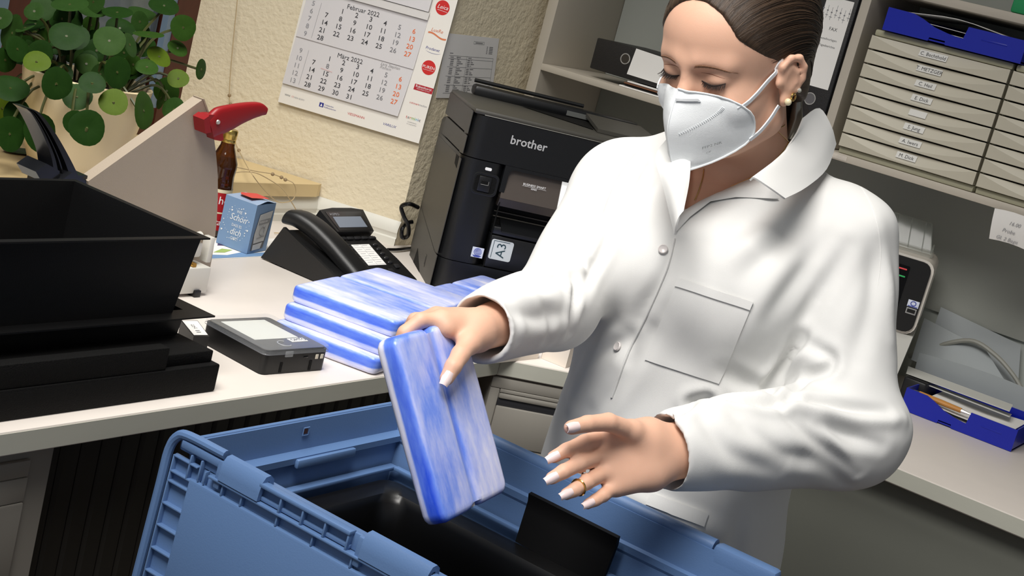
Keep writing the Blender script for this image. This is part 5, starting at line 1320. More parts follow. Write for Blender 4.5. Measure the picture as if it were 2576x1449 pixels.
mb = MB().grid(rows, .006); solo('plastic_board', mb, mat('panel_black', S(7, 7, 8), .6, spec=.2), 'black rectangular board standing against the far inner crate wall', 'board', smooth=40)
UNIT[0] = True

# ================================================================== the person
UNIT[0] = False
# ---- implicit shapes on a sparse grid, meshed with surface nets
def nrm(a): return np.asarray(a, float) / np.linalg.norm(a)
class Cap:
    def __init__(s, a, b, ra, rb=None):
        s.a = np.array(a, float); s.b = np.array(b, float); s.ra = ra; s.rb = ra if rb is None else rb
    def __call__(s, p):
        ab = s.b - s.a; t = np.clip((p - s.a) @ ab / max(ab @ ab, 1e-12), 0, 1)
        return np.linalg.norm(p - s.a - t[..., None] * ab, axis=-1) - (s.ra + (s.rb - s.ra) * t)
class Ell:
    def __init__(s, c, r, R=None):
        s.c = np.array(c, float); s.r = np.array(r, float); s.R = None if R is None else np.array(R, float)
    def __call__(s, p):
        q = p - s.c
        if s.R is not None: q = q @ s.R
        k0 = np.linalg.norm(q / s.r, axis=-1); k1 = np.linalg.norm(q / s.r ** 2, axis=-1)
        return np.where(k1 > 1e-9, k0 * (k0 - 1) / np.maximum(k1, 1e-9), -s.r.min())
class Loft:
    """elliptical trunk: rows of (z, cx, cy, half depth along x, half width along y)"""
    def __init__(s, rows, power=2.0):
        s.t = np.array(rows, float); s.p = power
    def __call__(s, p):
        z = p[..., 2]; t = s.t
        zc = np.clip(z, t[0, 0], t[-1, 0])
        g = [np.interp(zc, t[:, 0], t[:, k]) for k in (1, 2, 3, 4)]
        u = np.abs(p[..., 0] - g[0]) / g[2]; v = np.abs(p[..., 1] - g[1]) / g[3]
        k = (u ** s.p + v ** s.p) ** (1 / s.p)
        d = (k - 1) * np.minimum(g[2], g[3])
        dz = np.maximum(t[0, 0] - z, z - t[-1, 0])
        return np.where(dz > 0, np.sqrt(np.maximum(d, 0) ** 2 + dz ** 2), np.maximum(d, dz))
class Planes:
    """convex region: max of n.p - d"""
    def __init__(s, pl): s.pl = [(nrm(n), float(np.dot(nrm(n), q))) for n, q in pl]
    def __call__(s, p):
        out = None
        for n, d in s.pl:
            v = p @ n - d; out = v if out is None else np.maximum(out, v)
        return out
def combine(d, f, op, k):
    if op == 'u':
        if k <= 0: return np.minimum(d, f)
        h = np.maximum(k - np.abs(d - f), 0) / k
        return np.minimum(d, f) - h * h * k * .25
    f = -f if op == 's' else f
    if k <= 0: return np.maximum(d, f)
    h = np.maximum(k - np.abs(d - f), 0) / k
    return np.maximum(d, f) + h * h * k * .25
def sdf_mesh(prims, lo, hi, res, B=8):
    """prims: (shape, op, k) in order -> vertices, quads"""
    lo = np.array(lo, float); nb = np.ceil((np.array(hi) - lo) / (res * B)).astype(int)
    I = np.stack(np.meshgrid(*[np.arange(n) for n in nb], indexing='ij'), -1).reshape(-1, 3)
    C = lo + (I + .5) * B * res; hd = B * res * .87
    fc = [s(C) for s, _, _ in prims]
    d = np.full(len(C), 1.0)
    for (s, op, k), f in zip(prims, fc): d = combine(d, f, op, k)
    keep = np.abs(d) < hd + .012
    I = I[keep]; dk = d[keep]; n = len(I)
    g = np.arange(B + 1)
    off = np.stack(np.meshgrid(g, g, g, indexing='ij'), -1)
    V = np.full((n, B + 1, B + 1, B + 1), 1.0)
    base = I * B
    for (s, op, k), f in zip(prims, fc):
        f = f[keep]
        if op == 'i': sel = np.arange(n)
        else: sel = np.nonzero(f < np.abs(dk) + 2 * hd + k + .012)[0]
        for c0 in range(0, len(sel), 4000):
            ss = sel[c0:c0 + 4000]
            P = lo + (base[ss][:, None, None, None, :] + off) * res
            V[ss] = combine(V[ss], s(P), op, k)
    ins = V < 0
    cor = [ins[:, i:i + B, j:j + B, k:k + B] for i in (0, 1) for j in (0, 1) for k in (0, 1)]
    anyi = cor[0].copy(); alli = cor[0].copy()
    for c in cor[1:]: anyi |= c; alli &= c
    b, ci, cj, ck = np.nonzero(anyi & ~alli)
    vals = np.stack([V[b, ci + i, cj + j, ck + k] for i in (0, 1) for j in (0, 1) for k in (0, 1)], -1)
    cp_ = np.array([(i, j, k) for i in (0, 1) for j in (0, 1) for k in (0, 1)], float)
    acc = np.zeros((len(b), 3)); cnt = np.zeros(len(b))
    for a_, b_ in ((0, 1), (2, 3), (4, 5), (6, 7), (0, 2), (1, 3), (4, 6), (5, 7), (0, 4), (1, 5), (2, 6), (3, 7)):
        va, vb = vals[:, a_], vals[:, b_]; x = (va < 0) != (vb < 0)
        t = np.where(x, va / np.where(x, va - vb, 1), 0)
        acc += np.where(x[:, None], cp_[a_] + t[:, None] * (cp_[b_] - cp_[a_]), 0); cnt += x
    G = base[b] + np.stack([ci, cj, ck], -1)
    vert = lo + (G + acc / np.maximum(cnt, 1)[:, None]) * res
    key = (G[:, 0].astype(np.int64) << 42) | (G[:, 1].astype(np.int64) << 21) | G[:, 2]
    order = np.argsort(key); key = key[order]; vert = vert[order]; G = G[order]
    v0 = vals[order, 0] < 0
    quads = []
    for ax, far in ((0, 4), (1, 2), (2, 1)):
        v1 = vals[order, far] < 0
        e = np.nonzero(v0 != v1)[0]
        o1, o2 = [(1, 2), (2, 0), (0, 1)][ax]
        idx = []; ok = np.ones(len(e), bool)
        for d1, d2 in ((0, 0), (1, 0), (1, 1), (0, 1)):
            q = G[e].copy(); q[:, o1] -= d1; q[:, o2] -= d2
            kk = (q[:, 0].astype(np.int64) << 42) | (q[:, 1].astype(np.int64) << 21) | q[:, 2]
            p = np.clip(np.searchsorted(key, kk), 0, len(key) - 1); ok &= key[p] == kk; idx.append(p)
        Q = np.stack(idx, -1); fl = v0[e]
        Q = np.where(fl[:, None], Q, Q[:, ::-1])
        quads.append(Q[ok])
    return vert, np.concatenate(quads)
def np_mesh(name, v, q, m, parent):
    W = np.array(world_of(parent).inverted())
    v = v @ W[:3, :3].T + W[:3, 3]
    me = bpy.data.meshes.new(name)
    me.vertices.add(len(v)); me.vertices.foreach_set('co', v.astype(np.float32).ravel())
    me.loops.add(len(q) * 4); me.loops.foreach_set('vertex_index', q.astype(np.int32).ravel())
    me.polygons.add(len(q)); me.polygons.foreach_set('loop_start', np.arange(0, len(q) * 4, 4, dtype=np.int32))
    me.update(calc_edges=True); me.validate()
    me.polygons.foreach_set('use_smooth', [True] * len(me.polygons))
    me.materials.append(m)
    o = bpy.data.objects.new(name, me); COL.objects.link(o); o.parent = parent
    return o
def vnormals(v, q):
    n = np.cross(v[q[:, 2]] - v[q[:, 0]], v[q[:, 3]] - v[q[:, 1]])
    out = np.zeros_like(v)
    for k in range(4): np.add.at(out, q[:, k], n)
    return out / np.maximum(np.linalg.norm(out, axis=1), 1e-12)[:, None]
def relax(v, q, it, lam=.5):
    e = np.concatenate([q[:, [0, 1]], q[:, [1, 2]], q[:, [2, 3]], q[:, [3, 0]]])
    deg = np.zeros(len(v)); np.add.at(deg, e[:, 0], 1); np.add.at(deg, e[:, 1], 1)
    for _ in range(it):
        s = np.zeros_like(v); np.add.at(s, e[:, 0], v[e[:, 1]]); np.add.at(s, e[:, 1], v[e[:, 0]])
        v = v + lam * (s / deg[:, None] - v)
    return v

PT = thing('person', 'woman in white lab coat and face mask holding an ice pack over the crate', 'person', (1.76, .74, 0))
# ---- head frame: x to her right, y forward, z up
yaw, pit, rol = math.radians(171), math.radians(15.8), math.radians(-2.5)
f_ = np.array([math.cos(yaw) * math.cos(pit), math.sin(yaw) * math.cos(pit), -math.sin(pit)])
r_ = np.array([math.sin(yaw), -math.cos(yaw), 0]); u_ = np.cross(r_, f_)
HR = np.array([math.cos(rol) * r_ + math.sin(rol) * u_, f_, -math.sin(rol) * r_ + math.cos(rol) * u_]).T
HS = 1.02
HO = np.array([0, 0, 1.55]) + HS * np.array([1.612, .738, -.043])
def H(x, y, z): return HO + HS * (HR @ np.array([x, y, z], float))
def hE(c, r, rx=0.0): 
    R = HR
    if rx: R = HR @ np.array([[1, 0, 0], [0, math.cos(rx), -math.sin(rx)], [0, math.sin(rx), math.cos(rx)]])
    return Ell(H(*c), HS * np.array(r), R)
def hC(a, b, ra, rb=None): return Cap(H(*a), H(*b), HS * ra, HS * (ra if rb is None else rb))

# joints (metres)
SL = np.array((1.7676, 0.5962, 1.3292)); SRt = np.array((1.7591, 0.9177, 1.2981)); NB = np.array((1.757, .752, 1.385))
EL = np.array((1.71, 0.5054, 1.1199)); WL = np.array((1.4601, 0.6257, 1.0718))
ER = np.array((1.5411, 0.8501, 1.1684)); WR = np.array((1.3306, 0.8204, 1.1599))
skin_prims = []
def U(s, k=.01): skin_prims.append((s, 'u', k))
def Sb(s, k=.01): skin_prims.append((s, 's', k))
# trunk and arms under the coat
U(Loft([(.80, 1.76, .735, .095, .145), (1.0, 1.76, .735, .09, .135), (1.1, 1.757, .738, .085, .12), (1.22, 1.752, .745, .10, .145), (1.31, 1.752, .752, .095, .15), (1.355, 1.757, .754, .075, .13), (1.385, 1.76, .754, .05, .07)]), .0)
U(Cap(NB + (0, 0, -.02), SL, .045, .05), .03); U(Cap(NB + (0, 0, -.02), SRt, .045, .05), .03)
U(Cap(SL, EL, .045, .036), .02); U(Cap(EL, WL, .036, .024), .01)
U(Cap(SRt, ER, .045, .036), .02); U(Cap(ER, WR, .036, .024), .01)
# neck and head
U(Cap(H(0, -.030, -.05), NB, .050, .058), .03)
U(hE((0, -.015, .045), (.074, .096, .080)), .02)
U(hE((0, .020, -.018), (.064, .066, .092)), .03)
U(hE((0, .030, .045), (.0645, .0625, .056)), .03)
for s in (-1, 1):
    U(hE((s * .041, .046, -.030), (.0215, .0285, .024)), .02)
    U(hC((s * .052, -.002, -.056), (s * .016, .065, -.087), .018, .015), .025)
U(hE((0, .071, -.085), (.020, .018, .016)), .02)
U(hC((-.040, .072, .0180), (-.012, .0860, .0175), .0092, .0092), .016); U(hC((.040, .072, .0180), (.012, .0860, .0175), .0092, .0092), .016)
U(hC((0, .086, .012), (0, .100, -.036), .0075, .0105), .012)
U(hE((0, .094, -.040), (.016, .012, .010)), .01)
for s in (-1, 1):
    Sb(hE((s * .031, .098, .0015), (.020, .0165, .0115)), .012)
    U(hE((s * .031, .0715, .0010), (.0158, .0133, .0108)), .005)
U(hE((0, .086, -.068), (.024, .012, .012)), .01)
# ears
for s in (-1, 1):
    e = lambda x, y, z: (s * x, y * .86 + .013, z * .86 - .001)
    U(hE(e(.0765, -.016, .002), (.0088, .0152, .0248)), .004)
    helix = [(.0745, .000, .004), (.0785, .002, .018), (.083, -.008, .030), (.0865, -.022, .030), (.0885, -.032, .016), (.0870, -.033, .000), (.083, -.027, -.014), (.079, -.017, -.026)]
    for a, b in zip(helix[:-1], helix[1:]): U(hC(e(*a), e(*b), .0042, .0042), .003)
    U(hE(e(.0785, -.010, -.029), (.0050, .0072, .0082)), .006)
    ah = [(.082, -.012, .018), (.0845, -.022, .010), (.0840, -.023, -.004), (.0805, -.015, -.016)]
    for a, b in zip(ah[:-1], ah[1:]): U(hC(e(*a), e(*b), .0036, .0036), .003)
    U(hE(e(.0765, .003, -.004), (.0045, .005, .0065)), .004)
    Sb(hE(e(.0885, -.009, -.001), (.0060, .0062, .0105)), .004)

# ---- hands: palm plus five separate fingers each, joint by joint
def finger(pts, r0, r1, k=.003):
    P = [np.array(p) for p in pts]; n = len(P) - 1
    for i in range(n):
        a, b = r0 + (r1 - r0) * i / n, r0 + (r1 - r0) * (i + 1) / n
        U(Cap(P[i], P[i + 1], a, b), k if i else .006)
    return P
LH_ = {
 'index': [(1.4088, 0.6677, 1.0854), (1.3638, 0.6713, 1.0807), (1.3401, 0.6777, 1.0722), (1.3278, 0.6845, 1.0629)],
 'middle': [(1.3968, 0.6602, 1.0671), (1.3471, 0.6616, 1.0619), (1.3246, 0.6662, 1.0543), (1.3132, 0.672, 1.0459)],
 'ring': [(1.3935, 0.6488, 1.0504), (1.3504, 0.6488, 1.0448), (1.3345, 0.6524, 1.0371), (1.325, 0.6563, 1.032)],
 'little': [(1.398, 0.6359, 1.0379), (1.3726, 0.6358, 1.0309), (1.3608, 0.6378, 1.0265), (1.3499, 0.6405, 1.0226)],
 'thumb': [(1.4101, 0.6412, 1.0992), (1.3701, 0.6532, 1.1106), (1.3406, 0.6622, 1.109), (1.3179, 0.6686, 1.1049)]}
RH_ = {
 'index': [(1.2816, 0.8366, 1.1687), (1.2569, 0.8472, 1.1665), (1.2414, 0.853, 1.1518), (1.239, 0.8559, 1.1346)],
 'middle': [(1.2951, 0.8523, 1.165), (1.286, 0.8736, 1.1552), (1.2874, 0.8828, 1.1349), (1.2955, 0.8806, 1.1147)],
 'ring': [(1.3085, 0.8624, 1.1615), (1.3118, 0.8874, 1.1486), (1.3153, 0.8934, 1.129), (1.3239, 0.8905, 1.1091)],
 'little': [(1.3266, 0.8699, 1.1567), (1.3363, 0.8938, 1.1428), (1.3407, 0.8989, 1.1251), (1.3451, 0.8951, 1.1095)],
 'thumb': [(1.2964, 0.8051, 1.1531), (1.2702, 0.7957, 1.145), (1.2533, 0.79, 1.135), (1.245, 0.7888, 1.1228)]}
TIPS = []
LBASE = {'index': np.array((1.4421, 0.6349, 1.0931)), 'middle': np.array((1.4366, 0.6293, 1.0816)), 'ring': np.array((1.4364, 0.6234, 1.0667)), 'little': np.array((1.4372, 0.6167, 1.0539))}
for hand, wr, fore in ((LH_, WL, EL), (RH_, WR, ER)):
    w0 = wr
    for nm, r in (('index', .0125), ('middle', .0125), ('ring', .0120), ('little', .0110)):
        mcp = np.array(hand[nm][0])
        b0 = LBASE[nm] if hand is LH_ else w0 + (wr - fore) * .03
        U(Cap(b0, mcp, .0175 if hand is LH_ else .0165, r + (.002 if hand is LH_ else 0)), .012)
        if hand is LH_: U(Cap(w0 - (wr - fore) * .12, b0, .026, .018), .012)
    U(Cap(w0, np.array(hand['thumb'][0]), .018, .0135), .012)
    U(Cap((w0 + np.array(hand['middle'][0])) / 2, (np.array(hand['index'][0]) + np.array(hand['thumb'][1])) / 2 * .5 + .5 * np.array(hand['index'][0]), .013, .009), .012)
    for nm, r0, r1 in (('index', .0092, .0070), ('middle', .0095, .0072), ('ring', .0090, .0068), ('little', .0080, .0060), ('thumb', .0112, .0080)):
        finger(hand[nm], r0, r1); TIPS.append((np.array(hand[nm][-2]), np.array(hand[nm][-1]), r1, nm, hand is LH_))
skin = mat('skin', S(222, 176, 150), .55, sss=.12, var=.05, vscale=26, bump=.04, bscale=700)
v, q = sdf_mesh(skin_prims, (1.15, .40, .78), (1.95, 1.12, 1.72), .0024)
v = relax(v, q, 2, .4)
body = np_mesh('body', v, q, skin, PT)
BV = BVHTree.FromPolygons([tuple(p) for p in v], [tuple(int(i) for i in f) for f in q])
CAMP = Vector((0, 0, 1.55))
def snap(bv, p, off=0.0, ax=None):
    """drop a point on a surface along the sculptor's axis, lifted by off"""
    p = Vector(p); d = (p - CAMP).normalized() if ax is None else Vector(ax)
    h = bv.ray_cast(p - d * .35, d, .8)
    if h[0] is None:
        h = bv.find_nearest(p)
    return h[0] + (h[1] if h[1].dot(d) < 0 else -h[1]) * off
# finger nails
nail_m = mat('nail_polish', S(236, 214, 212), .2, coat=.4)
for a, b, r, nm, left in TIPS:
    d = nrm(b - a); vw = nrm(np.array([0, 0, 1.55]) - b)
    up_ = vw if left or nm == 'thumb' else nrm(np.array([-.3, .2, 1.0]))
    n_ = nrm(up_ - d * (up_ @ d)); s_ = np.cross(d, n_)
    rows = []
    for i in range(6):
        t = i / 5; c = b + d * (-.006 + t * (.016 if True else .01)); w_ = r * (.82 - .35 * max(0, t - .6)); 
        rows.append([c + s_ * (w_ * 1.06 * math.sin(x)) + n_ * (r * 1.12 * math.cos(x) - .002 * max(0, t - .7)) for x in np.linspace(-.95, .95, 7)])
    part('fingernail', MB().grid(rows, .0008), nail_m, PT, smooth=60)
rg = np.array(LH_['ring'][0]) * .45 + np.array(LH_['ring'][1]) * .55
d = nrm(np.array(LH_['ring'][1]) - np.array(LH_['ring'][0])); a_ = nrm(np.cross(d, [0, 0, 1])); b_ = np.cross(d, a_)
rg = np.array(LH_['ring'][1]) * .3 + np.array(LH_['ring'][2]) * .7
part('finger_ring', MB().tube([rg + .0088 * (a_ * math.cos(t) + b_ * math.sin(t)) for t in np.linspace(0, 6.283, 18, endpoint=False)], .0013, 6, closed=True), mat('gold', S(214, 180, 110), .2, metal=1), PT)

# ---- face details: lashes, brows, lid line
dark = mat('lash_brown', S(42, 30, 26), .6)
brow_m = mat('brow_brown', S(150, 112, 86), .8)
def face_pt(x, z, off=.0):
    p = Vector(H(x, .16, z)); d = Vector(HR @ np.array([0, -1.0, 0]))
    h = BV.ray_cast(p, d, .2)
    return (h[0] if h[0] is not None else Vector(H(x, .085, z))) - d * off
for s in (-1, 1):
    mb = MB(); line = []
    for i in range(15):
        t = i / 14; x = s * (.0165 + .029 * t); z = -.0025 - .0042 * math.sin(math.pi * min(1, t * .95)) + .002 * t
        p = face_pt(x, z, .0005); line.append(p)
    mb.tube(line, [.0006 + .0008 * math.sin(math.pi * i / 14) for i in range(15)], 5)
    part('lash_line', mb, dark, PT)
    mb = MB(); fw_ = Vector(HR @ np.array([0, 1.0, 0])); dn_ = Vector(HR @ np.array([0, 0, -1.0])); sx = Vector(HR @ np.array([s * 1.0, 0, 0]))
    for i in range(38):
        t = .08 + .92 * min(1, max(0, (i + rnd.uniform(-.6, .6)) / 37)); j = t * 14; p = line[int(j)].lerp(line[min(14, int(j) + 1)], j - int(j))
        L = (.0062 + .003 * t) * rnd.uniform(.75, 1.1); out = sx * (.5 * (t - .25) + rnd.uniform(-.18, .18))
        tip = p + (fw_ * .75 + dn_ * .62 + out).normalized() * L
        mid = p + (fw_ * .75 + dn_ * .9 + out).normalized() * L * .5
        mb.tube([p, mid, tip], [.0005, .0004, .0001], 4, caps=False)
    part('eyelashes', mb, dark, PT, smooth=0, kind='stuff')
    mb = MB()
    for i in range(15):      # crease over the lid
        pass
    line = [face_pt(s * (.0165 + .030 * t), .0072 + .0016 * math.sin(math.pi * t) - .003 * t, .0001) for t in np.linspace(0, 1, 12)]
    part('lid_crease', MB().tube(line, [.0001 + .0003 * math.sin(math.pi * i / 11) for i in range(12)], 4), mat('crease_shade', S(150, 100, 80), .7), PT)  # darker line paints the shade in the lid crease
    for i in range(46):
        t = i / 45; x = s * (.013 + .036 * t); z = .0130 + .0042 * math.sin(math.pi * (.15 + .62 * t)) - .0030 * t * t + ((i * 7) % 5 - 2) * .0007 * (1 - .6 * t)
        p = face_pt(x, z, .0002); d_ = (sx * .9 + Vector(HR @ np.array([0, 0, 1.0])) * (.5 - .7 * t))
        e_ = face_pt(x + s * .0065, z + .0045 * (.45 - .75 * t), .0007)
        mb.tube([p, p.lerp(e_, .5) + (p - Vector(HO)).normalized() * .0003, e_], [.00035, .0003, .0001], 4, caps=False)
    part('eyebrow', mb, brow_m, PT, smooth=0, kind='stuff')

# ---- hair: combed back from the forehead into a low tail
hair_m = mat('brown_hair', S(46, 35, 27), .42, var=.35, vscale=3, spec=.35)
hair = [(hE((0, -.020, .046), (.0795, .1035, .0885)), 'u', 0), (hE((0, .030, .045), (.0705, .0690, .0625)), 'u', .02), (hE((0, -.06, -.03), (.060, .055, .055)), 'u', .03),
        (hE((0, .12, -.021), (.0785, .11, .1150)), 's', .005),
        (Planes([(HR @ np.array([0, -1.0, 1.4]), H(0, .006, .0))]), 's', .005),
        (Planes([(HR @ np.array([0, -.55, 1.0]), H(0, .0, -.004)), (HR @ np.array([0, -1.0, 0.]), H(0, -.10, 0))]), 's', .006),
        (Planes([(HR @ np.array([0, -.2, 1.0]), H(0, -.06, -.078))]), 's', .006),
        (Cap(H(0, -.034, -.05), NB, .0515, .058), 's', .004)]
tail = [H(-.004, -.104, -.030), H(-.004, -.112, -.055), H(-.006, -.108, -.085), H(-.010, -.100, -.118), H(-.014, -.094, -.145)]
for i in range(4): hair.append((Cap(tail[i], tail[i + 1], (.022, .020, .0195, .016)[i], (.020, .0195, .016, .008)[i]), 'u', .012))
v, q = sdf_mesh(hair, np.minimum(HO - .17, HO - .2), HO + .17, .003)
v = relax(v, q, 3, .5)
hn = np_mesh('hair', v, q, hair_m, PT)
rel = (v - HO) @ HR / HS - np.array((-.004, -.105, -.040))
at_ = hn.data.attributes.new('comb', 'FLOAT_VECTOR', 'POINT')
at_.data.foreach_set('vector', np.stack([np.arctan2(rel[:, 0], rel[:, 2] + .02) * 34, np.linalg.norm(rel, axis=1) * 5, np.zeros(len(v))], -1).astype(np.float32).ravel())
nt = hair_m.node_tree; bs = nt.nodes['Principled BSDF']
an = nt.nodes.new('ShaderNodeAttribute'); an.attribute_name = 'comb'
cn_ = nt.nodes.new('ShaderNodeTexNoise'); cn_.inputs['Scale'].default_value = 1.0; cn_.inputs['Detail'].default_value = 7; cn_.inputs['Roughness'].default_value = .7
cr2 = nt.nodes.new('ShaderNodeValToRGB'); cr2.color_ramp.elements[0].position = .32; cr2.color_ramp.elements[0].color = (*S(28, 21, 16), 1); cr2.color_ramp.elements[1].position = .72; cr2.color_ramp.elements[1].color = (*S(86, 67, 51), 1)
cb2 = nt.nodes.new('ShaderNodeBump'); cb2.inputs['Strength'].default_value = .8; cb2.inputs['Distance'].default_value = .0015
nt.links.new(an.outputs['Vector'], cn_.inputs['Vector']); nt.links.new(cn_.outputs['Fac'], cr2.inputs[0]); nt.links.new(cr2.outputs[0], bs.inputs['Base Color'])
nt.links.new(cn_.outputs['Fac'], cb2.inputs['Height']); nt.links.new(cb2.outputs['Normal'], bs.inputs['Normal'])
HB = BVHTree.FromPolygons([tuple(p) for p in v], [tuple(int(i) for i in f) for f in q])
# combed strands lying on the hair surface
mb = MB(); tie = np.array((-.004, -.105, -.040))
strand_m = mat('hair_strand', S(78, 60, 46), .40, spec=.4)
hr = random.Random(3)
mbd = MB()
HL = [(-.064, -.012, -.008), (-.063, .007, .001), (-.061, .027, .013), (-.059, .052, .033), (-.051, .066, .052), (-.038, .073, .068), (-.015, .074, .081), (0, .074, .083)]
HL = HL + [(-x, y, z) for x, y, z in HL[::-1][1:]]
for i in range(520):
    u = (len(HL) - 1) * (i + hr.uniform(-.4, .4)) / 520; u = min(max(u, 0), len(HL) - 1.001)
    start = np.array(HL[int(u)]) * (1 - u % 1) + np.array(HL[int(u) + 1]) * (u % 1)
    c = np.array((0, -.02, .030)); d0 = start - c; d1 = tie - c + np.array((hr.uniform(-.012, .012), 0, hr.uniform(-.01, .012)))
    d0 = d0 / np.linalg.norm(d0); d1 = d1 / np.linalg.norm(d1); dm = nrm((start[0] / .062 * .95, -.42, .18 + .85 * max(0, start[2]) / .083))
    path = []; lift = hr.uniform(-.0001, .0014); t0 = hr.choice((0, 0, 0, .1, .25, .4)); o_ = Vector(H(*c))
    for t in np.linspace(t0, 1, 16):
        d = (1 - t) ** 2 * d0 + 2 * t * (1 - t) * dm * 1.15 + t * t * d1
        w_ = H(*(c + d / np.linalg.norm(d) * .16))
        h = HB.ray_cast(Vector(w_), (o_ - Vector(w_)).normalized(), .3)
        if h[0] is not None: path.append(h[0] + (Vector(w_) - o_).normalized() * lift)
    if len(path) > 4:
        n = len(path); (mb if i % 2 else mbd).tube(path, [.00036 * min(1, .2 + 3 * k / n, .2 + 2.5 * (n - 1 - k) / n) for k in range(n)], 4, caps=False)
for i in range(60):
    ph_ = hr.uniform(0, 6.28); rr_ = hr.uniform(.6, 1.05); path = []
    for k, (c, r) in enumerate(zip(tail, (.022, .020, .0195, .016, .009))):
        path.append(c + HR @ (np.array((math.cos(ph_), math.sin(ph_), 0)) * r * rr_))
    mb.tube(smooth_path(path, 3), .0008, 4, caps=False)
part('hair_strands', mb, strand_m, PT, smooth=60, kind='stuff'); part('dark_hair_strands', mbd, mat('hair_strand_dark', S(30, 22, 17), .4, spec=.4), PT, smooth=60, kind='stuff')
mb = MB()
def skin_path(P): 
    out = []
    for p in smooth_path(P, 4):
        h = BV.find_nearest(p); out.append(h[0] + h[1] * .0008)
    return out
for k in range(5):      # and at the nape
    mb.tube(smooth_path([H(-.03, -.105, -.045), H(-.028, -.118, -.058 - .003 * k), H(-.030 - .002 * k, -.130, -.075 - .003 * k), H(-.034 - .004 * k, -.138, -.095)], 4), .0003, 4, caps=False)
part('hair_wisps', mb, strand_m, PT, smooth=60, kind='stuff')
mb = MB().tube([Vector(p) for p in (H(-.030, -.098, -.050), H(-.034, -.094, -.075), H(-.030, -.088, -.100))], [.006, .0085, .005], 10); part('hair_clip', mb, mat('clip_silver', S(150, 146, 136), .25, metal=.8), PT, smooth=60)

# ---- fold-flat face mask with ear loops and metal nose clip
mask_m = mat('mask_white', S(236, 240, 242), .75, bump=.12, bscale=900)
cen = [(0, .1035, -.0125), (0, .1125, -.030), (0, .1195, -.054), (0, .115, -.078), (0, .107, -.100), (0, .101, -.110)]
def spl(P, n): return smooth_path([Vector(p) for p in P], n)
CEN = spl(cen, 4); nC = len(CEN)
SIDE = spl([(.020, .098, -.0130), (.048, .074, -.0190), (.0640, .050, -.036), (.0660, .041, -.056), (.060, .044, -.074), (.040, .070, -.094), (.016, .094, -.108)], 4)
def side_pt(t):
    j = t * (len(SIDE) - 1); i = min(int(j), len(SIDE) - 2); return SIDE[i].lerp(SIDE[i + 1], j - i)
def panel(s):
    rows = []
    for i, c in enumerate(CEN):
        t = i / (nC - 1); e = side_pt(t); row = []
        for j in range(13):
            w_ = j / 12
            p = c.lerp(e, w_)
            bul = math.sin(math.pi * w_) * (.005 + .004 * math.sin(math.pi * t))
            p = p + Vector((.55 * bul, .85 * bul, 0)) * (1 - .15 * t) * math.sin(math.pi * min(1, .18 + t * .74))
            P_ = Vector(H(s * p.x * (.86 if s > 0 else 1), p.y, p.z)); h_ = BV.find_nearest(P_)
            if (P_ - h_[0]).dot(h_[1]) < .0032: P_ = P_ + h_[1] * (.0032 - (P_ - h_[0]).dot(h_[1]))
            row.append(P_)
        rows.append(row)
    return rows
mk = None
for s in (-1, 1):
    rows = panel(s)
    mb = MB().grid(rows if s > 0 else [r[::-1] for r in rows], .0012)
    if mk is None: mk = part('face_mask', mb, mask_m, PT, smooth=60); PANEL = rows
    else: part('mask_panel', mb, mask_m, mk, smooth=60)
def mp(i, j, off=.0012):
    i = min(max(i, 0), nC - 1.001); j = min(max(j, 0), 11.999); a, b = int(i), int(j)
    p = PANEL[a][b].lerp(PANEL[a][b + 1], j - b).lerp(PANEL[a + 1][b].lerp(PANEL[a + 1][b + 1], j - b), i - a)
    n = (PANEL[a + 1][b] - PANEL[a][b]).cross(PANEL[a][b + 1] - PANEL[a][b]).normalized()
    if n.dot(p - Vector(HO)) < 0: n = -n
    return p + n * off
edge = [mp(0, j, .0006) for j in np.linspace(0, 12, 14)] + [mp(i, 12, .0006) for i in np.linspace(1, nC - 1, 16)]
part('edge_weld', MB().tube(edge, .0013, 6), mask_m, mk)
part('centre_seam', MB().tube([r[0] for r in PANEL], .0011, 6), mask_m, mk)
mb = MB()
a, b = mp(8.6, 2.2), mp(4.6, 10.2)
for k in range(26):
    i, j = 9.4 - 4.6 * k / 25, 1.6 + 7.4 * k / 25
    mb.tube([mp(i, j, .0003), mp(i + .35, j + .12, .0003)], .0006, 4)
part('stitched_seam', mb, mask_m, mk, kind='stuff')
mb = MB().grid([[mp(i, j, o_) for i, o_ in ((2.4, .0004), (2.5, .0026), (3.1, .0026), (3.2, .0004))] for j in np.linspace(.4, 6.2, 12)], 0); part('nose_clip', mb, mat('clip_bright', S(238, 240, 242), .32, metal=.55), mk, smooth=60, label='shiny metal nose clip')
mb = MB(); vs, fs = text_geo('FFP2 NR', .75)
mb.add([mp(13.2 - p[1] * 1.1 - p[0] * .34, 5.0 + p[0] * 1.0 - p[1] * .25, .0016) for p in vs], fs); vs, fs = text_geo('CE', .55)
mb.add([mp(14.3 - p[1] * 1.1 - p[0] * .34, 6.0 + p[0] * 1.0, .0016) for p in vs], fs); part('mask_print', mb, mat('print_grey', S(150, 154, 156), .7), mk, smooth=0)
strap_m = mat('strap_white', S(232, 236, 240), .7)
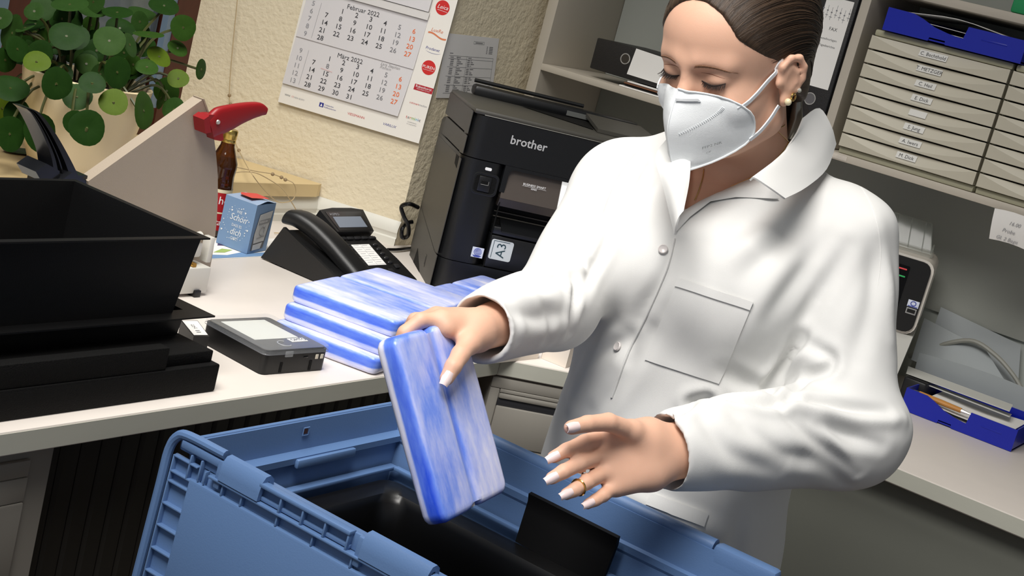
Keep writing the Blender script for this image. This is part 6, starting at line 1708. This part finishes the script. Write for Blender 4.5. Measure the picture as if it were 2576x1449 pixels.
for s in (-1, 1):
    a = [H(s * .056, .066, -.030), H(s * .066, .050, -.018), H(s * .071, .030, .000), H(s * .0750, .015, .012), H(s * .0765, .007, .019)]
    b = [H(s * .063, .044, -.070), H(s * .069, .033, -.060), H(s * .073, .020, -.046), H(s * .0755, .010, -.032)]
    def flat(path):
        P = []; rows = []
        for p in smooth_path(path, 4):
            h = BV.find_nearest(p); P.append(p if (p - h[0]).dot(h[1]) > .0022 else h[0] + h[1] * .0022)
        for i, p in enumerate(P):
            T = (P[min(i + 1, len(P) - 1)] - P[max(i - 1, 0)]).normalized(); o_ = Vector(HR @ np.array([s * 1.0, 0, 0])); o_ = (o_ - T * o_.dot(T)).normalized(); w_ = T.cross(o_)
            rows.append([p + w_ * x * .0024 + o_ * y * .0009 for x, y in ((-1, -1), (1, -1), (1, 1), (-1, 1))])
        m_ = MB().grid(rows, close=True); m_.f.append((0, 1, 2, 3)); m_.f.append(tuple(range(len(m_.v) - 4, len(m_.v)))[::-1]); return m_
    part('ear_loop', flat(a), strap_m, mk, smooth=40); part('ear_loop', flat(b), strap_m, mk, smooth=40)

# ---- jewellery
gold = mat('gold', S(214, 180, 110), .2, metal=1)
part('pearl_earring', MB().ball(H(-.0850, .006, -.0265), .0044, 14, 10), mat('pearl', S(226, 214, 176), .12, coat=.5), PT, label='pearl stud earring')
c = H(-.0865, -.002, -.0215)
part('gold_earring', MB().tube([c + HR @ np.array((0, .0042 * math.cos(t), .0042 * math.sin(t))) for t in np.linspace(0, 6.283, 14, endpoint=False)], .0013, 6, closed=True), gold, PT)
part('crystal_earring', MB().ball(H(-.0885, -.0095, -.0145), (.003, .003, .003), 6, 4), mat('crystal', S(230, 230, 220), .05, metal=.6), PT, smooth=0)

# ---- lab coat
coat_m = mat('coat_white', S(219, 219, 217), .82, bump=.10, bscale=1400, var=.015, vscale=12)
coat = []
for Sx, Ex, Wx, r0, r1, r2, bag in ((SL, EL, WL, .066, .062, .047, 1), (SRt, ER, WR, .064, .056, .041, 0)):
    dW = nrm(Wx - Ex)
    cuff = Wx - dW * .012
    coat.append((Cap(Sx, Ex, r0, r1), 'u', .022)); coat.append((Cap(Ex, cuff, r1, r2), 'u', .012))
    if bag:
        coat.append((Ell(Ex + np.array((.0, -.010, -.004)), (.064, .070, .068)), 'u', .03))
        coat.append((Cap(Ex + (0, .02, -.032), (Ex + cuff) / 2 + (0, 0, -.016), .046, .042), 'u', .03))
for Sx, Ex, Wx, r2 in ((SL, EL, WL, .049), (SRt, ER, WR, .043)):
    dW = nrm(Wx - Ex); cuff = Wx - dW * .008
    coat.append((Planes([(-dW, cuff), (dW, cuff + dW * .10)] + [(nrm(np.cross(dW, a)) * sg, cuff + nrm(np.cross(dW, a)) * sg * .09) for a in ((0, 0, 1.), nrm(np.cross(dW, (0, 0, 1.)))) for sg in (1, -1)]), 's', .002))
    coat.append((Cap(cuff - dW * .045, cuff + dW * .08, r2 - .010, r2 - .006), 's', .002))
coat += [(Loft([(.50, 1.765, .725, .165, .21), (.80, 1.758, .728, .152, .188), (.95, 1.752, .730, .140, .172), (1.05, 1.747, .735, .130, .160), (1.14, 1.745, .742, .126, .158), (1.23, 1.745, .748, .128, .168), (1.30, 1.748, .753, .120, .175), (1.345, 1.755, .755, .103, .160), (1.385, 1.762, .755, .080, .110), (1.415, 1.765, .755, .068, .072)], 2.25), 'u', .022),
        (Cap(NB + (0, -.03, -.018), SL + (0, .012, -.002), .052, .060), 'u', .04), (Cap(NB + (0, .03, -.018), SRt + (0, -.01, .004), .056, .060), 'u', .04),
        (Ell((1.652, .675, 1.235), (.055, .066, .065)), 'u', .05), (Ell((1.652, .815, 1.235), (.055, .066, .065)), 'u', .05)]
# neck opening, a V that ends over the breast bone
vt = np.array((1.5597, 0.7252, 1.3277)); vl = np.array((1.6342, 0.6369, 1.4165)); vr = np.array((1.5715, 0.7446, 1.4216))
dv_ = nrm(vt - np.array((0, 0, 1.55)))
n1_ = nrm(np.cross(vl - vt, dv_)); n1_ = n1_ if n1_[2] < 0 else -n1_
n2_ = nrm(np.cross(vr - vt, dv_)); n2_ = n2_ if n2_[1] > 0 else -n2_
coat.append((Planes([(n1_, vt), (n2_, vt), ((1., 0, 0), (1.775, 0, 0))]), 's', .004))
coat.append((Cap(NB + (0, 0, -.03), NB + (-.02, 0, .12), .0625, .072), 's', .004))
v, q = sdf_mesh(coat, (1.25, .33, .46), (1.98, 1.10, 1.50), .0040)
v = relax(v, q, 7, .5)
# cloth folds: creases (-) and ridges (+) drawn as lines on the cloth, then pressed in or pulled out
CB0 = BVHTree.FromPolygons([tuple(p) for p in v], [tuple(int(i) for i in f) for f in q])
FOLDS = [
 # left sleeve (nearer): elbow fan and forearm sweeps
 (-.014, .008, [(1.4526, 0.6199, 1.1237), (1.4881, 0.6063, 1.1382), (1.5285, 0.5813, 1.1452), (1.5693, 0.5543, 1.149), (1.5996, 0.5458, 1.1548)]),
 (-.008, .007, [(1.5996, 0.5458, 1.1548), (1.6182, 0.5158, 1.1582), (1.638, 0.483, 1.1597), (1.6801, 0.453, 1.1612)]),
 (.006, .009, [(1.5909, 0.537, 1.1467), (1.6227, 0.5041, 1.1482), (1.6477, 0.465, 1.1555), (1.69, 0.4355, 1.1593)]),
 (-.006, .008, [(1.5834, 0.5482, 1.1432), (1.5902, 0.5092, 1.1253), (1.6066, 0.4758, 1.1116), (1.6277, 0.4525, 1.0928)]),
 (.005, .009, [(1.6078, 0.5056, 1.1395), (1.6093, 0.4736, 1.1171), (1.6275, 0.451, 1.0885)]),
 (-.006, .008, [(1.5957, 0.528, 1.1446), (1.6028, 0.4922, 1.1355), (1.6319, 0.4615, 1.1313), (1.6552, 0.4413, 1.1287)]),
 (-.005, .010, [(1.5164, 0.5782, 1.1371), (1.5207, 0.5442, 1.1208), (1.5461, 0.5147, 1.1047), (1.5868, 0.4848, 1.1009), (1.6294, 0.4634, 1.0778)]),
 (-.004, .010, [(1.4785, 0.5986, 1.1289), (1.4779, 0.5719, 1.1107), (1.4982, 0.5502, 1.0924), (1.5521, 0.5148, 1.0814)]),
 (-.004, .009, [(1.4432, 0.6125, 1.1158), (1.4445, 0.6011, 1.0939), (1.441, 0.5961, 1.0677)]),
 (.004, .012, [(1.5164, 0.5558, 1.1313), (1.5276, 0.5304, 1.1156), (1.5629, 0.5068, 1.1054)]),
 (-.012, .008, [(1.5884, 0.5642, 1.1539), (1.6077, 0.5754, 1.1627), (1.6392, 0.5741, 1.1907), (1.6683, 0.5749, 1.2137)]),
 (-.008, .007, [(1.5996, 0.5458, 1.1548), (1.6309, 0.5427, 1.1778), (1.6536, 0.5299, 1.1906), (1.6568, 0.5307, 1.2053), (1.6565, 0.553, 1.2098)]),
 (-.008, .010, [(1.5885, 0.565, 1.1561), (1.5923, 0.5975, 1.1534), (1.5894, 0.6254, 1.1608)]),
 (.006, .010, [(1.6228, 0.5757, 1.1763), (1.6457, 0.5645, 1.1937), (1.6491, 0.5421, 1.2017)]),
 # upper arm: long pulls from the shoulder
 (-.004, .012, [(1.7422, 0.5431, 1.3395), (1.7145, 0.5229, 1.2754), (1.6818, 0.5107, 1.2104)]),
 (.004, .012, [(1.7617, 0.5607, 1.3646), (1.7458, 0.5225, 1.3049), (1.7257, 0.4893, 1.2403)]),
 (-.005, .010, [(1.6536, 0.5794, 1.2132), (1.681, 0.5765, 1.2688), (1.7211, 0.5745, 1.3297)]),
 # chest: diagonals from the collar towards the pocket and placket
 (-.003, .012, [(1.6683, 0.646, 1.3838), (1.6247, 0.6624, 1.3433), (1.5791, 0.6821, 1.3026)]),
 (-.003, .012, [(1.6951, 0.6144, 1.3684), (1.6385, 0.627, 1.3143), (1.5953, 0.6433, 1.2751)]),
 (.0025, .012, [(1.6757, 0.6312, 1.3783), (1.6288, 0.647, 1.3231), (1.5832, 0.6669, 1.2826)]),
 (-.0035, .012, [(1.6987, 0.594, 1.3341), (1.6537, 0.6034, 1.2711), (1.6271, 0.6107, 1.2293)]),
 (.004, .014, [(1.6678, 0.6186, 1.3164), (1.6257, 0.6238, 1.2553), (1.613, 0.6206, 1.1962)]),
 (-.005, .009, [(1.5084, 0.6989, 1.2974), (1.4999, 0.6976, 1.2603), (1.503, 0.7119, 1.2113), (1.5158, 0.7233, 1.1463)]),
 (.003, .010, [(1.5053, 0.6984, 1.2841), (1.5024, 0.7025, 1.2342), (1.5053, 0.7115, 1.1716)]),
 (-.005, .011, [(1.5159, 0.701, 1.1895), (1.5195, 0.724, 1.1152), (1.5199, 0.7432, 1.0666)]),
 (-.006, .010, [(1.5181, 0.729, 1.1693), (1.5314, 0.7693, 1.1279), (1.5335, 0.7819, 1.0707)]),
 (.005, .012, [(1.5168, 0.7501, 1.1668), (1.5256, 0.7724, 1.1117), (1.5305, 0.7827, 1.0602)]),
 # right shoulder, armhole seam and sleeve
 (-.007, .007, [(1.6368, 0.8518, 1.3663), (1.6096, 0.856, 1.3146), (1.5789, 0.845, 1.2604), (1.5607, 0.841, 1.2256)]),
 (-.006, .008, [(1.6236, 0.8289, 1.3543), (1.5875, 0.826, 1.2975), (1.5716, 0.8267, 1.2352), (1.559, 0.8283, 1.1882)]),
 (.005, .009, [(1.6303, 0.8407, 1.3614), (1.5942, 0.8394, 1.309), (1.5691, 0.8323, 1.2386)]),
 (-.005, .009, [(1.5801, 0.7829, 1.3564), (1.5659, 0.7929, 1.3229), (1.5598, 0.7944, 1.3022)]),
 (-.005, .010, [(1.6458, 0.8693, 1.3484), (1.613, 0.8825, 1.296), (1.5714, 0.8738, 1.2513)]),
 (-.009, .006, [(1.5195, 0.8395, 1.2477), (1.5236, 0.8281, 1.2371), (1.5438, 0.8306, 1.2285)]),
 (-.005, .009, [(1.5201, 0.8254, 1.2166), (1.4897, 0.8337, 1.2099), (1.4601, 0.8447, 1.2124)]),
 (-.005, .010, [(1.4956, 0.8083, 1.1728), (1.4434, 0.8145, 1.1689), (1.4119, 0.8302, 1.1752)]),
 (.004, .010, [(1.4829, 0.819, 1.1951), (1.4395, 0.8303, 1.1908), (1.4079, 0.8451, 1.1947)]),
 (-.004, .008, [(1.4498, 0.7942, 1.1459), (1.4535, 0.7995, 1.1736), (1.4469, 0.8183, 1.1921)]),
 (-.004, .008, [(1.396, 0.8048, 1.1463), (1.3971, 0.8137, 1.1721), (1.3905, 0.8306, 1.186)]),
 (-.008, .007, [(1.5487, 0.8356, 1.2122), (1.5528, 0.8298, 1.167), (1.5494, 0.8234, 1.1379)]),
 # skirt of the coat
 (-.005, .012, [(1.5233, 0.7552, 1.0614), (1.511, 0.7567, 1.0154), (1.5043, 0.7535, 0.981)]),
 (.005, .012, [(1.5226, 0.6849, 0.9861), (1.5396, 0.6147, 0.9823), (1.5643, 0.5706, 0.9763)]),
 (-.004, .010, [(1.5806, 0.5554, 1.0057), (1.5762, 0.5455, 0.9643), (1.5723, 0.5387, 0.9323)]),
]
N = vnormals(v, q)
for amp, sig, pts in FOLDS:
    P = [snap(CB0, p) for p in smooth_path(pts, 5)]
    P = np.array([tuple(p) for p in P])
    lo_, hi_ = P.min(0) - 4 * sig, P.max(0) + 4 * sig
    sel = np.nonzero(((v > lo_) & (v < hi_)).all(1))[0]
    if not len(sel): continue
    best = np.full(len(sel), 9.0); tt = np.zeros(len(sel)); X = v[sel]
    for i in range(len(P) - 1):
        ab = P[i + 1] - P[i]; L2 = ab @ ab
        if L2 < 1e-12 or L2 > .004: continue
        t = np.clip((X - P[i]) @ ab / L2, 0, 1); d = np.linalg.norm(X - P[i] - t[:, None] * ab, axis=1)
        m_ = d < best; best[m_] = d[m_]; tt[m_] = (i + t[m_]) / (len(P) - 1)
    fade = np.sin(np.pi * np.clip(.08 + .84 * tt, 0, 1)) ** .6
    g = amp * fade * (np.exp(-(best / sig) ** 2) - .35 * np.exp(-((best - 1.9 * sig) / sig) ** 2))
    v[sel] += N[sel] * g[:, None]
# broad soft unevenness of loose cloth
wv = .0016 * np.sin(v[:, 0] * 31 + 2.2 * np.sin(v[:, 2] * 17)) * np.sin(v[:, 1] * 37 + 1.5 * np.sin(v[:, 2] * 23)) + .0010 * np.sin(v[:, 1] * 83 + v[:, 2] * 41)
v += N * wv[:, None]
v = relax(v, q, 1, .4)
ct = np_mesh('lab_coat', v, q, coat_m, PT)
CV = BVHTree.FromPolygons([tuple(p) for p in v], [tuple(int(i) for i in f) for f in q])

# collar and lapels
def patch(rows, t, n=4):
    R = [smooth_path(r, n) for r in rows]
    cols = list(zip(*R)); cols = [smooth_path(c, n) for c in cols]
    return [list(r) for r in zip(*cols)]
cl = patch([
 [(1.7185, 0.6757, 1.4654), (1.683, 0.6654, 1.4416), (1.6362, 0.6618, 1.4123), (1.5853, 0.6661, 1.3852)],
 [(1.7681, 0.6784, 1.4801), (1.7081, 0.6658, 1.4477), (1.6397, 0.6579, 1.417), (1.5838, 0.6605, 1.3897)],
 [(1.7849, 0.6623, 1.4614), (1.717, 0.642, 1.4268), (1.6478, 0.6376, 1.4009), (1.5882, 0.6408, 1.3841)],
 [(1.7969, 0.6536, 1.4412), (1.7312, 0.632, 1.4123), (1.6597, 0.6232, 1.3905), (1.6026, 0.623, 1.3756)]], .002)
part('collar', MB().grid(cl, .0022), coat_m, ct, smooth=60)
cr_ = patch([
 [(1.6272, 0.7895, 1.418), (1.5899, 0.7527, 1.3955), (1.5521, 0.7249, 1.368), (1.5195, 0.7058, 1.3346)],
 [(1.6229, 0.7952, 1.4141), (1.5747, 0.7557, 1.3891), (1.538, 0.7262, 1.3624), (1.5117, 0.7058, 1.3274)],
 [(1.628, 0.8036, 1.407), (1.5732, 0.7739, 1.3788), (1.5353, 0.7374, 1.3542), (1.5111, 0.7067, 1.3175)],
 [(1.6351, 0.8084, 1.3993), (1.5808, 0.7904, 1.3773), (1.5437, 0.7514, 1.3501), (1.5168, 0.7078, 1.305)]], .002)
part('lapel', MB().grid(cr_[::-1], .0022), coat_m, ct, smooth=60)
ll = [[snap(CV, Vector(a).lerp(Vector(b), s), .004 + .003 * math.sin(math.pi * s)) for s in np.linspace(0, 1, 8)] for a, b in ((((1.5244, 0.7064, 1.332)), ((1.5179, 0.7066, 1.3064))), (((1.5356, 0.6938, 1.3471)), ((1.5281, 0.6982, 1.3273))), (((1.5564, 0.6842, 1.3599)), ((1.551, 0.6886, 1.3488))), (((1.5792, 0.6723, 1.3754)), ((1.576, 0.6712, 1.3601))), (((1.5904, 0.6589, 1.3884)), ((1.6126, 0.6336, 1.3695))))]
part('lapel', MB().grid(ll, .0015), coat_m, ct, smooth=60)
# back of the collar round the neck
bk_ = []
for a in np.linspace(-1.35, 1.75, 15):
    c, s = math.cos(a), math.sin(a)
    bk_.append([NB + (.006 + .066 * c, .068 * s, .0), NB + (.006 + .066 * c, .066 * s, .040), NB + (.010 + .078 * c, .080 * s, .036), NB + (.012 + .088 * c, .092 * s, .0)])
part('collar_back', MB().grid(bk_, .002), coat_m, ct, smooth=60)
# breast pocket, seams, buttons
def on_coat(pts, off, n=6): return [snap(CV, p, off) for p in smooth_path(pts, n)]
tl_, tr_, bl_, br_ = [Vector(p) for p in ((1.5176, 0.6866, 1.2575), (1.6002, 0.6228, 1.2459), (1.5104, 0.6957, 1.1545), (1.5922, 0.6321, 1.1401))]
rows = [[snap(CV, tl_.lerp(tr_, s).lerp(bl_.lerp(br_, s), t), .0022) for s in np.linspace(0, 1, 14)] for t in np.linspace(0, 1, 18)]
part('breast_pocket', MB().grid(rows, -.0016), coat_m, ct, smooth=60)
rows = [[snap(CV, tl_.lerp(tr_, s).lerp(bl_.lerp(br_, s), t), .0042) for s in np.linspace(0, 1, 14)] for t in np.linspace(-.01, .085, 3)]
part('pocket_hem', MB().grid(rows, -.0016), coat_m, ct, smooth=60)
tl2, tr2, bl2, br2 = [Vector(p) for p in ((1.5077, 0.6391, 1.0084), (1.5425, 0.578, 1.002), (1.5034, 0.6405, 0.9943), (1.5388, 0.5775, 0.9861))]
rows = [[snap(CV, tl2.lerp(tr2, s).lerp(bl2.lerp(br2, s), t), .0028) for s in np.linspace(0, 1, 12)] for t in np.linspace(0, 1, 4)]
part('side_pocket', MB().grid(rows, -.0016), coat_m, ct, smooth=60)
seam_m = coat_m
part('placket_edge', MB().tube(on_coat([(1.5169, 0.706, 1.3008), (1.5101, 0.7018, 1.2634), (1.5142, 0.7108, 1.206), (1.5158, 0.7233, 1.1463), (1.5223, 0.7297, 1.0922)], .0012), .0016, 6), coat_m, ct)
part('shoulder_seam', MB().tube(on_coat([(1.7838, 0.6467, 1.42), (1.798, 0.6169, 1.4053), (1.799, 0.5838, 1.3783), (1.7825, 0.5593, 1.3492), (1.7623, 0.5408, 1.319), (1.7384, 0.5261, 1.2834)], .0002), [.0009] * 14 + [.0009 * (1 - k / 16) for k in range(17)], 5), coat_m, ct)
btn = mat('button_pearl', S(214, 208, 206), .25)
for p in ((1.5001, 0.7083, 1.2868), (1.5115, 0.7348, 1.1566)):
    c = snap(CV, p, .0015); n_ = CV.find_nearest(c)[1]
    M_ = Matrix.Translation(c) @ n_.to_track_quat('Z', 'Y').to_matrix().to_4x4()
    part('button', MB().lathe([(.0058, 0), (.0062, .0012), (.0052, .0026), (.0040, .0020)], 16, M_), btn, ct, smooth=50)
# necklace
nk = smooth_path([(1.711, 0.6825, 1.4519), (1.679, 0.6704, 1.4375), (1.6324, 0.6598, 1.4162), (1.5893, 0.6623, 1.3922), (1.5643, 0.6763, 1.373)], 6)
nk = [snap(BV, p, .0012) for p in nk]
part('necklace', MB().tube(nk, .0006, 5), gold, PT)
nk = [snap(BV, p, .0012) for p in smooth_path([(1.5757, 0.721, 1.3819), (1.565, 0.7145, 1.3713), (1.5524, 0.7092, 1.3556), (1.5497, 0.7095, 1.3457)], 5)]
part('necklace', MB().tube(nk, .0006, 5), gold, PT)
# trousers and shoes, out of sight behind crate and bench but standing on the floor
tr = [(Cap((1.765, .665, .84), (1.76, .65, .47), .085, .062), 'u', .0), (Cap((1.76, .65, .47), (1.775, .645, .09), .060, .048), 'u', .02), (Cap((1.765, .79, .84), (1.76, .80, .47), .085, .062), 'u', .02), (Cap((1.76, .80, .47), (1.775, .805, .09), .060, .048), 'u', .02), (Ell((1.765, .728, .88), (.105, .15, .09)), 'u', .03)]
v, q = sdf_mesh(tr, (1.6, .5, .02), (1.95, .95, 1.0), .009)
np_mesh('trousers', v, q, mat('trousers_navy', S(38, 42, 56), .8), PT)
for y in (.645, .805):
    v, q = sdf_mesh([(Ell((1.72, y, .035), (.125, .046, .034)), 'u', 0), (Ell((1.79, y, .06), (.05, .042, .055)), 'u', .02), (Planes([((0, 0, 1.), (0, 0, .002))]), 's', .002)], (1.55, y - .08, -.01), (1.9, y + .08, .14), .005)
    np_mesh('shoe', v, q, mat('shoe_white', S(222, 222, 220), .6), PT)
